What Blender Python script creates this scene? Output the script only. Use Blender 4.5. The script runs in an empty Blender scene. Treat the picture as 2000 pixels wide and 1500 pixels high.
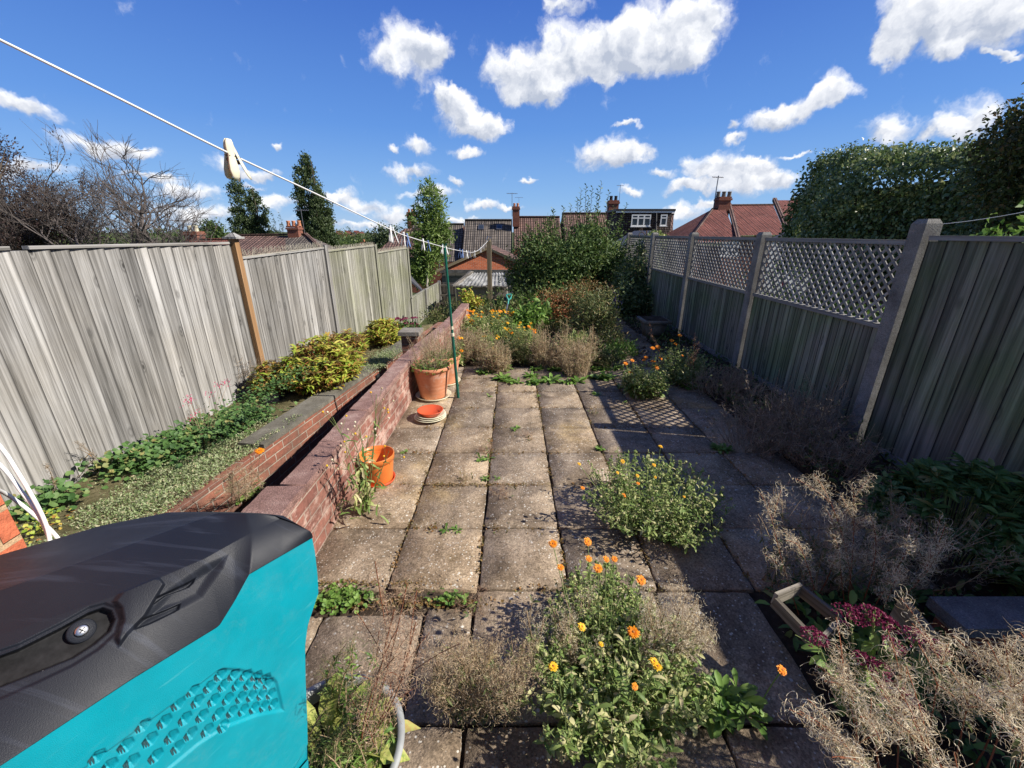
import bpy, math, random
import numpy as np
from mathutils import Vector, Matrix
rng = np.random.default_rng(7)
random.seed(7)
S = bpy.context.scene
COL = S.collection
R = math.radians

# ------------------------------------------------------------------ camera
EYE = 1.65
PITCH = math.atan(295 / 800)
SP, CP = math.sin(PITCH), math.cos(PITCH)
cd = bpy.data.cameras.new("camera")
cam = bpy.data.objects.new("camera", cd)
COL.objects.link(cam)
cam.location = (0, 0, EYE)
cam.rotation_euler = (math.pi / 2 - PITCH, 0, 0)
cd.sensor_width = 36
cd.lens = 36 * 800 / 2000
cd.clip_start = 0.02
cd.clip_end = 6000
S.camera = cam

# ------------------------------------------------------------------ light
SUNV = Vector((2.13, -0.36, 1.78)).normalized()      # towards the sun
sl = bpy.data.lights.new("sun", 'SUN')
sun = bpy.data.objects.new("sun", sl)
COL.objects.link(sun)
sl.energy = 5.0
sl.angle = R(0.55)
sl.color = (1.0, 0.94, 0.85)
sun.rotation_euler = SUNV.to_track_quat('Z', 'Y').to_euler()
SUN_EL = math.asin(SUNV.z)
SUN_AZ = math.atan2(SUNV.x, SUNV.y)
S.view_settings.view_transform = 'Standard'
S.view_settings.look = 'None'
S.view_settings.exposure = 0.62
S.view_settings.gamma = 1
S.cycles.max_bounces = 6
S.cycles.diffuse_bounces = 3
S.cycles.transparent_max_bounces = 4
S.cycles.use_denoising = True


def AT(px, py, zc):
    """point seen at photo pixel px,py at depth zc metres"""
    a = (px - 1000) / 800 * zc
    b = (py - 750) / 800 * zc
    return Vector((a, zc * CP - b * SP, EYE - zc * SP - b * CP))


def GP(px, py, z=0.0):
    """point on the horizontal plane z"""
    zc = 800 / CP * (EYE - z) / (py - 455)
    return AT(px, py, zc)


# ------------------------------------------------------------------ sky
def build_world():
    w = bpy.data.worlds.new("World")
    S.world = w
    w.use_nodes = True
    nt = w.node_tree
    N, L = nt.nodes, nt.links
    N.clear()
    out = N.new('ShaderNodeOutputWorld')
    bg = N.new('ShaderNodeBackground')
    bg.inputs[1].default_value = 0.11
    L.new(bg.outputs[0], out.inputs[0])
    sky = N.new('ShaderNodeTexSky')
    sky.sky_type = 'NISHITA'
    sky.sun_disc = False
    sky.sun_elevation = SUN_EL
    sky.sun_rotation = SUN_AZ
    sky.altitude = 200
    sky.air_density = 1.0
    sky.dust_density = 0.15
    sky.ozone_density = 3.0
    tc = N.new('ShaderNodeTexCoord')
    # deep polarised blue: the physical sky graded by elevation
    sz = N.new('ShaderNodeSeparateXYZ'); L.new(tc.outputs['Generated'], sz.inputs[0])
    rm = N.new('ShaderNodeValToRGB'); L.new(sz.outputs[2], rm.inputs[0])
    e = rm.color_ramp.elements
    st = [(0, (2.1, 3.2, 4.8)), (.06, (1.3, 2.65, 4.9)), (.2, (.62, 1.72, 4.5)), (.39, (.29, .95, 3.6)), (1, (.18, .6, 2.6))]
    while len(e) < 5: e.new(.5)
    for q, (p_, c_) in enumerate(st): e[q].position = p_; e[q].color = (*c_, 1)
    bw = N.new('ShaderNodeMix'); bw.data_type = 'RGBA'; bw.inputs[0].default_value = .12
    L.new(rm.outputs[0], bw.inputs[6]); L.new(sky.outputs[0], bw.inputs[7])
    # unseen cloud cover added overhead and behind the camera to fill the shade softly
    cv = N.new('ShaderNodeTexNoise'); cv.inputs['Scale'].default_value = 2.6; cv.inputs['Detail'].default_value = 6
    L.new(tc.outputs['Generated'], cv.inputs['Vector'])
    def mr(v, a, b):
        m_ = N.new('ShaderNodeMapRange'); m_.interpolation_type = 'SMOOTHSTEP'; L.new(v, m_.inputs[0]); m_.inputs[1].default_value = a; m_.inputs[2].default_value = b; return m_.outputs[0]
    back = mr(sz.outputs[1], .30, -.15); highz = mr(sz.outputs[2], .55, .8); upz = mr(sz.outputs[2], -.02, .06)
    mm = N.new('ShaderNodeMath'); mm.operation = 'MAXIMUM'; L.new(back, mm.inputs[0]); L.new(highz, mm.inputs[1])
    m2 = N.new('ShaderNodeMath'); m2.operation = 'MULTIPLY'; L.new(mm.outputs[0], m2.inputs[0]); L.new(mr(cv.outputs['Fac'], .42, .60), m2.inputs[1])
    m3 = N.new('ShaderNodeMath'); m3.operation = 'MULTIPLY'; L.new(m2.outputs[0], m3.inputs[0]); L.new(upz, m3.inputs[1])
    hs = N.new('ShaderNodeMix'); hs.data_type = 'RGBA'; L.new(m3.outputs[0], hs.inputs[0]); L.new(bw.outputs[2], hs.inputs[6]); hs.inputs[7].default_value = (.9, 1.0, 1.3, 1)
    # warp the direction a little so that cloud outlines billow
    nz = N.new('ShaderNodeTexNoise'); nz.inputs['Scale'].default_value = 11; nz.inputs['Detail'].default_value = 5
    nz.inputs['Roughness'].default_value = 0.62
    L.new(tc.outputs['Generated'], nz.inputs['Vector'])
    s1 = N.new('ShaderNodeVectorMath'); s1.operation = 'SUBTRACT'; s1.inputs[1].default_value = (.5, .5, .5)
    L.new(nz.outputs['Color'], s1.inputs[0])
    s2 = N.new('ShaderNodeVectorMath'); s2.operation = 'SCALE'; s2.inputs['Scale'].default_value = 0.085
    L.new(s1.outputs[0], s2.inputs[0])
    s3 = N.new('ShaderNodeVectorMath'); s3.operation = 'ADD'
    L.new(tc.outputs['Generated'], s3.inputs[0]); L.new(s2.outputs[0], s3.inputs[1])
    D = s3.outputs[0]
    clouds = [
        (800, 105, 84, 70, 0), (840, 100, 42, 38, 0),
        (905, 222, 82, 42, 18), (950, 240, 52, 28, 0), (885, 195, 30, 24, 0),
        (1010, 140, 92, 52, 18), (1050, 175, 60, 42, 0), (1110, 95, 90, 62, 0), (1140, 135, 60, 40, 0),
        (1210, 95, 85, 62, 0), (1290, 75, 125, 78, 0), (1370, 30, 75, 50, 0), (1330, 100, 60, 36, 0), (1090, 5, 60, 22, 0), (1190, 155, 28, 20, 0),
        (1195, 298, 84, 34, 0), (1230, 305, 50, 22, 0), (820, 283, 34, 20, 0), (765, 295, 15, 9, 0), (918, 299, 34, 13, 0), (802, 336, 58, 18, 0),
        (1490, 238, 58, 24, -20), (1565, 212, 68, 26, -20), (1625, 185, 46, 32, -15), (1425, 273, 28, 11, -8), (1425, 245, 16, 11, 0),
        (1850, 30, 170, 80, 0), (1950, 20, 130, 70, 0), (1740, 85, 38, 60, 0), (1780, 10, 70, 50, 0), (1868, 108, 38, 26, 0), (1985, 90, 36, 8, 0),
        (1735, 255, 80, 33, 0), (1905, 228, 66, 42, -18), (1850, 255, 48, 20, 0),
        (1400, 318, 92, 28, 0), (1490, 312, 48, 20, 0), (1430, 352, 120, 26, 0), (1340, 368, 52, 14, 0), (1510, 345, 50, 18, 0), (1282, 340, 32, 12, 0),
        (50, 218, 100, 18, 8), (185, 282, 66, 28, 0), (245, 294, 66, 15, 0), (65, 335, 90, 18, 0),
        (440, 322, 40, 28, 0), (500, 340, 50, 13, 0), (546, 293, 15, 11, 0),
        (365, 372, 78, 20, 0), (660, 373, 42, 12, 0), (708, 392, 44, 15, 0), (535, 393, 55, 17, 0), (950, 398, 46, 14, 0),
        (760, 415, 62, 18, 0), (720, 438, 60, 10, 0), (620, 432, 60, 9, 0), (400, 412, 90, 18, 0), (1005, 402, 24, 10, 0),
        (900, 428, 40, 9, 0), (1340, 415, 60, 18, 0), (1225, 380, 24, 10, 0), (1030, 352, 18, 7, 0), (1230, 246, 36, 7, 0), (840, 375, 60, 12, 0), (890, 355, 18, 8, 0),
        (600, 402, 30, 10, 0), (480, 365, 40, 8, 0), (300, 350, 60, 8, 0), (1390, 395, 40, 12, 0), (1560, 300, 30, 6, 0)]
    accw = accv = None
    Dsrc = D
    for ci, (px, py, rx, ry, rot) in enumerate(clouds):
        if ci and ci % 6 == 0:      # keeps the node chain sequential (shader stack)
            ch = N.new('ShaderNodeVectorMath'); ch.operation = 'MULTIPLY_ADD'; ch.inputs[1].default_value = (1e-12,) * 3
            cb = N.new('ShaderNodeCombineXYZ'); L.new(accw, cb.inputs[0])
            av = N.new('ShaderNodeVectorMath'); av.operation = 'ADD'; L.new(accv, av.inputs[0]); L.new(cb.outputs[0], av.inputs[1])
            L.new(av.outputs[0], ch.inputs[0]); L.new(Dsrc, ch.inputs[2]); D = ch.outputs[0]
        def dr(x, y):
            v = AT(x, y, 1.0) - Vector((0, 0, EYE))
            return v.normalized()
        c = dr(px, py)
        cr, sr = math.cos(R(rot)), math.sin(R(rot))
        a = dr(px + rx * cr, py + rx * sr) - c
        b = dr(px + ry * sr, py - ry * cr) - c
        ez = c
        ex = (a - a.dot(ez) * ez).normalized()
        ey = ez.cross(ex)
        if ey.dot(b) < 0:
            ey = -ey; ex = -ex
        m = Matrix((ex, ey, ez)).transposed()
        mp = N.new('ShaderNodeMapping'); mp.vector_type = 'TEXTURE'
        mp.inputs['Location'].default_value = c
        mp.inputs['Rotation'].default_value = m.to_euler()
        mp.inputs['Scale'].default_value = (a.length * 1.30, b.length * 1.30, 0.6)
        L.new(D, mp.inputs['Vector'])
        g = N.new('ShaderNodeTexGradient'); g.gradient_type = 'SPHERICAL'
        L.new(mp.outputs[0], g.inputs[0])
        gw = g.outputs['Fac']
        va = N.new('ShaderNodeVectorMath'); va.operation = 'MULTIPLY_ADD'
        L.new(mp.outputs[0], va.inputs[0]); L.new(gw, va.inputs[1])
        if accv: L.new(accv, va.inputs[2])
        else: va.inputs[2].default_value = (0, 0, 0)
        accv = va.outputs[0]
        ad = N.new('ShaderNodeMath'); ad.operation = 'ADD'
        L.new(gw, ad.inputs[0])
        if accw: L.new(accw, ad.inputs[1])
        else: ad.inputs[1].default_value = 0
        accw = ad.outputs[0]

    def math_(op, a, b=None, c=None, clamp=False):
        n = N.new('ShaderNodeMath'); n.operation = op; n.use_clamp = clamp
        for i, v in enumerate((a, b, c)):
            if v is None: continue
            if isinstance(v, (int, float)): n.inputs[i].default_value = v
            else: L.new(v, n.inputs[i])
        return n.outputs[0]
    n2 = N.new('ShaderNodeTexNoise'); n2.inputs['Scale'].default_value = 22; n2.inputs['Detail'].default_value = 6; n2.inputs['Roughness'].default_value = 0.55
    L.new(D, n2.inputs['Vector'])
    f = math_('MULTIPLY_ADD', math_('SUBTRACT', n2.outputs['Fac'], 0.5), 1.35, accw)
    dens = N.new('ShaderNodeMapRange'); dens.interpolation_type = 'SMOOTHSTEP'
    L.new(f, dens.inputs[0]); dens.inputs[1].default_value = 0.17; dens.inputs[2].default_value = 0.82
    # shade: tops bright, thick bases grey, relief from a shifted noise
    off = N.new('ShaderNodeVectorMath'); off.operation = 'ADD'; off.inputs[1].default_value = tuple(SUNV * 0.02)
    L.new(D, off.inputs[0])
    n3 = N.new('ShaderNodeTexNoise'); n3.inputs['Scale'].default_value = 22; n3.inputs['Detail'].default_value = 4
    L.new(off.outputs[0], n3.inputs['Vector'])
    rel = math_('SUBTRACT', n2.outputs['Fac'], n3.outputs['Fac'])
    sx = N.new('ShaderNodeSeparateXYZ'); L.new(accv, sx.inputs[0])
    vy = math_('DIVIDE', sx.outputs[1], math_('MAXIMUM', accw, 0.05))
    sh = math_('MULTIPLY_ADD', vy, 0.75, 0.72)
    sh = math_('MULTIPLY_ADD', rel, 1.6, sh)
    sh = math_('MULTIPLY_ADD', accw, -0.22, sh, clamp=True)
    cr_ = N.new('ShaderNodeValToRGB')
    cr_.color_ramp.elements[0].position = 0.1; cr_.color_ramp.elements[0].color = (3.0, 3.35, 4.1, 1)
    cr_.color_ramp.elements[1].position = 0.85; cr_.color_ramp.elements[1].color = (6.5, 6.55, 6.7, 1)
    L.new(sh, cr_.inputs[0])
    mx = N.new('ShaderNodeMix'); mx.data_type = 'RGBA'
    L.new(dens.outputs[0], mx.inputs[0]); L.new(hs.outputs[2], mx.inputs[6]); L.new(cr_.outputs[0], mx.inputs[7])
    L.new(mx.outputs[2], bg.inputs[0])


build_world()

# ------------------------------------------------------------------ mesh helpers
class Acc:
    def __init__(s):
        s.V = []; s.UV = []; s.F = {}; s.n = 0

    def add(s, V, F, uv=None, m=0):
        V = np.asarray(V, float).reshape(-1, 3)
        F = np.asarray(F, int)
        s.V.append(V)
        s.UV.append(np.zeros((len(V), 2)) if uv is None else np.asarray(uv, float).reshape(-1, 2))
        s.F.setdefault((F.shape[1], m), []).append(F + s.n)
        s.n += len(V)

    def mesh(s, name, origin=(0, 0, 0), smooth=False):
        me = bpy.data.meshes.new(name)
        if not s.V: return me
        V = np.concatenate(s.V) - np.asarray(origin, float)
        UV = np.concatenate(s.UV)
        loops, starts, mats = [], [], []
        st = 0
        for (k, m), fl in s.F.items():
            f = np.concatenate(fl)
            loops.append(f.ravel())
            starts.append(st + np.arange(len(f)) * k)
            mats.append(np.full(len(f), m))
            st += f.size
        loops = np.concatenate(loops).astype(np.int32)
        starts = np.concatenate(starts).astype(np.int32)
        mats = np.concatenate(mats).astype(np.int32)
        me.vertices.add(len(V)); me.vertices.foreach_set('co', V.astype(np.float32).ravel())
        me.loops.add(len(loops)); me.loops.foreach_set('vertex_index', loops)
        me.polygons.add(len(starts)); me.polygons.foreach_set('loop_start', starts)
        me.polygons.foreach_set('material_index', mats)
        me.update(calc_edges=True)
        uvl = me.uv_layers.new(name='UVMap')
        uvl.data.foreach_set('uv', UV[loops].astype(np.float32).ravel())
        if smooth:
            me.polygons.foreach_set('use_smooth', np.ones(len(starts), bool))
        me.validate()
        return me


def worigin(o):
    v = Vector((0, 0, 0))
    while o is not None:
        v = v + o.location; o = o.parent
    return v


def tag(o, label=None, cat=None, group=None, kind=None):
    if label: o['label'] = label
    if cat: o['category'] = cat
    if group: o['group'] = group
    if kind: o['kind'] = kind
    return o


def thing(name, loc, label, cat, group=None):
    o = bpy.data.objects.new(name, None)
    o.empty_display_size = 0.1
    COL.objects.link(o); o.location = loc
    return tag(o, label, cat, group)


def obj(name, acc, mats, parent=None, loc=None, label=None, smooth=False):
    if not isinstance(mats, (list, tuple)): mats = [mats]
    if parent is not None: org = worigin(parent)
    elif loc is not None: org = Vector(loc)
    else: org = Vector((0, 0, 0))
    me = acc.mesh(name, org, smooth)
    for m in mats: me.materials.append(m)
    o = bpy.data.objects.new(name, me)
    COL.objects.link(o)
    if parent is not None: o.parent = parent
    else: o.location = org
    if label: o['label'] = label
    return o


def struct(name, acc, mats, **k):
    o = obj(name, acc, mats, **k)
    o['kind'] = 'structure'
    return o


def unit(v):
    v = np.asarray(v, float)
    return v / np.maximum(np.linalg.norm(v, axis=-1, keepdims=True), 1e-9)


BOXF = [((1, 0, 0), (0, 1, 0), (0, 0, 1)), ((-1, 0, 0), (0, -1, 0), (0, 0, 1)), ((0, 1, 0), (-1, 0, 0), (0, 0, 1)),
        ((0, -1, 0), (1, 0, 0), (0, 0, 1)), ((0, 0, 1), (1, 0, 0), (0, 1, 0)), ((0, 0, -1), (-1, 0, 0), (0, 1, 0))]


def obox(acc, c, ax, ay, az, m=0, uo=(0, 0), taper=1.0, us=1.0):
    """box centre c with half-axis vectors ax, ay, az; uv in metres (u along ax or ay, v along az)"""
    c, ax, ay, az = [np.asarray(q, float) for q in (c, ax, ay, az)]
    H = [np.linalg.norm(ax), np.linalg.norm(ay), np.linalg.norm(az)]
    A = [ax, ay, az]
    for n, u, v in BOXF:
        n, u, v = map(np.array, (n, u, v))
        vs, uvs = [], []
        for su, sv in ((-1, -1), (1, -1), (1, 1), (-1, 1)):
            k = n + su * u + sv * v
            t = taper if k[2] > 0 else 1
            vs.append(c + k[0] * A[0] * t + k[1] * A[1] * t + k[2] * A[2])
            iu = int(np.argmax(np.abs(u))); iv = int(np.argmax(np.abs(v)))
            uvs.append((k[iu] * H[iu] * us + uo[0], k[iv] * H[iv] + uo[1]))
        acc.add(vs, [[0, 1, 2, 3]], uvs, m)


def box(acc, c, s, rz=0, m=0, uo=(0, 0), taper=1.0):
    cr, sr = math.cos(rz), math.sin(rz)
    obox(acc, c, (s[0] / 2 * cr, s[0] / 2 * sr, 0), (-s[1] / 2 * sr, s[1] / 2 * cr, 0), (0, 0, s[2] / 2), m, uo, taper)


def beam(acc, a, b, w, h, up=(0, 0, 1), m=0, uo=(0, 0)):
    """bar from a to b, width w (sideways), height h (towards up); uv v runs along the bar"""
    a, b = np.asarray(a, float), np.asarray(b, float)
    d = b - a; L = np.linalg.norm(d); d = d / L
    s = unit(np.cross(d, up)); u = np.cross(s, d)
    obox(acc, (a + b) / 2, s * w / 2, u * h / 2, d * L / 2, m, uo)


def tube(acc, pts, r, sides=6, m=0, cap=True):
    pts = np.asarray([tuple(p) for p in pts], float); n = len(pts)
    r = np.broadcast_to(np.asarray(r, float), (n,))
    t = unit(np.gradient(pts, axis=0))
    ref = np.array([0.31, 0.17, 0.93]) if abs(t[0][2]) < .9 else np.array([1., .1, 0])
    u = unit(np.cross(t, ref)); v = np.cross(t, u)
    ang = np.arange(sides) / sides * 2 * np.pi
    ring = pts[:, None] + r[:, None, None] * (np.cos(ang)[None, :, None] * u[:, None] + np.sin(ang)[None, :, None] * v[:, None])
    V = ring.reshape(-1, 3)
    i = np.arange(n - 1)[:, None] * sides + np.arange(sides)[None]
    j = np.arange(n - 1)[:, None] * sides + (np.arange(sides)[None] + 1) % sides
    F = np.stack([i, j, j + sides, i + sides], -1).reshape(-1, 4)
    seg = np.concatenate([[0], np.cumsum(np.linalg.norm(np.diff(pts, axis=0), axis=1))])
    uv = np.stack([np.tile(ang / 6.28, n), np.repeat(seg, sides)], -1)
    acc.add(V, F, uv, m)
    if cap and r[0] > 0.0035:
        acc.add(ring[0], [list(range(sides))[::-1]], None, m)
        acc.add(ring[-1], [list(range(sides))], None, m)


def lathe(acc, c, prof, n=36, m=0, squash=1.0):
    """prof: list of (radius, z)"""
    c = np.asarray(c, float)
    prof = np.asarray(prof, float)
    a = np.arange(n) / n * 2 * np.pi
    V = np.zeros((len(prof), n, 3))
    V[..., 0] = prof[:, None, 0] * np.cos(a); V[..., 1] = prof[:, None, 0] * np.sin(a) * squash
    V[..., 2] = prof[:, None, 1]
    V += c
    i = np.arange(len(prof) - 1)[:, None] * n + np.arange(n)
    j = np.arange(len(prof) - 1)[:, None] * n + (np.arange(n) + 1) % n
    F = np.stack([i, j, j + n, i + n], -1).reshape(-1, 4)
    uv = np.stack([np.tile(a, len(prof)), np.repeat(prof[:, 1], n)], -1)
    acc.add(V.reshape(-1, 3), F, uv, m)


def prism(acc, poly, z0, z1, m=0):
    """vertical prism of a counter-clockwise xy polygon"""
    k = len(poly)
    b = [(x, y, z0) for x, y in poly]; t = [(x, y, z1) for x, y in poly]
    acc.add(t, [list(range(k))], [(x, y) for x, y in poly], m)
    acc.add(b, [list(range(k))[::-1]], [(x, y) for x, y in poly], m)
    s = 0
    for i in range(k):
        j = (i + 1) % k
        d = math.dist(poly[i], poly[j])
        acc.add([b[i], b[j], t[j], t[i]], [[0, 1, 2, 3]], [(s, z0), (s + d, z0), (s + d, z1), (s, z1)], m)
        s += d


def quad(acc, a, b, c, d, m=0, uv0=(0, 0)):
    """a-b along u, a-d along v"""
    a, b, c, d = map(Vector, (a, b, c, d))
    U = (b - a).normalized()
    Nn = (b - a).cross(d - a)
    if Nn.length < 1e-9: Nn = (b - a).cross(c - a)
    W = Nn.normalized().cross(U)
    uv = [((p - a).dot(U) + uv0[0], (p - a).dot(W) + uv0[1]) for p in (a, b, c, d)]
    acc.add([a, b, c, d], [[0, 1, 2, 3]], uv, m)


def tri(acc, a, b, c, m=0):
    a, b, c = map(Vector, (a, b, c))
    U = (b - a).normalized(); W = (b - a).cross(c - a).normalized().cross(U)
    acc.add([a, b, c], [[0, 1, 2]], [((p - a).dot(U), (p - a).dot(W)) for p in (a, b, c)], m)

# ------------------------------------------------------------------ materials
class NT:
    def __init__(s, name):
        s.mat = bpy.data.materials.new(name); s.mat.use_nodes = True
        s.t = s.mat.node_tree; s.N = s.t.nodes; s.L = s.t.links
        s.N.clear()
        s.out = s.N.new('ShaderNodeOutputMaterial')
        s.tc = s.N.new('ShaderNodeTexCoord'); s.geo = s.N.new('ShaderNodeNewGeometry')

    def set(s, n, k, v):
        if v is None: return
        if hasattr(v, 'is_linked') or isinstance(v, bpy.types.NodeSocket): s.L.new(v, n.inputs[k])
        else: n.inputs[k].default_value = v

    def math(s, op, a, b=None, c=None, clamp=False):
        n = s.N.new('ShaderNodeMath'); n.operation = op; n.use_clamp = clamp
        for i, v in enumerate((a, b, c)): s.set(n, i, v)
        return n.outputs[0]

    def noise(s, vec, scale, detail=3, rough=.55, dist=0, out='Fac'):
        n = s.N.new('ShaderNodeTexNoise'); s.set(n, 'Vector', vec)
        n.inputs['Scale'].default_value = scale; n.inputs['Detail'].default_value = detail
        n.inputs['Roughness'].default_value = rough; n.inputs['Distortion'].default_value = dist
        return n.outputs[out]

    def vor(s, vec, scale, out='Distance', feature='F1', rand=1):
        n = s.N.new('ShaderNodeTexVoronoi'); n.feature = feature; s.set(n, 'Vector', vec)
        n.inputs['Scale'].default_value = scale; n.inputs['Randomness'].default_value = rand
        return n.outputs[out]

    def mapv(s, vec, scale=(1, 1, 1), loc=(0, 0, 0), rot=(0, 0, 0)):
        n = s.N.new('ShaderNodeMapping'); s.set(n, 'Vector', vec)
        n.inputs['Scale'].default_value = scale; n.inputs['Location'].default_value = loc
        n.inputs['Rotation'].default_value = rot
        return n.outputs[0]

    def ramp(s, f, stops, interp='LINEAR'):
        n = s.N.new('ShaderNodeValToRGB'); s.set(n, 0, f)
        e = n.color_ramp.elements; n.color_ramp.interpolation = interp
        while len(e) < len(stops): e.new(.5)
        for i, (p, c) in enumerate(stops):
            e[i].position = p
            if isinstance(c, (int, float)): c = (c, c, c)
            e[i].color = (*c, 1)
        return n.outputs[0]

    def mix(s, f, a, b, mode='MIX'):
        n = s.N.new('ShaderNodeMix'); n.data_type = 'RGBA'; n.blend_type = mode
        s.set(n, 0, f)
        for k, v in ((6, a), (7, b)):
            if isinstance(v, tuple): v = (*v[:3], 1)
            s.set(n, k, v)
        return n.outputs[2]

    def bump(s, h, dist=.01, strength=1.0, prev=None):
        n = s.N.new('ShaderNodeBump'); s.set(n, 'Height', h)
        n.inputs['Distance'].default_value = dist; n.inputs['Strength'].default_value = strength
        if prev is not None: s.L.new(prev, n.inputs['Normal'])
        return n.outputs[0]

    def fin(s, col, rough=.8, normal=None, spec=.3, transl=0, metal=0, alpha=None):
        p = s.N.new('ShaderNodeBsdfPrincipled')
        if isinstance(col, tuple): col = (*col[:3], 1)
        s.set(p, 'Base Color', col); s.set(p, 'Roughness', rough)
        p.inputs['Specular IOR Level'].default_value = spec
        p.inputs['Metallic'].default_value = metal
        if normal is not None: s.L.new(normal, p.inputs['Normal'])
        sh = p.outputs[0]
        if transl:
            t = s.N.new('ShaderNodeBsdfTranslucent'); s.set(t, 'Color', col)
            m = s.N.new('ShaderNodeMixShader'); m.inputs[0].default_value = transl
            s.L.new(sh, m.inputs[1]); s.L.new(t.outputs[0], m.inputs[2]); sh = m.outputs[0]
        s.L.new(sh, s.out.inputs[0])
        return s.mat

    @property
    def uv(s): return s.tc.outputs['UV']
    @property
    def ob(s): return s.tc.outputs['Object']
    @property
    def pos(s): return s.geo.outputs['Position']
    @property
    def rand(s): return s.geo.outputs['Random Per Island']


def leafmat(name, stops, rough=.55, spec=.35, transl=.28, vary=.35):
    n = NT(name)
    c = n.ramp(n.rand, stops)
    b = n.noise(n.pos, 9, 2)
    c = n.mix(vary, c, n.ramp(b, [(.3, .45), (.7, 1.0)]), 'MULTIPLY')
    return n.fin(c, rough, None, spec, transl)


def plain(name, col, rough=.6, spec=.4, metal=0, var=.25, scale=12, bump=0):
    n = NT(name)
    f = n.noise(n.pos, scale, 5, .65)
    k = 1 - var
    c = n.mix(1.0, tuple(col), n.ramp(f, [(.3, k), (.7, 1 + var * .4)]), 'MULTIPLY')
    nm = n.bump(n.noise(n.pos, scale * 8, 3), bump) if bump else None
    return n.fin(c, rough, nm, spec, metal=metal)


def woodmat(name, dark, mid, light, tint=None, knots=True, grain=70, rough=.85, lapk=.75):
    n = NT(name)
    u = n.mapv(n.uv, (grain, .8, 1))
    g = n.noise(u, 1, 6, .7, 1.1)
    g2 = n.noise(n.mapv(n.uv, (15, .45, 1)), 1, 4, .6, 1.2)
    f = n.math('ADD', n.math('MULTIPLY', g, .5), n.math('MULTIPLY', g2, .5))
    c = n.ramp(f, [(.38, dark), (.49, mid), (.60, light)])
    c = n.mix(.95, c, n.ramp(n.rand, [(0, .62), (1, 1.15)]), 'MULTIPLY')
    if tint:
        t = n.math('MULTIPLY', n.ramp(n.noise(n.pos, 1.8, 4), [(.4, 0.), (.65, 1.)]), .75)
        c = n.mix(t, c, n.mix(1.0, c, tuple(tint), 'MULTIPLY'))
    h = g
    if knots:
        kv = n.mapv(n.uv, (9.5, 3.6, 1))
        d = n.vor(kv, 1)
        k = n.ramp(d, [(.05, 1.), (.11, .1), (.16, .55), (.24, 0.)])
        sel = n.ramp(n.vor(kv, 1, 'Color'), [(.42, 0.), (.46, 1.)])
        k = n.math('MULTIPLY', k, sel)
        c = n.mix(n.math('MULTIPLY', k, .9), c, tuple(x * .4 for x in dark))
    if knots:      # shadow line painted into the wood colour where each board laps the next
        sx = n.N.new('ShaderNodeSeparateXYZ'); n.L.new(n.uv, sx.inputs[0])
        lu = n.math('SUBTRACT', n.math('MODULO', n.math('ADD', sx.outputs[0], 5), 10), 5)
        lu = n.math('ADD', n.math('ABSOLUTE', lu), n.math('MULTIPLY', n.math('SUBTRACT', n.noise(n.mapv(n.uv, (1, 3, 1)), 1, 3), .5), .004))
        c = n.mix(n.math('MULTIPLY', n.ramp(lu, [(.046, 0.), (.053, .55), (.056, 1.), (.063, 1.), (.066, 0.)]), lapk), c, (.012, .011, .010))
    return n.fin(c, rough, n.bump(h, .004, .8), .2)


M = {}
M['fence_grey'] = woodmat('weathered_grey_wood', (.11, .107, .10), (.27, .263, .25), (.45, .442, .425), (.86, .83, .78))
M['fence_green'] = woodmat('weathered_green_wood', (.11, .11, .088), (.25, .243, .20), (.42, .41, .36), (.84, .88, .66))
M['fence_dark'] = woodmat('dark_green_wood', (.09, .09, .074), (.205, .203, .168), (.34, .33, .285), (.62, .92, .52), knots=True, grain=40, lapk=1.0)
M['trellis'] = woodmat('trellis_wood', (.15, .14, .13), (.27, .26, .24), (.42, .41, .38), knots=False)
M['orange_wood'] = woodmat('new_timber', (.20, .11, .055), (.33, .19, .09), (.43, .27, .15), knots=False)
M['old_wood'] = woodmat('old_timber', (.10, .075, .045), (.24, .19, .12), (.40, .34, .24), knots=False)
M['gate_wood'] = woodmat('gate_timber', (.06, .05, .04), (.17, .15, .12), (.3, .27, .22), knots=False)


def concrete(name, a, b, c, spots=True, sc=1.0, tint=None):
    n = NT(name)
    f = n.noise(n.pos, 4 * sc, 6, .7)
    col = n.ramp(f, [(.3, a), (.5, b), (.72, c)])
    g = n.noise(n.pos, 160, 3, .7)
    col = n.mix(.8, col, n.ramp(g, [(.3, .45), (.5, .95), (.7, 1.45)]), 'MULTIPLY')
    if spots:
        d = n.vor(n.pos, 90)
        k = n.ramp(d, [(.0, 1.), (.16, 1.), (.24, 0.)])
        k = n.math('MULTIPLY', k, n.ramp(n.vor(n.pos, 90, 'Color'), [(.75, 0.), (.8, 1.)]))
        col = n.mix(n.math('MULTIPLY', k, .6), col, (.55, .53, .48))
    if tint:
        col = n.mix(n.ramp(n.noise(n.pos, 1.3, 4), [(.42, 0.), (.62, .8)]), col, n.mix(1.0, col, tuple(tint), 'MULTIPLY'))
    bm = n.bump(n.noise(n.pos, 120, 4, .7), .006)
    return n.fin(col, .92, bm, .2)


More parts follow.
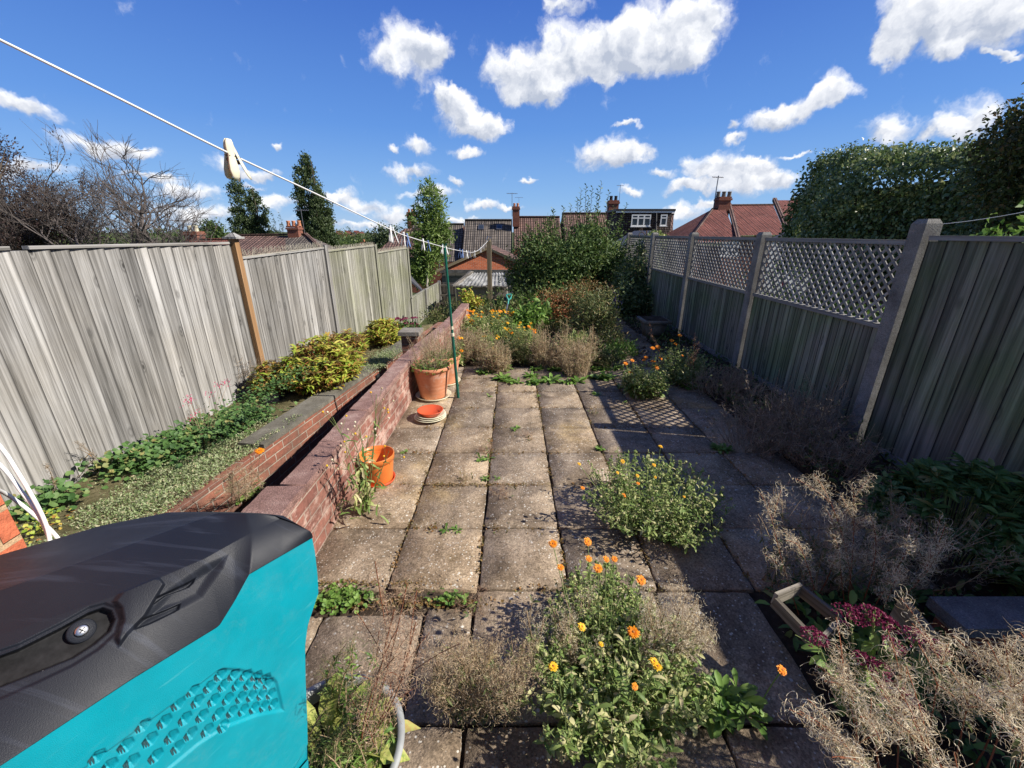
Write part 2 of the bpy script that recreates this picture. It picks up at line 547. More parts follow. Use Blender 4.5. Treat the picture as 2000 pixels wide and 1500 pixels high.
def slabmat():
    n = NT('paving_slab')
    f = n.noise(n.pos, 5, 6, .7)
    col = n.ramp(f, [(.28, (.185, .145, .105)), (.5, (.30, .24, .178)), (.74, (.44, .365, .275))])
    col = n.mix(.8, col, n.ramp(n.rand, [(0, (.62, .61, .62)), (.3, (.85, .80, .74)), (.6, (.98, .95, .92)), (1, (1.18, 1.08, .93))]), 'MULTIPLY')
    # sandy yellow stain patches
    y = n.ramp(n.noise(n.mapv(n.pos, (1, 1, 1), (4.3, 1.1, 0)), 1.5, 6, .6), [(.57, 0.), (.70, .6)])
    col = n.mix(y, col, (.42, .30, .14))
    # dark damp grime
    dk = n.ramp(n.noise(n.pos, 2.6, 7, .75), [(.38, .95), (.53, 0.)])
    col = n.mix(dk, col, n.mix(1.0, col, (.55, .53, .5), 'MULTIPLY'))
    # exposed aggregate
    g = n.vor(n.pos, 150, 'Color')
    col = n.mix(.75, col, n.ramp(g, [(.1, .5), (.5, 1.), (.9, 1.5)]), 'MULTIPLY')
    # pale lichen spots of two sizes
    dd = n.math('ADD', n.vor(n.pos, 26), n.math('MULTIPLY', n.noise(n.pos, 90, 2), .12))
    k = n.math('MULTIPLY', n.ramp(dd, [(.2, 1.), (.27, 0.)]), n.ramp(n.vor(n.pos, 26, 'Color'), [(.66, 0.), (.68, 1.)]))
    k2 = n.math('MULTIPLY', n.ramp(n.vor(n.pos, 70), [(.24, 1.), (.34, 0.)]), n.ramp(n.vor(n.pos, 70, 'Color'), [(.66, 0.), (.7, 1.)]))
    k = n.math('MAXIMUM', k, k2)
    k = n.math('MULTIPLY', k, n.ramp(n.noise(n.pos, 3.1, 3), [(.36, .2), (.55, .9)]))
    col = n.mix(k, col, (.60, .57, .50))
    h = n.math('ADD', n.noise(n.pos, 170, 3, .7), n.math('MULTIPLY', n.noise(n.pos, 18, 4), 1.5))
    return n.fin(col, .93, n.bump(h, .005, .9), .2)


M['slab'] = slabmat()
M['post_concrete'] = concrete('post_concrete', (.13, .12, .11), (.23, .22, .20), (.33, .32, .30), False)
M['coping'] = concrete('dark_coping', (.09, .082, .065), (.15, .138, .112), (.25, .235, .20), True)
M['blockwork'] = concrete('grey_block', (.09, .085, .08), (.15, .145, .14), (.24, .23, .22), False)
M['render'] = concrete('old_render', (.22, .19, .16), (.30, .26, .22), (.38, .34, .29), False)


def brickmat(name, c1, c2, mortar, msize=.010, stain=None, wear=None, bw=.225, rh=.075):
    n = NT(name)
    b = n.N.new('ShaderNodeTexBrick')
    n.L.new(n.uv, b.inputs['Vector'])
    b.inputs['Color1'].default_value = (*c1, 1); b.inputs['Color2'].default_value = (*c2, 1)
    b.inputs['Mortar'].default_value = (*mortar, 1)
    b.inputs['Scale'].default_value = 1; b.inputs['Mortar Size'].default_value = msize / 2
    b.inputs['Mortar Smooth'].default_value = .25; b.inputs['Bias'].default_value = 0
    b.inputs['Brick Width'].default_value = bw; b.inputs['Row Height'].default_value = rh
    col = b.outputs['Color']
    g = n.noise(n.pos, 28, 6, .75)
    col = n.mix(.85, col, n.ramp(g, [(.3, .6), (.5, .95), (.7, 1.25)]), 'MULTIPLY')
    if wear:
        w = n.ramp(n.noise(n.mapv(n.pos, (1, 1, 1.6)), 7, 7, .72), [(.50, 0.), (.60, 1.)])
        col = n.mix(n.math('MULTIPLY', w, .7), col, wear)
    if stain:
        w = n.ramp(n.noise(n.pos, 3.2, 5, .6), [(.42, 0.), (.66, 1.)])
        col = n.mix(n.math('MULTIPLY', w, .7), col, stain)
    h = n.math('ADD', n.math('MULTIPLY', b.outputs['Fac'], -1.0), n.math('MULTIPLY', g, .6))
    return n.fin(col, .9, n.bump(h, .016), .2)


M['brick_red'] = brickmat('old_red_brick', (.33, .125, .08), (.21, .085, .06), (.42, .35, .28), .012, stain=(.12, .085, .065))
M['brick_pink'] = brickmat('painted_pink_brick', (.34, .15, .11), (.22, .09, .07), (.40, .30, .24), .013, stain=(.13, .075, .06), wear=(.62, .45, .37))
M['brick_bright'] = brickmat('bright_orange_brick', (.55, .165, .075), (.40, .11, .05), (.50, .40, .32), .012, rh=.075)
M['brick_house'] = brickmat('house_brick', (.30, .11, .07), (.22, .08, .055), (.30, .24, .19), .012)
M['brick_rough'] = brickmat('rough_house_brick', (.58, .17, .085), (.50, .14, .07), (.50, .34, .20), .014)


def topmat():
    n = NT('maroon_wall_top')
    f = n.noise(n.pos, 6, 6, .7)
    c = n.ramp(f, [(.3, (.17, .095, .08)), (.5, (.26, .155, .13)), (.7, (.40, .28, .24))])
    g = n.noise(n.pos, 190, 3, .8)
    c = n.mix(.9, c, n.ramp(g, [(.3, .35), (.5, .95), (.66, 2.0)]), 'MULTIPLY')
    # joints across the top, about 0.6 m apart
    return n.fin(c, .92, n.bump(n.noise(n.pos, 140, 4, .75), .008), .2)


M['wall_top'] = topmat()


def roofmat(name, c1, c2, c3, tw=.30, th=.32):
    n = NT(name)
    b = n.N.new('ShaderNodeTexBrick'); n.L.new(n.uv, b.inputs['Vector']); b.offset = 0
    b.inputs['Color1'].default_value = (*c1, 1); b.inputs['Color2'].default_value = (*c2, 1)
    b.inputs['Mortar'].default_value = (*[x * .22 for x in c1], 1)
    b.inputs['Scale'].default_value = 1; b.inputs['Mortar Size'].default_value = .028
    b.inputs['Mortar Smooth'].default_value = .5
    b.inputs['Brick Width'].default_value = tw; b.inputs['Row Height'].default_value = th
    c = n.mix(.8, b.outputs['Color'], n.ramp(n.noise(n.pos, .9, 6, .7), [(.35, .65), (.65, 1.25)]), 'MULTIPLY')
    c = n.mix(n.ramp(n.noise(n.pos, 2.3, 6, .75), [(.55, 0.), (.7, .45)]), c, c3)
    # pantile roll
    w = n.N.new('ShaderNodeTexWave'); w.wave_type = 'BANDS'; w.bands_direction = 'X'; w.inputs['Scale'].default_value = 1 / tw / 3.1416 * 1.57
    n.L.new(n.uv, w.inputs['Vector'])
    h = n.math('ADD', n.math('MULTIPLY', b.outputs['Fac'], -1.), n.math('MULTIPLY', w.outputs['Fac'], .8))
    return n.fin(c, .85, n.bump(h, .05), .25)


M['roof_brown'] = roofmat('brown_roof_tiles', (.19, .115, .095), (.14, .085, .07), (.24, .19, .15))
M['roof_grey'] = roofmat('grey_roof_tiles', (.165, .14, .12), (.13, .11, .098), (.22, .20, .17))
M['roof_red'] = roofmat('red_roof_tiles', (.25, .085, .065), (.19, .065, .05), (.23, .15, .11), tw=.24, th=.2)
M['roof_pink'] = roofmat('pink_red_roof_tiles', (.33, .125, .10), (.27, .095, .075), (.36, .20, .16), tw=.18, th=.12)
M['tile_hung'] = roofmat('tile_hung_cladding', (.15, .108, .10), (.12, .088, .082), (.18, .14, .13), tw=.2, th=.16)
M['slate'] = plain('slate_roof', (.07, .07, .078), .6)
M['white'] = plain('white_plastic', (.78, .78, .76), .35, var=.06)
M['cream'] = plain('cream_plastic', (.72, .68, .50), .35, var=.06)
M['dirty_cream'] = plain('dirty_cream_plastic', (.50, .46, .36), .5, var=.3, scale=30)
M['blue_peg'] = plain('blue_plastic', (.12, .20, .42), .4, var=.1)
M['grey_plastic'] = plain('grey_plastic', (.30, .31, .30), .5, var=.3, scale=10)
M['glass'] = plain('window_glass', (.03, .04, .05), .08, .8, var=.1)
M['black_metal'] = plain('black_metal', (.03, .03, .032), .5)
M['rust'] = plain('rusty_metal', (.10, .055, .035), .8, var=.5, scale=40)
M['steel'] = plain('bright_steel', (.6, .6, .6), .3, metal=1, var=.1)
M['alu'] = plain('aerial_metal', (.25, .25, .26), .4, metal=.8)
M['pole_green'] = plain('green_enamel', (.012, .12, .085), .35, var=.25, scale=25)
M['teal_handle'] = plain('turquoise_plastic', (.07, .42, .36), .4, var=.2)
M['red_plastic'] = plain('red_orange_plastic', (.62, .095, .035), .35, var=.12)
M['orange_plastic'] = plain('orange_plastic', (.70, .19, .04), .38, var=.12)
M['roofing'] = concrete('mossy_asbestos', (.10, .10, .09), (.25, .25, .24), (.45, .45, .43), True)
M['stone'] = concrete('stone', (.12, .10, .08), (.22, .20, .17), (.32, .29, .25), True)
M['stone_grey'] = concrete('grey_paving_edge', (.10, .10, .105), (.17, .17, .175), (.26, .26, .27), True)


def terracotta():
    n = NT('terracotta')
    f = n.noise(n.pos, 7, 5, .6)
    c = n.ramp(f, [(.3, (.46, .175, .085)), (.6, (.60, .255, .135)), (.8, (.66, .34, .21))])
    st = n.ramp(n.noise(n.mapv(n.pos, (3, 3, 40)), 1, 3), [(.5, 0.), (.75, .35)])
    c = n.mix(st, c, (.66, .42, .30))
    c = n.mix(n.ramp(n.noise(n.pos, 9, 7, .75), [(.54, 0.), (.68, .55)]), c, (.62, .50, .42))
    c = n.mix(n.ramp(n.noise(n.pos, 4, 6, .7), [(.56, 0.), (.72, .5)]), c, (.22, .13, .08))
    return n.fin(c, .8, n.bump(n.noise(n.mapv(n.pos, (2, 2, 60)), 1, 3), .003), .25)


M['terracotta'] = terracotta()


def soilmat(name, a, b, c, sc=1):
    n = NT(name)
    f = n.noise(n.pos, 9 * sc, 8, .75)
    col = n.ramp(f, [(.3, a), (.5, b), (.7, c)])
    return n.fin(col, .95, n.bump(n.noise(n.pos, 40 * sc, 6, .75), .02), .15)


M['soil'] = soilmat('soil', (.025, .018, .012), (.06, .043, .03), (.13, .10, .07))
M['bed_soil'] = soilmat('dry_bed_soil', (.06, .05, .025), (.13, .115, .055), (.24, .20, .12))
M['field'] = soilmat('hillside', (.03, .045, .015), (.06, .075, .025), (.12, .12, .05), .02)
G = lambda *c: c
M['lf_calendula'] = leafmat('calendula_leaf', [(0, (.11, .19, .04)), (.4, (.22, .31, .08)), (.65, (.36, .43, .14)), (.85, (.55, .54, .24)), (1, (.60, .52, .30))])
M['lf_green'] = leafmat('fresh_green_leaf', [(0, (.09, .19, .03)), (.5, (.17, .30, .055)), (1, (.28, .40, .10))])
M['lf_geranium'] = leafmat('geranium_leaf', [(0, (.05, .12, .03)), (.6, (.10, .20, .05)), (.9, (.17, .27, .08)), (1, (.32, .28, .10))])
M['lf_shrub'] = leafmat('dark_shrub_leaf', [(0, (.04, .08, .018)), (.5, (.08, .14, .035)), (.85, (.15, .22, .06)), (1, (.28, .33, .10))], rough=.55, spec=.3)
M['lf_hedge'] = leafmat('hedge_leaf', [(0, (.055, .10, .034)), (.5, (.13, .20, .065)), (.85, (.26, .32, .12)), (1, (.46, .48, .24))], rough=.42, spec=.5)
M['lf_yellow'] = leafmat('yellowing_leaf', [(0, (.20, .33, .03)), (.4, (.40, .48, .06)), (.68, (.62, .58, .12)), (.88, (.52, .34, .07)), (1, (.34, .10, .04))])
M['lf_tree'] = leafmat('brown_green_leaf', [(0, (.05, .07, .02)), (.6, (.09, .12, .035)), (1, (.18, .12, .05))])
M['lf_bronze'] = leafmat('bronze_leaf', [(0, (.12, .10, .03)), (.5, (.24, .15, .05)), (.8, (.34, .17, .06)), (1, (.14, .17, .05))])
M['lf_rust'] = leafmat('rusty_shrub_leaf', [(0, (.13, .17, .05)), (.4, (.27, .20, .07)), (.75, (.38, .16, .07)), (1, (.45, .12, .05))])
M['lf_olive'] = leafmat('olive_leaf', [(0, (.07, .11, .03)), (.5, (.15, .19, .06)), (.85, (.26, .25, .10)), (1, (.36, .24, .12))])
M['lf_dry'] = leafmat('dry_straw', [(0, (.32, .22, .13)), (.5, (.54, .41, .26)), (.85, (.70, .57, .39)), (1, (.40, .40, .18))], rough=.8, spec=.1, vary=.2)
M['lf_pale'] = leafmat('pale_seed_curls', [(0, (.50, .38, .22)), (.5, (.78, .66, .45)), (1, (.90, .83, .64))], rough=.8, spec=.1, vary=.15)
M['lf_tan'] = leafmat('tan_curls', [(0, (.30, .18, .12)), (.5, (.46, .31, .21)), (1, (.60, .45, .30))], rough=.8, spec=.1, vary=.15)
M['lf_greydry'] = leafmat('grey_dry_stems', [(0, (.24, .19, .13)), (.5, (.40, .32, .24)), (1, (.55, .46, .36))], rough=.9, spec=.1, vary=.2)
M['lf_mat'] = leafmat('silvery_mat_leaf', [(0, (.17, .25, .08)), (.5, (.30, .37, .17)), (.8, (.46, .50, .30)), (1, (.52, .44, .27))])
M['lf_poplar'] = leafmat('poplar_leaf', [(0, (.035, .06, .022)), (.6, (.07, .11, .038)), (1, (.14, .18, .065))])
M['lf_copper'] = leafmat('copper_leaf', [(0, (.035, .02, .018)), (.6, (.06, .035, .03)), (1, (.11, .07, .05))])
M['lf_far'] = leafmat('far_tree_leaf', [(0, (.04, .07, .02)), (.6, (.08, .13, .03)), (1, (.14, .19, .05))])
M['lf_ash'] = leafmat('ash_leaf', [(0, (.08, .14, .025)), (.6, (.16, .25, .05)), (1, (.26, .34, .09))])
M['bark'] = plain('bark', (.11, .09, .07), .9, .1, var=.5, scale=30)
M['bark_grey'] = plain('grey_bark', (.15, .128, .118), .9, .1, var=.5, scale=30)
M['bark_pale'] = plain('pale_bark', (.42, .38, .30), .9, .1, var=.4, scale=30)
M['stem'] = plain('green_stem', (.20, .26, .09), .6, .3)
M['stem_red'] = plain('red_brown_stem', (.28, .10, .05), .7, .2)
M['stem_dry'] = plain('dry_stem', (.36, .26, .16), .8, .1)
M['petal_orange'] = leafmat('orange_petal', [(0, (.85, .24, .01)), (1, (.95, .38, .015))], vary=.05, transl=.3)
M['petal_yellow'] = leafmat('yellow_petal', [(0, (.90, .50, .02)), (1, (.95, .62, .04))], vary=.05, transl=.3)
M['eye_dark'] = plain('flower_eye', (.35, .12, .02), .8)
M['sedum'] = leafmat('sedum_flower', [(0, (.13, .010, .045)), (.5, (.25, .022, .085)), (1, (.36, .06, .14))], vary=.2)
M['pink_flower'] = leafmat('pink_petal', [(0, (.55, .06, .16)), (1, (.65, .12, .22))], vary=.1)
M['purple_flower'] = leafmat('purple_petal', [(0, (.10, .06, .28)), (1, (.22, .15, .45))], vary=.1)

# ------------------------------------------------------------------ vegetation generators
def rdir(n, up=0.0):
    v = rng.normal(size=(n, 3)); v = unit(v); v[:, 2] += up
    return unit(v)


def leaves(acc, P, D, L, W, m=0, fold=.18, droop=.15, N=None):
    P = np.asarray(P, float).reshape(-1, 3); n = len(P)
    D = unit(np.broadcast_to(np.asarray(D, float), (n, 3)))
    L = np.broadcast_to(np.asarray(L, float), (n,))[:, None]; W = np.broadcast_to(np.asarray(W, float), (n,))[:, None]
    if N is None: N = rdir(n, 1.2)
    Sd = unit(np.cross(D, N) + 1e-5); N = np.cross(Sd, D)
    b = P; t = P + D * L - N * droop * L
    mid = P + D * L * .55
    l = P + D * L * .5 - Sd * W * .5 + N * fold * W
    r = P + D * L * .5 + Sd * W * .5 + N * fold * W
    V = np.stack([b, l, t, r, mid], 1).reshape(-1, 3)
    i = np.arange(n)[:, None] * 5
    F = np.concatenate([i + np.array([[0, 4, 2, 1]]), i + np.array([[0, 3, 2, 4]])])
    acc.add(V, F, None, m)


def bigleaves(acc, P, D, L, W, m=0, curve=.6, N=None, seg=5, shape=None):
    """long curved leaves of several segments"""
    P = np.asarray(P, float).reshape(-1, 3); n = len(P)
    D = unit(np.broadcast_to(np.asarray(D, float), (n, 3)))
    L = np.broadcast_to(np.asarray(L, float), (n,)); W = np.broadcast_to(np.asarray(W, float), (n,))
    if N is None: N = np.tile([0, 0, 1.], (n, 1)) + rng.normal(size=(n, 3)) * .25
    Sd = unit(np.cross(D, N) + 1e-5); N = np.cross(Sd, D)
    if shape is None: shape = [.12, .55, .95, 1., .65, .04]
    s = np.linspace(0, 1, seg + 1)
    cv = np.broadcast_to(np.asarray(curve, float), (n,))
    rows = []
    for k, t in enumerate(s):
        ang = cv * t
        c = P + D * (L * np.sin(ang) / np.maximum(cv, 1e-3))[:, None] - N * (L * (1 - np.cos(ang)) / np.maximum(cv, 1e-3))[:, None]
        nn = N * np.cos(ang)[:, None] + D * np.sin(ang)[:, None]
        w = (W * shape[k] * .5)[:, None]
        rows += [c - Sd * w + nn * w * .35, c, c + Sd * w + nn * w * .35]
    V = np.stack(rows, 1).reshape(-1, 3)
    K = 3 * (seg + 1)
    F = []
    for k in range(seg):
        a = 3 * k
        F += [[a, a + 1, a + 4, a + 3], [a + 1, a + 2, a + 5, a + 4]]
    F = (np.arange(n)[:, None, None] * K + np.array(F)[None]).reshape(-1, 4)
    acc.add(V, F, None, m)


def roundleaves(acc, P, N, r, m=0):
    P = np.asarray(P, float).reshape(-1, 3); n = len(P)
    N = unit(N); a = unit(np.cross(N, rdir(n))); b = np.cross(N, a)
    r = np.broadcast_to(np.asarray(r, float), (n,))[:, None]
    k = 9; rows = [P - N * r * .25]
    for i in range(k):
        t = i / k * 6.283
        rr = r * (1.0 if i % 2 else .86) * (0.5 if i == 0 else 1)
        rows.append(P + (a * math.cos(t) + b * math.sin(t)) * rr + N * rng.normal(size=(n, 1)) * r * .10)
    V = np.stack(rows, 1).reshape(-1, 3)
    F = np.array([[0, 1 + i, 1 + (i + 1) % k] for i in range(k)])
    F = (np.arange(n)[:, None, None] * (k + 1) + F[None]).reshape(-1, 3)
    acc.add(V, F, None, m)


def curls(acc, P, D, L=.04, w=.0016, turn=4.0, m=0, seg=7):
    P = np.asarray(P, float).reshape(-1, 3); n = len(P)
    D = unit(D); E = unit(np.cross(D, rdir(n)))
    B = np.cross(D, E)
    L = np.broadcast_to(np.asarray(L, float), (n,)) * rng.uniform(.6, 1.3, n)
    T = turn * rng.uniform(.45, 1.15, n)
    rad = (L / T)[:, None]
    s = np.linspace(0, 1, seg + 1)
    rows = []
    ww = (B * .75 + E * .5) * w * .5
    for t in s:
        th = (T * t)[:, None]
        c = P + rad * (np.sin(th) * D + (1 - np.cos(th)) * E) + B * (L * .25 * t)[:, None]
        k = 1 - .5 * t
        rows += [c - ww * k, c + ww * k]
    V = np.stack(rows, 1).reshape(-1, 3)
    F = np.array([[2 * i, 2 * i + 1, 2 * i + 3, 2 * i + 2] for i in range(seg)])
    F = (np.arange(n)[:, None, None] * (2 * seg + 2) + F[None]).reshape(-1, 4)
    acc.add(V, F, None, m)


def arc(a, b, bend=(0, 0, 0), n=7):
    a, b, bend = np.asarray(a, float), np.asarray(b, float), np.asarray(bend, float)
    t = np.linspace(0, 1, n)[:, None]
    return a * (1 - t) + b * t + bend * (4 * t * (1 - t))


def along(pts, f):
    pts = np.asarray(pts); n = len(pts) - 1
    x = np.clip(np.asarray(f) * n, 0, n - 1e-6); i = x.astype(int); q = (x - i)[:, None]
    return pts[i] * (1 - q) + pts[i + 1] * q


def crown(acc, blobs, nclump, per, L, W, sig, m=0, shell=.55, up=.2, out=.7, fold=.18, droop=.15):
    """leaf clumps through ellipsoids; blobs = [(centre, radii)]"""
    w = np.array([b[1][0] * b[1][1] * b[1][2] for b in blobs]) ** .75; w /= w.sum()
    which = rng.choice(len(blobs), nclump, p=w)
    C = np.array([b[0] for b in blobs], float)[which]; Rr = np.array([b[1] for b in blobs], float)[which]
    d = rdir(nclump); rad = rng.uniform(shell, 1.0, nclump) ** .6
    rad *= rng.normal(1, .07, nclump)
    cc = C + d * Rr * rad[:, None]
    P = np.repeat(cc, per, 0) + rng.normal(size=(nclump * per, 3)) * sig
    o = np.repeat(d, per, 0)
    D = unit(rdir(len(P)) + o * out + np.array([0, 0, up]))
    Nn = unit(o * .8 + rdir(len(P)) * .9 + np.array([0, 0, .5]))
    k = rng.uniform(.65, 1.3, len(P))
    leaves(acc, P, D, L * k, W * k, m, fold, droop, Nn)
    return cc


def flower_mesh(r=.026, mat='petal_orange', petals=16):
    A = Acc()
    for ring, (rr, z, rot) in enumerate(((1.0, .0, 0), (.72, .004, .2))):
        n = petals
        a = np.arange(n) / n * 6.283 + rot
        D = np.stack([np.cos(a), np.sin(a), np.full(n, .16 + .2 * ring)], -1)
        P = D * r * .15; P[:, 2] = z
        bigleaves(A, P, D, r * rr * rng.uniform(.8, 1.1, n), r * .34, 0, curve=rng.uniform(.05, .75, n), N=np.tile([0, 0, 1.], (n, 1)), seg=3, shape=[.6, 1, 1, .55])
    lathe(A, (0, 0, .001), [(r * .30, 0), (r * .30, .004), (r * .18, .007), (.0003, .0075)], 10, 1)
    me = A.mesh('flower')
    me.materials.append(M[mat]); me.materials.append(M['eye_dark'])
    return me


FLO = flower_mesh(); FLY = flower_mesh(.021, 'petal_yellow')
CAMP = Vector((0, 0, EYE))


def add_flower(parent, p, me=None, scale=1.0, face=None):
    o = bpy.data.objects.new('flower', me or FLO)
    COL.objects.link(o); o.parent = parent
    o.location = Vector(p) - worigin(parent)
    o.scale = (scale,) * 3
    d = face if face is not None else Vector((random.uniform(-.3, .7), random.uniform(-.7, .1), 1.0))
    o.rotation_euler = d.to_track_quat('Z', 'Y').to_euler()
    return o


def plant(name, base, label, cat, group=None):
    return thing(name, base, label, cat, group)


def calendula(base, rad, h, nst, fl, label, group='marigold clumps on the patio', leafL=.055, pale=0, seed=0):
    rt = plant('marigold_plant', base, label, 'plant', group)
    A = Acc(); b = np.array(base, float)
    for i in range(nst):
        a = random.uniform(0, 6.283); rr = rad * math.sqrt(random.random())
        tip = b + [rr * math.cos(a), rr * math.sin(a), h * random.uniform(.55, 1.0) * (1 - .35 * (rr / rad) ** 2)]
        s0 = b + [rr * .25 * math.cos(a), rr * .25 * math.sin(a), 0]
        pts = arc(s0, tip, ((tip - s0)[0] * .18, (tip - s0)[1] * .18, -.02))
        tube(A, pts, np.linspace(.0028, .0016, 7), 4, 1)
        nb = random.randint(1, 3)
        tips = [tip]
        for _ in range(nb):
            st = along(pts, [random.uniform(.45, .8)])[0]
            t2 = st + np.array([random.uniform(-.06, .06), random.uniform(-.06, .06), random.uniform(.05, .11)])
            tube(A, arc(st, t2, (0, 0, -.01), 4), .0014, 3, 1, False); tips.append(t2)
        f = rng.uniform(.08, .97, 15)
        P = along(pts, f)
        D = rdir(15); D[:, 2] = np.abs(D[:, 2]) * .5 + .05
        k = rng.uniform(.6, 1.25, 15) * (1.15 - .5 * f)
        bigleaves(A, P, D, leafL * k, leafL * .30 * k, 0, curve=rng.uniform(.3, 1.3, 15), seg=3, shape=[.35, .8, 1., .25])
        for t2 in tips:
            if random.random() < .55:      # round seed heads
                r_ = random.uniform(.006, .011)
                lathe(A, t2, [(.0003, -r_ * .7), (r_ * .9, -r_ * .35), (r_, .0), (r_ * .7, r_ * .5), (.0003, r_ * .6)], 7, 2)
                leaves(A, np.tile(t2, (7, 1)), rdir(7, .4), r_ * 1.6, r_ * .7, 2)
            else:
                leaves(A, np.tile(t2, (5, 1)), rdir(5, .5), .022, .006, 0)
    obj('foliage', A, [M['lf_calendula'], M['stem'], M['lf_calendula']], rt)
    for (p, y, sc) in fl:
        p = Vector(p)
        add_flower(rt, p, FLY if y else FLO, sc)
    return rt


def flower_stalks(rt, base, pts_):
    A = Acc()
    for p in pts_:
        p = np.array(p, float); s0 = np.array(base, float) + (p - np.array(base)) * [.35, .35, 0]
        tube(A, arc(s0, p - [0, 0, .002], (0, 0, -.01), 5), .0016, 4, 0, False)
    return obj('flower_stalks', A, M['stem'], rt)


def willowherb(name, base, stalks, label, mats=('lf_pale', 'stem_dry', 'lf_calendula'), dens=170, cl=.034, w=.0016, lo=.3,
               greens=14, spread=.016, group=None, cat='plant', sub=3):
    """dry stalks carrying clouds of curled seed pods; stalks = [(foot, tip, bend)]"""
    rt = plant(name, base, label, cat, group)
    A = Acc()
    for (f, t, bd) in stalks:
        f, t = np.array(f, float), np.array(t, float)
        pts = arc(f, t, bd, 9)
        Ln = np.linalg.norm(t - f)
        tube(A, pts, np.linspace(.0030, .0012, 9), 4, 1)
        sets = [(pts, lo, 1.0)]
        for _ in range(sub):
            q = random.uniform(max(lo, .35), .85)
            st = along(pts, [q])[0]
            dd = unit(pts[-1] - pts[0]) + rdir(1)[0] * .55
            e = st + dd * Ln * random.uniform(.16, .3)
            pp = arc(st, e, (0, 0, .01), 5); tube(A, pp, .0012, 3, 1, False)
            sets.append((pp, .25, .4))
        for pp, l0, k in sets:
            n = max(4, int(dens * k * Ln))
            fr = rng.uniform(l0, 1.0, n)
            P = along(pp, fr) + rng.normal(size=(n, 3)) * spread * .5
            curls(A, P, rdir(n, .3), cl, w, 4.2, 0)
        if greens:
            n = int(greens)
            P = along(pts, rng.uniform(.03, .85, n))
            bigleaves(A, P, rdir(n, .2), .035, .008, 2, curve=.8, seg=3, shape=[.3, .9, .8, .1])
    obj('stems', A, [M[mats[0]], M[mats[1]], M[mats[2]]], rt)
    return rt


def rosette(A, c, r, n=12, m=0, rise=.45):
    a = rng.uniform(0, 6.283, n)
    D = np.stack([np.cos(a), np.sin(a), rng.uniform(.1, rise * 2, n)], -1)
    P = np.tile(np.asarray(c, float), (n, 1)) + D * .004
    k = rng.uniform(.6, 1.1, n)
    bigleaves(A, P, D, r * k, r * .33 * k, m, curve=rng.uniform(.3, 1.0, n), seg=4, shape=[.25, .45, .85, 1., .3])


def weed(c, r, label, n=14, k=1, spread=0, mat='lf_green', name='seedling_weed', group='green weeds sprouting from the paving joints', along_dir=(1, 0)):
    rt = plant(name, c, label, 'weed', group)
    A = Acc()
    for i in range(k):
        o = random.uniform(-spread, spread)
        cc = np.array(c, float) + [along_dir[0] * o, along_dir[1] * o, 0]
        rosette(A, cc, r * random.uniform(.6, 1.1), n)
    obj('leaves', A, M[mat], rt)
    return rt


def bushy(name, base, blobs, nclump, per, L, W, sig, mat, label, cat='shrub', group=None, stem=None, shell=.35, up=.3,
          stems=14, extra=None):
    rt = plant(name, base, label, cat, group)
    A = Acc()
    cc = crown(A, blobs, nclump, per, L, W, sig, 0, shell, up)
    obj('leaves', A, M[mat], rt)
    B = Acc()
    idx = rng.choice(len(cc), min(stems, len(cc)), replace=False)
    for i in idx:
        s0 = np.array(base, float) + rng.normal(size=3) * [.03, .03, 0]
        tube(B, arc(s0, cc[i], rng.normal(size=3) * .03, 6), np.linspace(.004 + .002 * L * 20, .0015, 6), 4, 0, False)
    obj('stems', B, M[stem or 'bark'], rt)
    return rt


def dry_tuft(name, base, r, h, n, label, mat='lf_dry', group=None, lean=(0, 0), cat='plant', seedy=True, cl=.022, w=.0022, lf='lf_olive', nlf=0):
    """many fine upright dry stems with fluffy tops"""
    rt = plant(name, base, label, cat, group)
    A = Acc(); b00 = np.array(base, float); r00, h00 = r, h
    subs = [(0, 0, 1.0)] + [(random.uniform(-.75, .75), random.uniform(-.6, .6), random.uniform(.45, 1.12)) for _ in range(5)]
    for i in range(n):
        sx_, sy_, sh_ = random.choice(subs); b = b00 + [sx_ * r00, sy_ * r00, 0]; r = r00 * .62; h = h00 * sh_
        a = random.uniform(0, 6.283); q = math.sqrt(random.random())
        s0 = b + [r * .45 * q * math.cos(a), r * .45 * q * math.sin(a), 0]
        t = b + [r * q * math.cos(a) + lean[0], r * q * math.sin(a) + lean[1], h * random.uniform(.35, 1.08) * (1 - .25 * q * q)]
        pts = arc(s0, t, rng.normal(size=3) * .03, 5)
        tube(A, pts, np.linspace(w * .9, w * .5, 5), 3, 0, False)
        for _ in range(2 if seedy else 1):
            q0 = along(pts, [random.uniform(.35, .8)])[0]; q1_ = q0 + rng.normal(size=3) * [h * .16, h * .16, h * .06] + [0, 0, h * .12]
            tube(A, [q0, (q0 + q1_) / 2 + [0, 0, -.006], q1_], [w * .6, w * .5, w * .3], 3, 0, False)
            if seedy: curls(A, q0 + (q1_ - q0) * rng.random((9, 1)) + rng.normal(size=(9, 3)) * .008, rdir(9, .5), cl, w, 2.6, 0, seg=3)
        if seedy:
            k = 16
            P = along(pts, rng.uniform(.25, 1, k)) + rng.normal(size=(k, 3)) * .01
            curls(A, P, rdir(k, .5), cl, w, 2.6, 0, seg=3)
    b, r, h = b00, r00, h00
    if nlf:
        a = rng.uniform(0, 6.283, nlf); q = np.sqrt(rng.random(nlf)) * r * 1.15
        P = np.stack([b[0] + q * np.cos(a), b[1] + q * np.sin(a), b[2] + rng.uniform(.02, .75, nlf) * h], -1)
        leaves(A, P, rdir(nlf, .5), .035, .010, 1)
    obj('stems', A, [M[mat], M[lf]], rt)
    return rt

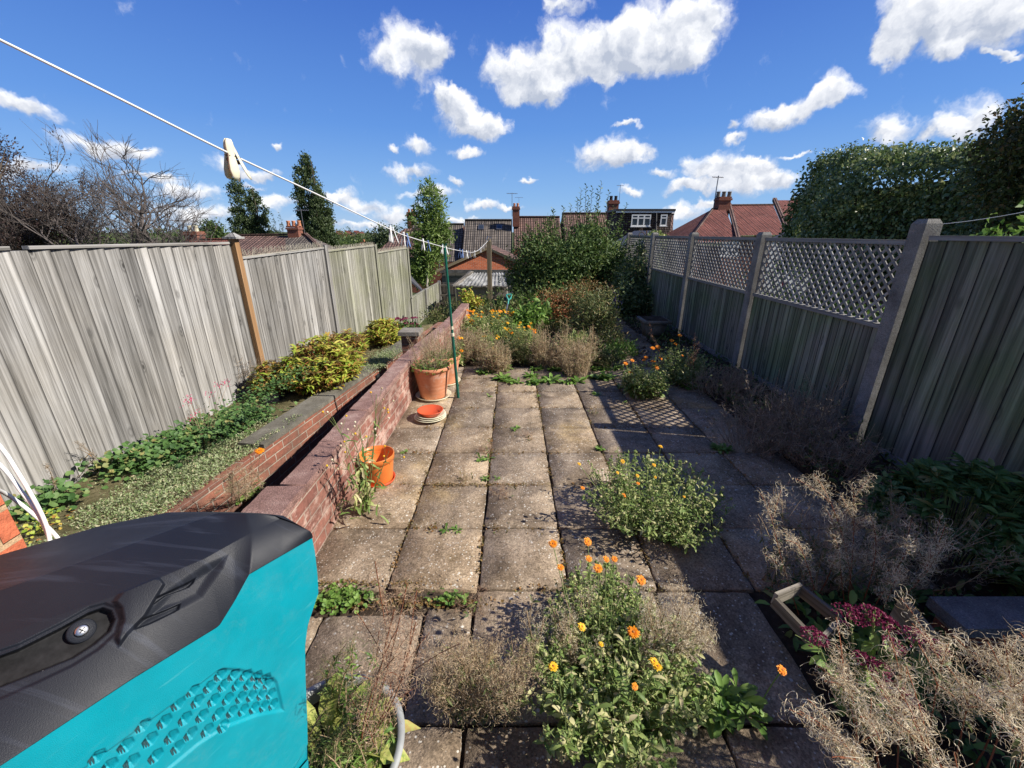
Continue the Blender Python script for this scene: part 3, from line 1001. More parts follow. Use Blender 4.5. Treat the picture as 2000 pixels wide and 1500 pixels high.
# ================================================================== SETTING
# terrain: one sheet; garden hollow near, falling away beyond the garden, rising to a far hill
def terrain_z(x, y):
    if y < 7: z = -.62
    elif y < 13: z = -.62 - .15 * (y - 7) / 6
    elif y < 60: z = -.77 - 6.24 * (1 - math.cos((y - 13) / 47 * math.pi)) / 2
    elif y < 700: z = -7.0 - 4 * min(1, (y - 60) / 300)
    else: z = -11 + 13 * min(1, (y - 700) / 1100) ** 1.2
    if y > 900: z += 3 * math.sin(x / 210 + 1) + 2 * math.sin(x / 90)
    return z


A = Acc()
xs = np.concatenate([-np.geomspace(2600, 6, 26), np.linspace(-4, 5, 10), np.geomspace(7, 2600, 26)])
ys = np.concatenate([np.linspace(-12, 6, 6), np.linspace(7, 60, 28), np.geomspace(66, 2600, 30)])
V = [(x, y, terrain_z(x, y)) for y in ys for x in xs]
nx = len(xs)
i = (np.arange(len(ys) - 1)[:, None] * nx + np.arange(nx - 1)).ravel()
A.add(V, np.stack([i, i + 1, i + 1 + nx, i + nx], -1))
struct('ground', A, M['field'], smooth=True)

# garden soil under the slabs and in the planting bed, with the far ground hidden behind plants
A = Acc()
def bumpy(x0, x1, y0, y1, z, step, amp, skirt=-.5, zf=None):
    X = np.linspace(x0, x1, max(2, int((x1 - x0) / step))); Y = np.linspace(y0, y1, max(2, int((y1 - y0) / step)))
    gx, gy = np.meshgrid(X, Y)
    gz = np.full_like(gx, z) + rng.normal(size=gx.shape) * amp
    if zf is not None: gz = gz + zf(gx, gy)
    gz[0] = gz[-1] = skirt; gz[:, 0] = gz[:, -1] = skirt
    V = np.stack([gx, gy, gz], -1).reshape(-1, 3); n = len(X)
    i = (np.arange(len(Y) - 1)[:, None] * n + np.arange(n - 1)).ravel()
    A.add(V, np.stack([i, i + 1, i + 1 + n, i + n], -1))
bumpy(-1.30, 3.15, -2.2, 5.3, -.024, .05, .005)
bumpy(-1.07, -.15, 1.39, 1.56, -.004, .03, .006, skirt=-.05)
struct('patio_bed', A, M['soil'])
A = Acc(); bumpy(2.10, 2.84, -1.5, 11.0, .03, .06, .012, zf=lambda x, y: .05 * (x - 2.1) / .74 + .012 * np.sin(y * 3))
bumpy(1.19, 2.12, -1.5, 1.535, -.01, .05, .014)
struct('fence_border', A, M['soil'])
A = Acc()
bumpy(-.98, 3.15, 5.2, 11.5, .02, .07, .018)
struct('planting_bed', A, M['soil'])

FT = .085                                    # left fence runs slightly inwards
def fenceL(y): return -3.46 + FT * y
def wallL(y): return -2.47 + .132 * y
A = Acc()
Y = np.linspace(.9, 8.2, 74); V = []
for y in Y:
    a, b = fenceL(y) - .6, wallL(y) - .03
    for k in range(14):
        x = a + (b - a) * k / 13
        z = -.15 + .115 * k / 13 + .015 * math.sin(3 * x + 2 * y) + random.gauss(0, .006)
        V.append((x, y, -.5 if (k in (0, 13) or y == Y[0] or y == Y[-1]) else z))
i = (np.arange(73)[:, None] * 14 + np.arange(13)).ravel()
A.add(V, np.stack([i, i + 1, i + 15, i + 14], -1))
struct('raised_bed', A, M['bed_soil'])

# paving slabs
A = Acc()
def slab(x0, x1, y0, y1, z=0.0):
    gx_, g = random.uniform(.0045, .0075), random.uniform(.002, .0045)
    tx, ty = random.gauss(0, .003), random.gauss(0, .003); dz = random.gauss(0, .0018)
    pts = []
    n = 9
    for (ax, ay), (bx, by) in (((x0 + gx_, y0 + g), (x1 - gx_, y0 + g)), ((x1 - gx_, y0 + g), (x1 - gx_, y1 - g)), ((x1 - gx_, y1 - g), (x0 + gx_, y1 - g)), ((x0 + gx_, y1 - g), (x0 + gx_, y0 + g))):
        for k in range(n):
            t = k / n
            pts.append([ax + (bx - ax) * t, ay + (by - ay) * t])
    pts = np.array(pts); c = pts.mean(0)
    pts += rng.normal(size=pts.shape) * .002
    for k in (0, n, 2 * n, 3 * n): pts[k] += (c - pts[k]) * .02
    def zz(p): return z + dz + (p[:, 0] - c[0]) * tx + (p[:, 1] - c[1]) * ty
    inn = pts + (c - pts) * .012
    top = np.column_stack([inn, zz(inn)]); mid = np.column_stack([pts, zz(pts) - .004]); bot = np.column_stack([pts, zz(pts) - .05])
    k = len(pts); j = np.arange(k); j2 = (j + 1) % k
    cen = np.array([[c[0], c[1], z + dz]])
    V = np.concatenate([top, mid, bot, cen])
    A.add(V, np.concatenate([np.stack([j + k, j2 + k, j2, j], -1), np.stack([j + 2 * k, j2 + 2 * k, j2 + k, j + k], -1)]))
    A.F.setdefault((3, 0), []).append(np.stack([j, j2, np.full(k, 3 * k)], -1) + A.n - len(V))
XE = [-1.077, -.62, -.17, .28, .728, 1.21, 1.68, 2.13]
for r_ in range(8):
    y0 = 1.545 + .447 * r_
    for k in range(len(XE) - 1):
        j = .004
        slab(XE[k] + random.uniform(-j, j), XE[k + 1] + random.uniform(-j, j), y0, y0 + .447)
for a_, b_, y0, y1 in ((-1.31, -.86, .955, 1.40), (-.86, -.405, .955, 1.40), (-.40, -.18, .955, 1.44), (-.178, .28, .96, 1.538), (.28, .70, .955, 1.540), (.70, 1.165, .96, 1.536)): slab(a_, b_, y0, y1)
for k in range(5): slab(-1.08 + .456 * k, -1.08 + .456 * (k + 1), .50, .95)
for k in range(5): slab(-1.31 + .456 * k, -1.31 + .456 * (k + 1), .04, .495)
for k in range(9):                          # shaded path on the right of the bed
    y0 = 5.13 + .447 * k
    for xx in (1.25, 1.70): slab(xx, xx + .452, y0, y0 + .447, .03 * k / 9 + .03)
struct('patio', A, M['slab'])

# ------------------------------------------------------------------ walls on the left
def run(acc, pts, w, z0, z1, m=0, side=-1, u0=0.0, mtop=None):
    """wall along plan polyline pts (its right-hand face line); thickness w to the left; uv in metres"""
    pts = [Vector((*p, 0)) for p in pts]
    d = [(pts[k + 1] - pts[k]).normalized() for k in range(len(pts) - 1)]
    nrm = []
    for k in range(len(pts)):
        dd = d[max(0, k - 1)] + d[min(len(d) - 1, k)]
        dd.normalize(); nrm.append(Vector((-dd.y, dd.x, 0)))
    u = u0
    up0, up1 = Vector((0, 0, z0)), Vector((0, 0, z1))
    for k in range(len(d)):
        a, b = pts[k], pts[k + 1]; al, bl = a + nrm[k] * w, b + nrm[k + 1] * w
        L = (b - a).length
        acc.add([a + up0, b + up0, b + up1, a + up1], [[0, 1, 2, 3]], [(u, z0), (u + L, z0), (u + L, z1), (u, z1)], m)
        acc.add([bl + up0, al + up0, al + up1, bl + up1], [[0, 1, 2, 3]], [(u + L, z0), (u, z0), (u, z1), (u + L, z1)], m)
        acc.add([a + up1, b + up1, bl + up1, al + up1], [[0, 1, 2, 3]], [(u, 0), (u + L, 0), (u + L, w), (u, w)], m if mtop is None else mtop)
        u += L
    for k, s in ((0, 1), (len(pts) - 1, -1)):
        a, al = pts[k], pts[k] + nrm[k] * w
        q = [al + up0, a + up0, a + up1, al + up1]
        acc.add(q if s > 0 else q[::-1], [[0, 1, 2, 3]], [(0, z0), (w, z0), (w, z1), (0, z1)][::s], m)


W2 = thing('brick_wall', (-1.1, 3, 0), 'pinkish painted low brick wall with speckled maroon top, along the sunny side of the patio', 'wall')
A = Acc()
PW = [(-1.070, 1.80), (-1.055, 3.2), (-1.045, 4.2), (-.93, 5.2), (-.84, 6.3), (-.80, 7.6)]
run(A, PW, .125, -.70, .395)
run(A, [(-1.070, 1.30), (-1.070, 1.798)], .185, -.70, .395)
obj('brickwork', A, M['brick_pink'], W2)
# worn coping in short lengths with rough edges
A = Acc()
def rough_len(x0, y0, x1, y1, w, z0, z1):
    n = 10; R_, L_ = [], []
    for k in range(n + 1):
        t = k / n; x = x0 + (x1 - x0) * t; y = y0 + (y1 - y0) * t
        R_.append((x + .008 + random.gauss(0, .0022), y)); L_.append((x - w - .008 + random.gauss(0, .0022), y))
    out_ = R_ + L_[::-1]; k = len(out_)
    c = np.mean(out_, 0); inn_ = [(p[0] + (c[0] - p[0]) * .05, p[1] + (c[1] - p[1]) * .012) for p in out_]
    V = [(x, y, z0) for x, y in out_] + [(x, y, z1 - .009 + random.gauss(0, .0012)) for x, y in out_] + [(x, y, z1 + random.gauss(0, .001)) for x, y in inn_]
    i_ = np.arange(k); j_ = (i_ + 1) % k
    A.add(V, np.concatenate([np.stack([i_, j_, j_ + k, i_ + k], -1), np.stack([i_ + k, j_ + k, j_ + 2 * k, i_ + 2 * k], -1)]))
    A.add(V[2 * k:], [[q, q + 1, k - 2 - q, k - 1 - q] for q in range(n)])
def pwx(y): return float(np.interp(y, [p[1] for p in PW], [p[0] for p in PW]))
y = 1.80
while y < 7.5:
    y1 = min(y + random.uniform(.42, .5), 7.6); rough_len(pwx(y), y + .003, pwx(y1), y1 - .003, .125, .396, .432 + random.gauss(0, .002)); y = y1
rough_len(-1.070, 1.30, -1.070, 1.795, .185, .396, .432)
obj('coping', A, M['wall_top'], W2)

W1 = thing('brick_wall', (-2.2, 4, -.4), 'red brick retaining wall with pale mortar and dark concrete coping, below the left bed', 'wall')
A = Acc()
pl = [(wallL(y), y) for y in (.9, 3.0, 5.0, 7.0, 8.2)]
run(A, pl, .11, -.75, -.041)
obj('brickwork', A, M['brick_red'], W1)
A = Acc()
pl = [(wallL(y) + .006, y) for y in (3.02, 5.0, 6.9)]
run(A, pl, .235, -.040, .0)
obj('coping', A, M['coping'], W1)
A = Acc()
p = Vector((wallL(5.15), 5.15, -.17))
box(A, p + Vector((.004, 0, 0)), (.02, .13, .12)); obj('air_vent', A, M['black_metal'], W1)
t = thing('brick_pier', (-1.30, 5.25, -.4), 'short brick pier with flat stone cap in the gap between the two walls', 'pier')
A = Acc(); box(A, (-1.32, 5.25, .0), (.21, .22, .82)); obj('brickwork', A, M['brick_red'], t)
A = Acc(); box(A, (-1.32, 5.25, .44), (.27, .28, .05)); obj('cap', A, M['stone'], t)

# ------------------------------------------------------------------ fences
def boards(acc, a, b, zb, ztop, w=.125, th=.016, face=1, m=0, stepang=.10, jit=.004):
    """vertical feather-edge boards between plan points a,b; ztop(t) gives the top"""
    a, b = Vector((*a, 0)), Vector((*b, 0)); d = (b - a); L = d.length; d.normalize()
    n = Vector((-d.y, d.x, 0)) * face
    k = max(1, round(L / w)); ww = L / k
    for i in range(k):
        s = (i + .5) * ww; t = s / L
        c = a + d * s
        z0 = zb + random.uniform(-.004, .004); z1 = ztop(t) + random.uniform(-jit, jit)
        ca, sa = math.cos(stepang), math.sin(stepang)
        ax = (d * ca + n * sa) * (ww * .53); ay = (n * ca - d * sa) * th / 2
        c = c + n * random.uniform(0, .002); c.z = (z0 + z1) / 2
        obox(acc, c, ax, ay, (0, 0, (z1 - z0) / 2), m, (10 * random.randint(1, 60), random.uniform(0, 99)), us=.06 / (ww * .53))


def spikes(acc, a, b, h=.055):
    a, b = Vector(a), Vector(b); n = int((b - a).length / .045)
    for i in range(n):
        p = a.lerp(b, (i + .5) / n)
        for s in (-1, 0, 1):
            q = p + Vector((random.uniform(-.008, .008) + s * .018, random.uniform(-.02, .02), h * random.uniform(.8, 1.1)))
            tube(acc, [p + Vector((s * .012, 0, 0)), q], [.0032, .0018], 3, 0, False)
    beam(acc, a, b, .04, .004)


FL = thing('timber_fence', (-3.1, 4, -.16), 'tall weathered grey close-board fence along the left side, its far panels topped with cat spikes', 'fence')
c_ = 1.93 * .995
ys0 = 4.72
joint = [ys0 + c_ * k for k in (-2, -1, 0, 1, 2, 3)]
tops = [(1.545, 1.545), (1.545, 1.535), (1.37, 1.42), (1.37, 1.40), (1.26, 1.29)]
for k in range(5):
    y0, y1 = joint[k] + .05, joint[k + 1] - .05
    mat = 'fence_grey' if k < 3 else 'fence_green'
    A = Acc()
    za, zb_ = tops[k]
    if k == 0: y0 = 1.0
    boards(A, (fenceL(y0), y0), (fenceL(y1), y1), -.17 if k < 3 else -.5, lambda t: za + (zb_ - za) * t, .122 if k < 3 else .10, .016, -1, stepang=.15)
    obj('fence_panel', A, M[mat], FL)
    A = Acc()
    beam(A, (fenceL(y0) + .004, y0, za + .014), (fenceL(y1) + .004, y1, zb_ + .014), .052, .022, uo=(random.random() * 9, 3)); obj('capping_rail', A, M[mat], FL)
    for za2, zb2 in ((za - .25, zb_ - .25), (.2, .2)):
        A = Acc(); beam(A, (fenceL(y0) - .035, y0, za2), (fenceL(y1) - .035, y1, zb2), .035, .06); obj('rail', A, M[mat], FL)
    if k >= 2:
        A = Acc(); spikes(A, (fenceL(y0) + .01, y0, za + .028), (fenceL(y1) + .01, y1, zb_ + .028), .06 if k > 2 else .085)
        obj('cat_spikes', A, M['dirty_cream'], FL)
for k in range(1, 6):
    y = joint[k]; x = fenceL(y)
    A = Acc()
    if k == 2:
        box(A, (x + .03, y, .70), (.07, .07, 1.78), rz=-FT); obj('fence_post', A, M['orange_wood'], FL, label='newer orange-brown timber fence post with a grey cap')
        A = Acc(); prism(A, [(x - .04, y - .075), (x + .11, y - .075), (x + .11, y + .075), (x - .04, y + .075)], 1.591, 1.612)
        obox(A, (x + .035, y, 1.632), (.06, 0, 0), (0, .06, 0), (0, 0, .02), taper=.25)
        obj('post_cap', A, M['fence_grey'], FL)
        continue
    top = {1: 1.54, 3: 1.475, 4: 1.44, 5: 1.34}[k]
    box(A, (x + (.012 if k > 1 else -.02), y, (top - .5) / 2), (.06, .085 if k > 1 else .115, top + .5), rz=-FT)
    obj('fence_post', A, M['fence_grey' if k < 4 else 'fence_green'], FL)

# lower fence that continues down to the gate
F2 = thing('timber_fence', (-2.2, 12, -.6), 'low weathered greenish fence running on from the tall left fence down to the dark gate', 'fence')
P0 = AT(803, 583, 10.3); P1 = AT(828, 568, 12.2); P2 = AT(856, 553, 14.6)
for a, b, q in ((P0, P1, 1), (P1, P2, 2)):
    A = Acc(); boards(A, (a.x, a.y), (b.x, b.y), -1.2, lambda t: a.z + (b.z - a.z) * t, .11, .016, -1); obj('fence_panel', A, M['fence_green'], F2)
    A = Acc(); beam(A, (a.x, a.y, a.z + .015), (b.x, b.y, b.z + .015), .05, .03); obj('rail', A, M['fence_green'], F2)
for p in (P1, P2):
    A = Acc(); box(A, (p.x + .03, p.y, p.z / 2 - .55), (.09, .09, abs(p.z) + 1.2)); obj('fence_post', A, M['fence_grey'], F2)
# slope behind it
GT = thing('garden_gate', AT(874, 605, 14.7), 'dark slatted timber gate between the low left fence and the small shed', 'gate')
A = Acc(); a, b = AT(861, 552, 14.7), AT(889, 552, 14.7)
boards(A, (a.x, a.y), (b.x, b.y), AT(874, 606, 14.7).z, lambda t: a.z, .10, .02, -1); obj('boards', A, M['gate_wood'], GT)
for yy in (557, 577, 602):
    A = Acc(); beam(A, AT(861, yy, 14.64), AT(889, yy, 14.64), .04, .07); obj('crossbar', A, M['gate_wood'], GT)

# right fence
FX = 2.86
PY = [-1.9, 3.03, 4.94, 6.85, 8.72, 10.6]
FR = thing('garden_fence', (FX, 5, 0), 'dark shaded right-hand fence with concrete posts and diamond trellis above the boards', 'fence')
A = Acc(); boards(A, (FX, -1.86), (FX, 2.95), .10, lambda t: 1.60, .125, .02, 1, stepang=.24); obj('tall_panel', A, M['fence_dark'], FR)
A = Acc(); box(A, (FX, .55, -.05), (.04, 4.8, .30)); obj('gravel_board', A, M['post_concrete'], FR)
A = Acc(); beam(A, (FX - .005, -1.86, 1.618), (FX - .005, 2.95, 1.618), .055, .03); obj('top_rail', A, M['trellis'], FR)
for z in (.3, .9, 1.4):
    A = Acc(); beam(A, (FX + .05, -1.86, z), (FX + .05, 2.95, z), .04, .07); obj('rail', A, M['fence_dark'], FR)


def trellis(acc, y0, y1, z0, z1, x, sp=.088):
    Hh = z1 - z0; Ln = y1 - y0
    for sgn, dx in ((1, 0), (-1, .009)):
        cc = -Hh
        while cc < Ln:
            ya, yb = max(0, cc), min(Ln, cc + Hh)
            if yb - ya > .02:
                za, zb = (ya - cc), (yb - cc)
                if sgn < 0: za, zb = Hh - za, Hh - zb
                beam(acc, (x + dx, y0 + ya, z0 + za), (x + dx, y0 + yb, z0 + zb), .0085, .021, up=(0, sgn * -1, 1), uo=(random.random() * 9, random.random() * 9))
            cc += sp
for k in range(1, 5):
    y0, y1 = PY[k] + .07, PY[k + 1] - .07
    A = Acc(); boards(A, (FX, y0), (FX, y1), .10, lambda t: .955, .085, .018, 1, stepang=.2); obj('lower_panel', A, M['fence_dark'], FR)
    A = Acc(); beam(A, (FX - .008, y0, .975), (FX - .008, y1, .975), .06, .035); beam(A, (FX - .004, y0, 1.585), (FX - .004, y1, 1.585), .04, .035)
    for yy in (y0 + .015, y1 - .015): beam(A, (FX, yy, .993), (FX, yy, 1.566), .03, .03, up=(0, 1, 0))
    obj('rail', A, M['trellis'], FR)
    A = Acc(); trellis(A, y0 + .03, y1 - .03, .993, 1.567, FX - .006); obj('trellis', A, M['trellis'], FR)
    A = Acc(); box(A, (FX, (y0 + y1) / 2, -.05), (.04, y1 - y0, .30)); obj('gravel_board', A, M['post_concrete'], FR)
for k in range(0, 6):
    A = Acc(); w = .115
    top = 1.74 if k == 1 else (1.66 if k else 1.60)
    prism(A, [(FX - w / 2, PY[k] - w / 2), (FX + w / 2, PY[k] - w / 2), (FX + w / 2, PY[k] + w / 2), (FX - w / 2, PY[k] + w / 2)], -.3, top - .03)
    obox(A, (FX, PY[k], top - .0148), (w / 2 - .002, 0, 0), (0, w / 2 - .002, 0), (0, 0, .015), taper=.72)
    obj('fence_post', A, M['post_concrete'], FR)

# brick corner of the house, far left in front
t = thing('brick_pillar', (-1.3, .5, 0), 'rough orange-red brick corner of the house at the left edge beside the white cables', 'wall')
A = Acc(); x1 = -1.035; y1 = .70
prism(A, [(x1 - .5, -.3), (x1, -.3), (x1 + .006, .45), (x1, y1), (x1 - .5, y1)], -.4, 2.6)
obj('brickwork', A, M['brick_rough'], t)

# ================================================================== HOUSES
def roofquad(A, e0, e1, r1, r0, m=0, uv0=(0, 0)): quad(A, e0, e1, r1, r0, m, uv0)


def chimney(parent, px0, px1, ytop, ybot, zc, mat='brick_house', pots=2, potc='terracotta', potx=None):
    a, b = AT(px0, ytop, zc), AT(px1, ytop, zc); zb = AT(px0, ybot, zc).z
    w = (b - a).length; c = (a + b) / 2; h = a.z - zb
    A = Acc(); y = c.y + w * .4
    box(A, (c.x, y, zb + h / 2 - .3), (w * .86, w * .8, h + .6 - .25))
    box(A, (c.x, y, a.z - .115 - h * .06), (w, w * .92, h * .12)); box(A, (c.x, y, a.z - .05), (w * .9, w * .84, .1))
    ch = obj('chimney', A, M[mat], parent)
    for k in range(pots):
        A = Acc(); xx = c.x + (k - (pots - 1) / 2) * w * .42
        lathe(A, (xx, y, a.z), [(w * .15, 0), (w * .13, w * .3), (w * .16, w * .34), (w * .14, w * .38), (w * .1, w * .3)], 10)
        o = obj('chimney_pot', A, M[potc], ch) if False else obj('chimney_pot', A, M[potc], parent)
    return c, y, a.z


def aerial(parent, p, h, w, dish=False):
    A = Acc(); p = Vector(p)
    r = max(.012, h * .012)
    tube(A, [p, p + Vector((0, 0, h))], r, 5)
    q = p + Vector((0, 0, h * .97))
    tube(A, [q - Vector((w * .5, 0, 0)), q + Vector((w * .5, w * .2, 0))], r * .8, 4)
    for k in range(7):
        c = q + Vector((w * (-.5 + k / 6), w * .2 * (k / 6), 0)); tube(A, [c - Vector((0, w * .12, w * .05)), c + Vector((0, w * .12, w * .05))], r * .6, 4)
    obj('aerial', A, M['alu'], parent)


def window(parent, px0, px1, y0, y1, zc, panes=2, transom=.3, name='window', frame='white', t=.05, sill=True):
    a, b = AT(px0, y0, zc), AT(px1, y0, zc); z1 = a.z; z0 = AT(px0, y1, zc).z
    y = a.y; x0, x1 = a.x, b.x
    A = Acc(); f = t
    for zz in (z0 + f / 2, z1 - f / 2): box(A, ((x0 + x1) / 2, y, zz), (x1 - x0, .07, f))
    for i in range(panes + 1):
        xx = x0 + f / 2 + (x1 - x0 - f) * i / panes
        box(A, (xx, y, (z0 + z1) / 2), (f * (1 if i in (0, panes) else 1.3), .072, z1 - z0 - 2 * f - .002))
    if transom: box(A, ((x0 + x1) / 2, y, z1 - (z1 - z0) * transom), (x1 - x0 - .01, .076, f))
    if sill: box(A, ((x0 + x1) / 2, y - .03, z0 - .03), (x1 - x0 + .1, .14, .055))
    o = obj('window_frame', A, M[frame], parent)
    A = Acc(); box(A, ((x0 + x1) / 2, y + .01, (z0 + z1) / 2), (x1 - x0 - .02, .012, z1 - z0 - .02)); obj('window_pane', A, M['glass'], o)
    return o


def slope_house(name, x0, x1, yr, ye, zr, run_, roof, label, x0e=None, x1e=None, wall='brick_house', base=-9, back=True, cat='house', group=None):
    """terrace unit: ridge at photo height yr (depth zr), eave run_ metres nearer at height ye"""
    r0, r1 = AT(x0, yr, zr), AT(x1, yr, zr)
    e_y = r0.y - run_
    ze = EYE - (ye - 455) / 853 * (zr - run_)
    e0 = Vector((r0.x if x0e is None else x0e, e_y, ze)); e1 = Vector((r1.x if x1e is None else x1e, e_y, ze))
    rt = thing(name, (r0.x / 2 + r1.x / 2, r0.y, base), label, cat, group)
    A = Acc(); roofquad(A, e0, e1, r1, r0)
    b0, b1 = Vector((r0.x, r0.y + run_, ze)), Vector((r1.x, r0.y + run_, ze))
    roofquad(A, b1, b0, r0, r1)
    obj('roof', A, M[roof], rt)
    A = Acc()
    zt = ze - .05
    for (p, q) in ((e0, e1), (e1, b1), (b1, b0), (b0, e0)):
        p = Vector((p.x, p.y + (.25 if p.y == e_y else -.25), zt)); q = Vector((q.x, q.y + (.25 if q.y == e_y else -.25), zt))
        quad(A, (p.x, p.y, base), (q.x, q.y, base), q, p)
    for e, r, b in ((e0, r0, b0), (e1, r1, b1)):
        tri(A, e + Vector((0, .1, -.06)), b + Vector((0, -.1, -.06)), r - Vector((0, 0, .08)))
    obj('wall', A, M[wall], rt)
    A = Acc(); beam(A, r0 + Vector((0, 0, .03)), r1 + Vector((0, 0, .03)), .26, .14); obj('ridge', A, M[roof], rt)
    A = Acc(); beam(A, e0 + Vector((0, -.05, -.05)), e1 + Vector((0, -.05, -.05)), .11, .1); obj('gutter', A, M['black_metal'], rt)
    return rt, e0, e1, r0, r1


# terrace behind the garden
T0, *_ = slope_house('terraced_house', 806, 906, 438, 513, 38, 4.2, 'roof_grey', 'terraced house with plain grey tiled roof, half hidden behind the slender tree')
chimney(T0, 793, 808, 414, 455, 38)
A = Acc(); p = AT(858, 513, 33); tube(A, [AT(858, 500, 33.4), AT(858, 530, 33.4)], .06, 6); obj('downpipe', A, M['black_metal'], T0)
T2, e0, e1, r0, r1 = slope_house('terraced_house', 908, 1000, 430, 528, 37, 4.6, 'roof_grey', 'terraced house whose grey-brown roof has two small rooflights')
for x in (939, 975):
    t_ = .17
    A = Acc(); B = Acc()
    xx = AT(x, 444, 36).x; zz = r0.z + (e0.z - r0.z) * t_; yy = r0.y + (e0.y - r0.y) * t_
    dv = (e0 - r0); dv.x = 0; dv.normalize(); nv = Vector((0, dv.z, -dv.y)); nv = -nv if nv.z < 0 else nv
    c = Vector((xx, yy, zz)) + nv * .05
    obox(A, c, (.25, 0, 0), dv * .3, nv * .05); obox(B, c + nv * .053, (.18, 0, 0), dv * .22, nv * .006)
    f = obj('rooflight', A, M['alu'], T2); obj('pane', B, M['glass'], f)
T3, e0, e1, r0, r1 = slope_house('terraced_house', 1003, 1093, 424, 487, 37, 3.2, 'roof_brown', 'terraced house with purplish brown roof right of the twin-pot chimney')
window(T3, 1033, 1050, 490, 508, 33.0)
c, y, z = chimney(T3, 1000, 1016, 403, 431, 35.5, pots=2)
aerial(T3, (c.x - .35, y, z - .8), 1.9, .9); aerial(T3, (c.x + .25, y, z), .75, .7)
T4, e0, e1, r0, r1 = slope_house('terraced_house', 1098, 1212, 417, 490, 37, 3.6, 'roof_brown', 'terraced house with brown roof mostly hidden by the tall leafy bush, beside the dormer')
c, y, z = chimney(T4, 1189, 1211, 391, 425, 34.5, pots=2, potc='black_metal')
aerial(T4, (c.x + .5, y, z - .3), 1.5, .6)
T5, e0, e1, r0, r1 = slope_house('terraced_house', 1213, 1316, 419, 481, 36, 3.8, 'roof_brown', 'house at the end of the terrace with a flat-roofed, tile-hung loft dormer and white windows', x1e=AT(1331, 481, 31.4).x)
zc = 31.2
a, b = AT(1206, 412, zc), AT(1313, 412, zc); zt = a.z; zb = AT(1206, 468, zc).z
D5 = Acc(); box(D5, ((a.x + b.x) / 2, a.y + 1.6, (zt + zb) / 2), (b.x - a.x, 3.2, zt - zb)); dm = obj('dormer', D5, M['tile_hung'], T5)
A = Acc(); box(A, ((a.x + b.x) / 2, a.y + 1.5, zt + .06), (b.x - a.x + .35, 3.5, .15)); obj('flat_roof', A, M['black_metal'], dm)
A = Acc(); box(A, ((a.x + b.x) / 2, a.y - .2, zt - .07), (b.x - a.x + .3, .04, .13)); obj('fascia', A, M['white'], dm)
window(T5, 1234, 1272, 419, 442, zc - .07, 3, .3, t=.085); window(T5, 1291, 1304, 419, 441, zc - .07, 1, .3, t=.085)
A = Acc(); tube(A, [AT(1282, 414, zc - .1), AT(1281, 458, zc - .1)], .06, 6); obj('downpipe', A, M['black_metal'], T5)

# brick garage with a gable, behind the shed
zc = 20
GA = thing('garage', AT(930, 540, zc), 'garage with a bright orange-red brick gable over grey blockwork, behind the mossy roofed shed', 'garage')
ap = AT(952, 486, zc); el, er = AT(862, 527, zc), AT(1042, 527, zc); by = el.y + 6
A = Acc(); tri(A, el, er, ap); obj('gable', A, M['brick_bright'], GA)
A = Acc(); beam(A, AT(860, 530, zc - .06), AT(1044, 530, zc - .06), .1, .16); obj('lintel', A, M['blockwork'], GA)
A = Acc(); zb_ = -2.2
quad(A, (el.x, el.y + .02, zb_), (er.x, el.y + .02, zb_), (er.x, el.y + .02, el.z), (el.x, el.y + .02, el.z))
quad(A, (el.x, by, zb_), (el.x, el.y + .02, zb_), (el.x, el.y + .02, el.z), (el.x, by, el.z))
quad(A, (er.x, el.y + .02, zb_), (er.x, by, zb_), (er.x, by, el.z), (er.x, el.y + .02, el.z))
n = NT('grey_blocks'); b = n.N.new('ShaderNodeTexBrick'); n.L.new(n.uv, b.inputs['Vector'])
b.inputs['Color1'].default_value = (.15, .145, .14, 1); b.inputs['Color2'].default_value = (.19, .18, .17, 1); b.inputs['Mortar'].default_value = (.09, .085, .08, 1)
b.inputs['Scale'].default_value = 1; b.inputs['Mortar Size'].default_value = .008; b.inputs['Brick Width'].default_value = .45; b.inputs['Row Height'].default_value = .225
M['blocks'] = n.fin(n.mix(.5, b.outputs['Color'], n.ramp(n.noise(n.pos, 8, 5), [(.3, .7), (.7, 1.2)]), 'MULTIPLY'), .9)
obj('wall', A, M['blocks'], GA)
A = Acc(); ab = Vector((ap.x, by, ap.z))
o_ = Vector((0, -.15, .05))
quad(A, el + o_ + Vector((-.25, 0, -.11)), ap + o_, ab + Vector((0, 0, .05)), Vector((el.x - .25, by, el.z - .06)))
quad(A, ap + o_, er + o_ + Vector((.25, 0, -.11)), Vector((er.x + .25, by, er.z - .06)), ab + Vector((0, 0, .05)))
obj('roof', A, M['roof_brown'], GA)
A = Acc(); beam(A, el + Vector((-.25, -.17, -.07)), ap + Vector((0, -.17, .03)), .04, .12); beam(A, ap + Vector((.02, -.17, .03)), er + Vector((.25, -.17, -.07)), .04, .12); obj('bargeboard', A, M['old_wood'], GA)

# small concrete shed with a mossy sheet roof
zc = 12.4
SH = thing('shed', AT(930, 605, zc), 'small pale rendered shed with a sagging mossy asbestos sheet roof beside the gate', 'shed')
a, b = AT(891, 561, zc), AT(990, 561, zc); zb_ = AT(891, 612, zc).z - .3
A = Acc(); box(A, ((a.x + b.x) / 2, a.y + 1.1, (a.z + zb_) / 2), (b.x - a.x, 2.2, a.z - zb_)); obj('wall', A, M['render'], SH)
A = Acc(); NX, NY = 46, 12
p0, p1 = AT(890, 559, zc - .12), AT(993, 560, zc - .12); q0, q1 = AT(921, 533, zc + 1.1), AT(985, 533, zc + 1.1)
V = []
for j in range(NY):
    for i in range(NX):
        u, v = i / (NX - 1), j / (NY - 1)
        p = p0.lerp(p1, u).lerp(q0.lerp(q1, u), v)
        p.z += .02 * math.sin(i * 1.7) + .03 * math.sin(j * 1.1 + i * .3) * (1 - v) + random.gauss(0, .006)
        V.append(p)
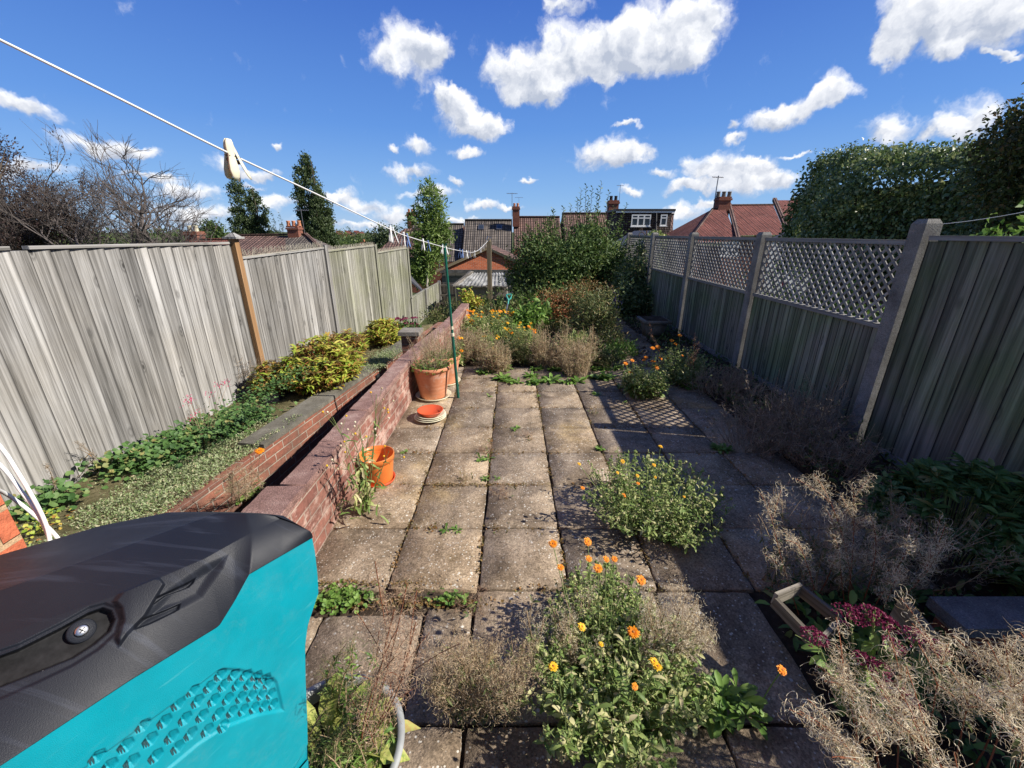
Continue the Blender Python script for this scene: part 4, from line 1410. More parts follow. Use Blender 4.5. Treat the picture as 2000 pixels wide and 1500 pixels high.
for j in range(NY): V += [v - Vector((0, 0, .03)) for v in V[j * NX:(j + 1) * NX]] if False else []
i = (np.arange(NY - 1)[:, None] * NX + np.arange(NX - 1)).ravel()
A.add(V, np.stack([i, i + 1, i + 1 + NX, i + NX], -1)); obj('roof', A, M['roofing'], SH)
A = Acc()
for k in range(18):
    p = p0.lerp(q0, k / 17); box(A, p + Vector((-.02, 0, .03)), (.16, .10, .05), rz=.5 + k * .1)
for k in range(14):
    p = p0.lerp(p1, k / 13); box(A, p + Vector((0, 0, .0 + .012 * math.sin(k * 2))), (.14, .08, .035), rz=.1 * math.sin(k))
obj('roof_edging', A, M['stone'], SH)

# houses to the left beyond the fence
H1, e0, e1, r0, r1 = slope_house('house', 366, 462, 468, 500, 30, 3.2, 'roof_red', 'house at far left with red tiled roof and a squat chimney with cream pots')
c, y, z = chimney(H1, 355, 384, 452, 480, 29.6, pots=2, potc='cream'); aerial(H1, (c.x + .2, y, z), .75, 1.1)
A = Acc(); tri(A, AT(322, 492, 28), AT(368, 492, 28), AT(356, 474, 30)); quad(A, AT(368, 492, 28), AT(372, 492, 29), AT(368, 469, 30), AT(356, 474, 30)); obj('hipped_end', A, M['slate'], H1)
H2 = thing('house', AT(570, 500, 25), 'house with brown hipped roof and orange-potted brick chimney, seen over the spiked fence', 'house')
zr, ze = 26.5, 23
rl, rr = AT(464, 460, zr), AT(597, 458, zr); e0, e1 = AT(440, 516, ze), AT(702, 512, ze)
m0, m1 = AT(557, 460, zr), AT(560, 516, ze)
A = Acc(); quad(A, e0, m1, m0, rl); obj('roof', A, M['roof_brown'], H2)
A = Acc(); quad(A, m1, Vector((AT(655, 512, ze).x, e1.y, e1.z)), rr, m0)
tri(A, Vector((AT(655, 512, ze).x, e1.y, e1.z)), Vector((AT(705, 512, ze + 3.5).x, e1.y + 3.5, e1.z)), rr); obj('roof', A, M['roof_grey'], H2, label='greyer half of the roof')
A = Acc(); beam(A, Vector((AT(655, 512, ze).x, e1.y, e1.z + .05)), rr + Vector((0, 0, .05)), .2, .12); beam(A, rl + Vector((0, 0, .03)), rr + Vector((0, 0, .03)), .2, .1); obj('ridge', A, M['roof_brown'], H2)
A = Acc(); X0, X1 = e0.x + .3, AT(655, 512, ze).x - .3
for p, q in (((X0, e0.y + .3), (X1, e0.y + .3)), ((X1, e0.y + .3), (X1 + .8, e0.y + 6)), ((X0, e0.y + 6), (X0, e0.y + .3))): quad(A, (*p, -8), (*q, -8), (*q, e1.z - .05), (*p, e1.z - .05))
obj('wall', A, M['brick_house'], H2)
c, y, z = chimney(H2, 557, 582, 441, 470, zr - .6, pots=3)
aerial(H2, (c.x + .45, y + .3, z - 1), 2.0, .8)
H3, e0, e1, r0, r1 = slope_house('house', 655, 722, 482, 510, 60, 5, 'slate', 'distant house with dark slate roof, two rooflights and a tiny brick chimney')
chimney(H3, 703, 716, 473, 487, 59, pots=1)
for x in (668, 688):
    A = Acc(); p = AT(x, 491, 57.5); obox(A, p, (.3, 0, 0), (0, .25, .22), (0, -.05, .05)); obj('rooflight', A, M['white'], H3)
H4 = thing('house', AT(770, 500, 29), 'house with brown pyramid-like hipped roof left of the slender tree', 'house')
ap = AT(790, 446, 30); ap2 = AT(830, 446, 30); e0, e1 = AT(716, 508, 26.5), AT(850, 508, 26.5); eb = AT(716, 500, 33)
A = Acc(); quad(A, e0, e1, ap2, ap); tri(A, Vector((e0.x, e0.y + 6.5, e0.z)), e0, ap); obj('roof', A, M['roof_brown'], H4)
A = Acc(); quad(A, (e0.x + .3, e0.y + .3, -8), (e1.x, e0.y + .3, -8), (e1.x, e0.y + .3, e0.z - .05), (e0.x + .3, e0.y + .3, e0.z - .05)); obj('wall', A, M['brick_house'], H4)

# big hipped house on the right
H5 = thing('house', AT(1430, 480, 28), 'large house on the right with pinkish red tiled hipped roofs and a dark brick chimney', 'house')
z1_, z2_ = 30, 26
A = Acc()
hp = AT(1392, 408, 30); l1 = AT(1312, 468, 27.5); l2 = AT(1340, 478, 25.5); l3 = AT(1442, 470, 25.5); h2 = AT(1416, 407, 30)
tri(A, l1 + Vector((0, 3.0, 0)), l2, hp); quad(A, l2, l3, h2, hp)
m1, m2 = AT(1444, 460, 27), AT(1535, 458, 27); n1, n2 = AT(1424, 401, 31), AT(1510, 400, 31)
quad(A, m1, m2, n2, n1); tri(A, l3, m1, n1)
k1, k2 = AT(1535, 445, 28), AT(1610, 445, 28); j1, j2 = AT(1512, 391, 32), AT(1600, 391, 32)
quad(A, k1, k2, j2, j1)
obj('roof', A, M['roof_pink'], H5)
A = Acc(); beam(A, l3 + Vector((0, 0, .06)), n1 + Vector((0, 0, .06)), .25, .2); beam(A, k1 + Vector((0, 0, .06)), j1 + Vector((0, 0, .06)), .25, .25); beam(A, hp, h2, .2, .15); beam(A, n1, n2, .2, .15); beam(A, l2, hp, .15, .1)
obj('ridge', A, M['roof_brown'], H5)
A = Acc()
for p, q in ((l2, l3), (m1, m2), (l1 + Vector((0, 3, 0)), l2)): quad(A, (p.x, p.y + .3, -7), (q.x, q.y + .3, -7), (q.x, q.y + .3, p.z - .05), (p.x, p.y + .3, p.z - .05))
obj('wall', A, M['brick_house'], H5)
window(H5, 1411, 1445, 471, 500, 25.6, 3, .3, t=.1)
c, y, z = chimney(H5, 1405, 1431, 384, 416, 29.5, pots=3, potc='stone'); aerial(H5, (c.x - .6, y, z - 1.6), 3.0, .8)
t = thing('garage', AT(1540, 480, 22), 'plain white garage wall with tiled verge, just left of the big hedge', 'garage')
A = Acc(); a, b = AT(1508, 470, 22), AT(1600, 470, 22); tp = AT(1548, 450, 22)
A.add([(a.x, a.y, -5), (b.x, a.y, -5), (b.x, a.y, tp.z + .1), (tp.x, a.y, tp.z), (a.x, a.y, a.z)], [[0, 1, 2, 3, 4]]); obj('wall', A, M['white'], t)
A = Acc(); beam(A, a + Vector((-.1, -.1, .05)), tp + Vector((0, -.1, .06)), .3, .08); beam(A, tp + Vector((0, -.1, .06)), Vector((b.x, a.y - .1, tp.z + .16)), .3, .08); obj('roof', A, M['slate'], t)
# house peeping out behind the hedge at the right edge
H6, e0, e1, r0, r1 = slope_house('house', 1962, 2100, 372, 436, 16, 2.5, 'roof_brown', 'house with brown tiled roof showing through the foliage at the right edge', base=-2, wall='white')
window(H6, 1985, 2020, 440, 458, 13.4, 2, 0, t=.06)

# green felt-roofed summer house behind the trellis end
t = thing('summer_house', AT(1270, 480, 16), 'dark green timber summer house gable rising behind the far end of the trellis', 'shed')
zc = 15.5
ap = AT(1275, 453, zc); l_, r_ = AT(1205, 488, zc), AT(1340, 490, zc)
A = Acc(); A.add([(l_.x + .2, ap.y, -1.5), (r_.x - .2, ap.y, -1.5), (r_.x - .2, ap.y, r_.z), ap, (l_.x + .2, ap.y, l_.z)], [[0, 1, 2, 3, 4]]); obj('wall', A, M['fence_dark'], t)
A = Acc(); quad(A, l_ + Vector((0, -.3, 0)), ap + Vector((0, -.3, .05)), ap + Vector((0, 2.5, .05)), l_ + Vector((0, 2.5, 0)))
quad(A, ap + Vector((0, -.3, .05)), r_ + Vector((0, -.3, 0)), r_ + Vector((0, 2.5, 0)), ap + Vector((0, 2.5, .05))); obj('roof', A, M['slate'], t)
A = Acc(); beam(A, l_ + Vector((0, -.33, -.03)), ap + Vector((0, -.33, .02)), .04, .14); beam(A, ap + Vector((.02, -.33, .02)), r_ + Vector((0, -.33, -.03)), .04, .14); obj('bargeboard', A, M['fence_dark'], t)

# far hillside: scattered houses and tree belts
houses = Acc(); 
for k in range(26):
    px = random.uniform(655, 712); py = random.uniform(452, 466); zc = 520 + (466 - py) * 45
    p = AT(px, py, zc); s = random.uniform(5, 9)
    t = thing('distant_house', p, 'tiny pale house with red roof on the far hillside among trees', 'house', 'distant houses on the far hillside')
    A = Acc(); box(A, p + Vector((0, 0, -4)), (s * 1.2, s, 8)); obj('wall', A, M['render'], t)
    A = Acc(); c = p
    quad(A, c + Vector((-s * .65, -s * .55, 0)), c + Vector((s * .65, -s * .55, 0)), c + Vector((s * .65, 0, s * .4)), c + Vector((-s * .65, 0, s * .4)))
    quad(A, c + Vector((s * .65, s * .55, 0)), c + Vector((-s * .65, s * .55, 0)), c + Vector((-s * .65, 0, s * .4)), c + Vector((s * .65, 0, s * .4))); obj('roof', A, M['roof_red'], t)
A = Acc()
bl = []
for k in range(210):
    px = random.uniform(-500, 2500); zc = random.uniform(350, 1700); py = 455 + random.uniform(-5, 9) - (4 if zc > 1000 else 0)
    p = AT(px, py, zc); w = random.uniform(9, 24); bl.append(((p.x, p.y, p.z - w * .3), (w, w * .7, w * .55)))
crown(A, bl, 1500, 14, 3.2, 2.6, 2.6, 0, .5)
o = obj('distant_trees', A, M['lf_far']); tag(o, 'far belt of green trees along the horizon', 'trees', kind='stuff')
A = Acc(); bl = []
for (px, py, zc, w, h) in ((400, 470, 70, 3, 2.5), (655, 478, 90, 4, 2), (690, 480, 95, 5, 1.8), (640, 476, 80, 4, 2.4), (700, 468, 200, 9, 4), (660, 466, 220, 12, 4), (620, 470, 130, 7, 4), (300, 478, 60, 4, 2.2), (250, 482, 50, 4, 2.2), (200, 480, 50, 4, 2.4), (330, 488, 45, 3, 2), (120, 480, 55, 5, 2.5),
                       (1560, 480, 40, 3, 2), (880, 470, 60, 5, 2), (60, 482, 50, 5, 2)):
    p = AT(px, py, zc); bl.append(((p.x, p.y, p.z - h * .4), (w, w * .6, h)))
crown(A, bl, 900, 22, .5, .4, .55, 0, .5)
o = obj('tree_belt', A, M['lf_far']); tag(o, 'band of mid-green treetops between the houses on the left', 'trees', kind='stuff')


# ================================================================== TREES
def tree(name, base, blobs, nclump, per, L, W, sig, mat, label, trunk=.2, bark='bark', group=None, shell=.45, up=.3, limbs=10, top=None, cat='tree'):
    rt = thing(name, base, label, cat, group)
    A = Acc(); cc = crown(A, blobs, nclump, per, L, W, sig, 0, shell, up); obj('crown', A, M[mat], rt)
    B = Acc(); b = np.array(base, float)
    tz = top if top is not None else max(c[0][2] + c[1][2] * .6 for c in blobs)
    tt = np.array([blobs[0][0][0], blobs[0][0][1], tz])
    tp = arc(b, tt, (trunk, 0, 0), 9); tube(B, tp, np.linspace(trunk, trunk * .2, 9), 8)
    for i in rng.choice(len(cc), limbs):
        zf = np.clip((cc[i][2] - b[2]) / max(.1, tz - b[2]) * .75, .25, .9)
        s0 = along(tp, [zf])[0]; tube(B, arc(s0, cc[i], (0, 0, -.05), 6), np.linspace(trunk * .35, trunk * .06, 6), 5, 0, False)
    obj('trunk', B, M[bark], rt)
    return rt


def poplar(px, ytop, wpx, zc, base_z, label, n=420, group=None, lobes=3):
    top = AT(px, ytop, zc); w = wpx / 800 * zc / 2
    H = top.z - base_z; bl = []
    for k in range(lobes * 3):
        f = (k + .5) / (lobes * 3); r = w * (.45 + .6 * math.sin(min(1, (1 - f) * 1.5) * 1.57)) * (.5 if f > .85 else .86)
        bl.append(((top.x + random.uniform(-.35, .35) * w * (1.3 - f), top.y + random.uniform(-.4, .4) * w, base_z + H * (.12 + .84 * f)), (r, r, H / (lobes * 3) * 1.35)))
    bl.append(((top.x, top.y, top.z - H * .07), (w * .22, w * .22, H * .07)))
    tree('poplar_tree', (top.x, top.y, base_z), bl, int(n * 1.4), 34, w * .10, w * .075, w * .085, 'lf_poplar', label, w * .09, 'bark', group, .5, 1.2, 8)


gp_ = 'poplars on the left skyline'
poplar(460, 347, 60, 60, -8, 'tall dark poplar just below the nearest cream clothes peg', 420)
poplar(490, 372, 62, 61, -8, 'slightly shorter poplar leaning against the right side of the first tall poplar', 420)
poplar(597, 316, 76, 58, -8, 'tallest slim poplar standing behind the orange-pot chimney', 560)
poplar(618, 368, 62, 57, -8, 'broad lower poplar at the right foot of the tallest poplar', 420)
for (x, yy, w, lb) in ((519, 414, 14, 'first small far poplar right of the broad pair'), (533, 421, 13, 'middle small far poplar between two others'), (545, 419, 13, 'last small far poplar, nearest to the tallest poplar')):
    poplar(x, yy, w, 125, -8, lb, 120)
tree('round_tree', AT(412, 500, 75), [(AT(405, 452, 75), (1.9, 2, 1.5)), (AT(420, 455, 75), (1.8, 2, 1.6)), (AT(410, 466, 75), (3.0, 2, 1.4))], 130, 22, .4, .3, .35, 'lf_far', 'rounded green tree beside the first poplar above the red roof', .3)
p = AT(748, 470, 42)
tree('dark_tree', (p.x, p.y, -7), [((p.x - .9, p.y, p.z - .2), (1.2, 1.2, 1.1)), ((p.x + .5, p.y, p.z), (1.5, 1.3, 1.6)), ((p.x, p.y, p.z - 2), (2.2, 1.5, 2))], 220, 22, .22, .16, .2, 'lf_poplar', 'dark bushy tree behind the hipped brown roof', .25)

# slender tree in front of the terrace
zc = 16.5
def B_(px, py, rx, ry, zc=zc): return (tuple(AT(px, py, zc)), (rx / 800 * zc, rx / 800 * zc * .9, ry / 800 * zc))
tree('slender_tree', tuple(AT(834, 560, zc)), [B_(838, 405, 28, 36), B_(838, 372, 15, 15), B_(820, 440, 20, 28), B_(850, 445, 26, 30), B_(838, 478, 36, 30), B_(870, 460, 12, 16), B_(812, 500, 18, 18), B_(826, 520, 30, 20), B_(845, 500, 22, 22), B_(812, 535, 14, 16)],
     400, 20, .17, .05, .11, 'lf_ash', 'slender airy green tree with a pale trunk in front of the grey tiled roof', .05, 'bark_pale', shell=.35, limbs=34, top=AT(838, 380, zc).z)


# bare grey tree and dark copper tree, left
def bare_tree(base, tips, label, depth=5, seed=1, twig_leaf=None):
    rt = thing('bare_tree', base, label, 'tree')
    A = Acc(); rr = random.Random(seed)
    P_, D_ = [], []

    def grow(p, d, L, r, lv):
        n = 5; pts = [p]; dd = d.copy()
        for k in range(n):
            dd = (dd + Vector([rr.gauss(0, .16) for _ in range(3)]) + Vector((0, 0, .03))).normalized()
            pts.append(pts[-1] + dd * L / n)
        tube(A, pts, np.linspace(r, r * .62, n + 1), 6 if r > .02 else 3, 0, False)
        if lv == 0:
            return
        for k in range(rr.choice((3, 3, 4) if lv > 2 else (2, 3, 3))):
            q = pts[rr.randint(2, n)]
            nd = (dd + Vector([rr.gauss(0, .62), rr.gauss(0, .5), rr.gauss(.10, .40)])).normalized()
            grow(q, nd, L * rr.uniform(.62, .85), r * .60, lv - 1)
        if lv == 1:
            for k in range(4):
                q = pts[rr.randint(1, n)]; e_ = q + (dd + Vector([rr.gauss(0, .6), rr.gauss(0, .5), rr.gauss(.15, .4)])).normalized() * L * rr.uniform(.5, 1.0)
                tube(A, [q, e_], [r * .5, r * .25], 3, 0, False)
        if lv <= 2:
            for k in range(5):
                q = pts[rr.randint(1, n)]; P_.append(q); D_.append(unit(np.array(dd) + np.array([rr.gauss(0, .6), rr.gauss(0, .5), rr.gauss(.2, .4)])))
    for (d, L, r) in tips: grow(Vector(base), Vector(d).normalized(), L, r, depth)
    obj('trunk', A, M['bark_grey'], rt)
    if twig_leaf:
        B = Acc(); P2 = np.repeat(np.array([tuple(p) for p in P_]), 6, 0) + rng.normal(size=(len(P_) * 6, 3)) * .10
        leaves(B, P2, unit(np.repeat(np.array(D_), 6, 0) + rdir(len(P2)) * .5), .085, .025, 0); obj('leaves', B, M[twig_leaf], rt)
    return rt


b0 = AT(225, 505, 12)
bare_tree((b0.x, b0.y, -.6), [((-.1, .1, 1), 1.85, .08), ((.5, .0, 1), 1.8, .07), ((-.6, 0, .9), 1.85, .06), ((1.0, -.2, .62), 1.75, .055), ((1.0, .1, .35), 1.5, .04)], 'bare grey spreading tree with leafless twigs above the left fence', 5, 3)
b0 = AT(130, 500, 13)
bare_tree((b0.x, b0.y, -.6), [((-.2, .1, 1), 1.85, .08), ((.6, .0, 1), 1.7, .06), ((-.9, 0, .7), 1.7, .06)], 'half-bare purplish tree behind the bare grey one, with sparse copper leaves', 5, 11, 'lf_copper')
zc = 13.5
tree('copper_tree', tuple(AT(20, 560, zc)), [B_(20, 400, 70, 70, zc), B_(-10, 320, 40, 60, zc), B_(80, 430, 70, 50, zc), B_(120, 462, 60, 26, zc), B_(-40, 440, 90, 60, zc), B_(45, 350, 26, 26, zc)],
     520, 24, .11, .035, .16, 'lf_copper', 'dark copper-leaved tree at the left edge above the fence', .12, 'bark', shell=.25, limbs=40)

# clipped hedge next door and the tree at its right end
HX = 6.2
HG = thing('clipped_hedge', (6.9, 6.5, 0), 'tall clipped glossy evergreen hedge beyond the trellis, with a rounded end', 'hedge')
A = Acc()
n = 46000
y = rng.uniform(3.2, 10.2, n); u = rng.uniform(0, 1, n)
def hprof(y): return 2.70 + .15 * (np.minimum(y, 9.7) - 6.5) + .04 * np.sin(y * 3) + .04 * np.sin(y * 7.3) - .6 * np.clip((y - 9.55) / .65, 0, 1) ** 3
top = hprof(y)
face = rng.random(n)
P = np.zeros((n, 3)); Nn = np.zeros((n, 3))
f1 = face < .62            # side facing the garden
inset = .18 * np.clip((y - 9.45) / .75, 0, 1) ** 2
zz = rng.uniform(.5, 1, n) * 0 + rng.uniform(.3, 1, n) * top
P[f1] = np.stack([HX + .12 * np.sin(y * 2.1) + .08 * np.sin(zz * 4 + y) + inset * 2 + .25 * np.clip((zz - top + .3) / .3, 0, 1) ** 2, y, zz], -1)[f1]; Nn[f1] = [-1, 0, .15]
f2 = (face >= .62) & (face < .82)     # top
P[f2] = np.stack([HX + .2 + u * 1.3 + inset, y, top + .05 * np.sin(u * 9 + y * 5)], -1)[f2]; Nn[f2] = [0, 0, 1]
f3 = face >= .82                      # far end
P[f3] = np.stack([HX + .1 + u * 1.5, 9.9 + .3 * np.sqrt(np.clip(1 - ((zz / top - .45) / .56) ** 2, 0, 1)), zz], -1)[f3]; Nn[f3] = [0, 1, .2]
hv = np.sin(y * 5.1 + zz * 3.7) * np.sin(zz * 6.3 - y * 2.2 + 1) + .6 * np.sin(y * 11.3 + 2 + u * 8) * np.sin(zz * 13.1 + u * 3)
P += Nn * (hv * .05 - .14 * (hv < -.75))[:, None] + Nn * rng.normal(0, .055, n)[:, None] - Nn * (rng.random(n)[:, None] ** 3) * .2 + rng.normal(size=(n, 3)) * .012
D = unit(rdir(n) + Nn * .35 + [0, 0, -.35]); kk = rng.uniform(.7, 1.35, n)
leaves(A, P, D, .068 * kk, .044 * kk, 0, .12, .25, unit(Nn + rdir(n) * .75 + [0, 0, .3]))
m_ = 1500                            # wispy shoots on the outline
yy = rng.uniform(3.2, 9.8, m_); P = np.stack([HX + rng.uniform(0, 1.4, m_), yy, hprof(yy) + rng.uniform(0, .09, m_)], -1)
leaves(A, P, rdir(m_, .9), .05, .022)
obj('leaves', A, M['lf_hedge'], HG)
A = Acc()
for k in range(13):
    yy = 3.4 + k * .47; tube(A, arc((HX + .75, yy, -.2), (HX + .7 + random.uniform(-.2, .2), yy, 2.3), (0, .1, 0), 6), np.linspace(.06, .03, 6), 6)
    for q in range(16):
        s = (HX + .72, yy, random.uniform(.5, 2.4)); e = (HX + random.uniform(.1, 1.3), yy + random.uniform(-.5, .5), s[2] + random.uniform(.1, .5)); tube(A, arc(s, e, (0, 0, .04), 5), np.linspace(.02, .006, 5), 4, 0, False)
# inner twiggy mass
box(A, (HX + .80, 6.4, 1.2), (.75, 6.0, 2.4))
obj('branches', A, M['bark'], HG)
HT = tree('shrub_tree', (6.4, 5.4, 0), [((6.2, 5.75, 2.8), (.38, .4, .32)), ((5.95, 5.3, 2.3), (.45, .45, .75)), ((6.25, 5.2, 2.95), (.5, .5, .4)), ((5.95, 5.0, 2.7), (.4, .4, .5))], 420, 26, .06, .032, .07, 'lf_tree',
          'loose brownish-green tree at the right edge, overtopping the clipped hedge', .06, shell=.3, limbs=16)
o = plant('garden_shrub', (4.9, 3.5, 0), 'light green leafy shrub low behind the tall dark fence panel at the right edge', 'shrub')
A = Acc(); crown(A, [((4.75, 3.9, 1.55), (.35, .4, .35)), ((4.6, 3.0, 1.3), (.4, .4, .4))], 60, 16, .07, .04, .06); obj('leaves', A, M['lf_green'], o)
A = Acc(); tube(A, arc((4.75, 3.6, 0), (4.75, 3.8, 1.5), (.05, 0, 0), 6), .015, 5); obj('stems', A, M['bark'], o)
# neighbour's flowers seen through the trellis
o = plant('border_plant', (4.2, 5, 0), 'green border plants with pink and yellow blooms seen through the trellis', 'plant')
A = Acc(); crown(A, [((4.3, 4.3, .55), (.4, .7, .45)), ((4.2, 5.8, .6), (.4, .8, .5)), ((4.4, 7.2, .6), (.4, .7, .5)), ((4.0, 3.7, .5), (.3, .4, .3))], 220, 14, .07, .035, .07); obj('leaves', A, M['lf_green'], o)
for p, mt in (((3.95, 6.1, .95), 'pink_flower'), ((3.9, 5.6, .72), 'petal_yellow')):
    A = Acc(); bigleaves(A, np.tile(p, (9, 1)), rdir(9, .3), .05, .05, curve=.5, seg=3, shape=[.5, 1, 1, .4]); obj('flower', A, M[mt], o)
w_ = Acc(); tube(w_, arc(AT(1835, 438, 3.6), AT(2010, 412, 3.0), (0, 0, -.01), 8), .0022, 5)
o = obj('washing_line', w_, M['white']); tag(o, "neighbour's thin washing line crossing in front of the hedge", 'washing line')

# ================================================================== CLOTHES LINE, PEGS, POSTS
line_ctrl = [(-260, -48, .34), (0, 78, .47), (228, 190, .60), (455, 303, .85), (620, 380, 1.25), (765, 449, 2.0), (800, 463, 2.4), (868, 483, 3.6), (900, 490, 4.5), (925, 492.5, 5.6), (940, 484, 7.2), (953, 470, 8.85)]
LP = [AT(*c) for c in line_ctrl]
def catmull(P, k=8):
    out = []
    for i in range(len(P) - 1):
        p0 = P[max(i - 1, 0)]; p1 = P[i]; p2 = P[i + 1]; p3 = P[min(i + 2, len(P) - 1)]
        for j in range(k):
            t = j / k
            out.append(.5 * ((2 * p1) + (-p0 + p2) * t + (2 * p0 - 5 * p1 + 4 * p2 - p3) * t * t + (-p0 + 3 * p1 - 3 * p2 + p3) * t ** 3))
    out.append(P[-1]); return out
LC = catmull(LP)
A = Acc(); tube(A, LC, np.linspace(.0015, .0034, len(LC)), 8)
o = obj('washing_line', A, M['white']); tag(o, 'long white washing line running from upper left over the green prop to the timber post', 'washing line')


def line_at(px):
    for i in range(len(LC) - 1):
        def pr(p):
            v = p - CAMP; zc = v.y * CP - v.z * SP
            return 1000 + 800 * v.x / zc
        a, b = pr(LC[i]), pr(LC[i + 1])
        if a <= px <= b:
            t = (px - a) / (b - a); return LC[i].lerp(LC[i + 1], t), (LC[i + 1] - LC[i]).normalized()


def peg_meshes(mat, big):
    """peg hanging along -z, jaws gripping the line at the origin; returns leg mesh and spring mesh"""
    A = Acc()
    L = .078
    if big:
        prof = [(.000, .0045), (.006, .0075), (.016, .0085), (.03, .0065), (.045, .0085), (.06, .0095), (.072, .0075), (.078, .003)]
    else:
        prof = [(.000, .003), (.006, .005), (.03, .0045), (.05, .006), (.07, .0055), (.078, .003)]
    # flattened paddle outline, thickness along y
    k = len(prof)
    for s in (0,):
        V = []
        for (d, w) in prof:
            off = .0022 + .0065 * (d / L)
            for yy in (-1, 1):
                V += [(-w, 0, .012 - d), (w, 0, .012 - d)]
        V = []
        for (d, w) in prof:
            c = .0025 + .010 * (d / L) ** 1.3
            th = .0028 if d < L * .95 else .0012
            up_ = .028 if big else .016; w_ = w * (1.25 if big else 1)
            V += [(-w_, c - th / 2, up_ - d), (w_, c - th / 2, up_ - d), (w_ * .8, c + th / 2, up_ - d), (-w_ * .8, c + th / 2, up_ - d)]
        F = []
        for i in range(k - 1):
            for j in range(4): F.append([4 * i + j, 4 * i + (j + 1) % 4, 4 * i + 4 + (j + 1) % 4, 4 * i + 4 + j])
        F.append([0, 3, 2, 1]); F.append([4 * k - 4, 4 * k - 3, 4 * k - 2, 4 * k - 1])
        A.add(V, F)
    leg = A.mesh('leg'); leg.materials.append(M[mat])
    A = Acc(); tube(A, [(-.006, 0, -.012), (.006, 0, -.012)], .0042, 10)
    tube(A, [(-.006, -.008, -.004), (-.006, .008, -.004)], .0011, 5); tube(A, [(.006, -.008, -.004), (.006, .008, -.004)], .0011, 5)
    spr = A.mesh('spring'); spr.materials.append(M['rust'])
    return leg, spr


PEG = {k: peg_meshes(*v) for k, v in {'cream': ('cream', True), 'white': ('white', False), 'blue': ('blue_peg', False)}.items()}


def peg(px, kind, label, tilt=0.0, twist=0.0, scale=1.0, group=None):
    r = line_at(px)
    p, d = r
    rt = thing('clothes_peg', p + Vector((0, 0, .0)), label, 'clothes peg', group)
    leg, spr = PEG[kind]
    for s in (0, math.pi):
        o = bpy.data.objects.new('leg', leg); COL.objects.link(o); o.parent = rt; o.rotation_euler = (0, 0, s)
    o = bpy.data.objects.new('spring', spr); COL.objects.link(o); o.parent = rt
    yaw = math.atan2(d.y, d.x)
    rt.rotation_euler = (tilt, 0, yaw + twist); rt.scale = (scale,) * 3
    return rt


peg(448, 'cream', 'front cream plastic peg of the near pair on the line, tilted left', .12, -.35, .95, 'cream pegs')
peg(459, 'cream', 'second cream plastic peg of the near pair, in front of the poplar top', -.22, .25, .95, 'cream pegs')
gpw = 'small pegs along the line'
for x, kd, lb, tl in ((762, 'white', 'white peg furthest left of the small ones', .1), (768, 'white', 'white peg next to the furthest-left small one', -.15),
                      (788, 'white', 'white peg just left of a blue peg', .12), (795, 'blue', 'blue peg beside the second group of white pegs', -.1),
                      (826, 'white', 'white peg over the slender tree, left of a blue peg', .05), (836, 'blue', 'blue peg over the slender tree just before the prop', -.05),
                      (864, 'white', 'white peg clipped at the left of the prop top', .2), (871, 'white', 'white peg clipped right at the prop top', -.15)):
    peg(x, kd, lb, tl, random.uniform(-.8, .2), 1.0, gpw)
for x, kd, lb in ((898, 'blue', 'first blue peg just right of the prop'), (903, 'blue', 'second blue peg right of the prop'), (911, 'white', 'white peg at the lowest dip of the line'),
                  (916, 'blue', 'blue peg over the gable in the dip of the line'), (927, 'white', 'white peg over the middle of the brick gable'), (939, 'white', 'left peg of the last white pair near the timber post'), (944, 'white', 'right peg of the last white pair near the timber post')):
    peg(x, kd, lb, random.uniform(-.15, .15), random.uniform(-.8, .8), 1.25, gpw)

pb = GP(895, 777, 0); pt = AT(868, 481, 3.62)
PR = thing('line_prop', pb, 'thin green metal prop holding up the washing line beside the big terracotta pots', 'clothes prop')
A = Acc(); tube(A, [pb, pb.lerp(pt, .46)], .015, 12); obj('lower_tube', A, M['pole_green'], PR)
A = Acc(); tube(A, [pb.lerp(pt, .46), pt], .0125, 12); obj('upper_tube', A, M['pole_green'], PR)
A = Acc(); tube(A, [pb.lerp(pt, .455), pb.lerp(pt, .475)], .018, 12); tube(A, [pb.lerp(pt, .50), pb.lerp(pt, .52)], .015, 12); obj('clamp', A, M['cream'], PR)
A = Acc(); d = (pt - pb).normalized()
tube(A, [pt - d * .01, pt + Vector((-.018, 0, .022))], .005, 8); tube(A, [pt - d * .01, pt + Vector((.018, 0, .022))], .005, 8); obj('fork', A, M['pole_green'], PR)

q = AT(955, 466, 8.9)
LPst = thing('timber_post', (q.x, q.y, 0), 'weathered tall timber washing line post with a bent top bracket, standing in the bed', 'post')
A = Acc(); prism(A, [(q.x - .05, q.y - .05), (q.x + .05, q.y - .05), (q.x + .05, q.y + .05), (q.x - .05, q.y + .05)], -.3, q.z - .06)
obox(A, (q.x, q.y, q.z - .03), (.048, 0, 0), (0, .048, 0), (0, 0, .03), taper=.6); obj('post', A, M['old_wood'], LPst)
A = Acc(); tube(A, [LP[-1], LP[-1] + Vector((.05, .02, .03))], .006, 6); tube(A, [(q.x - .05, q.y - .05, q.z - .03), (q.x - .02, q.y - .06, q.z + .05), (q.x + .05, q.y - .05, q.z + .02)], .009, 6); obj('hook', A, M['steel'], LPst)

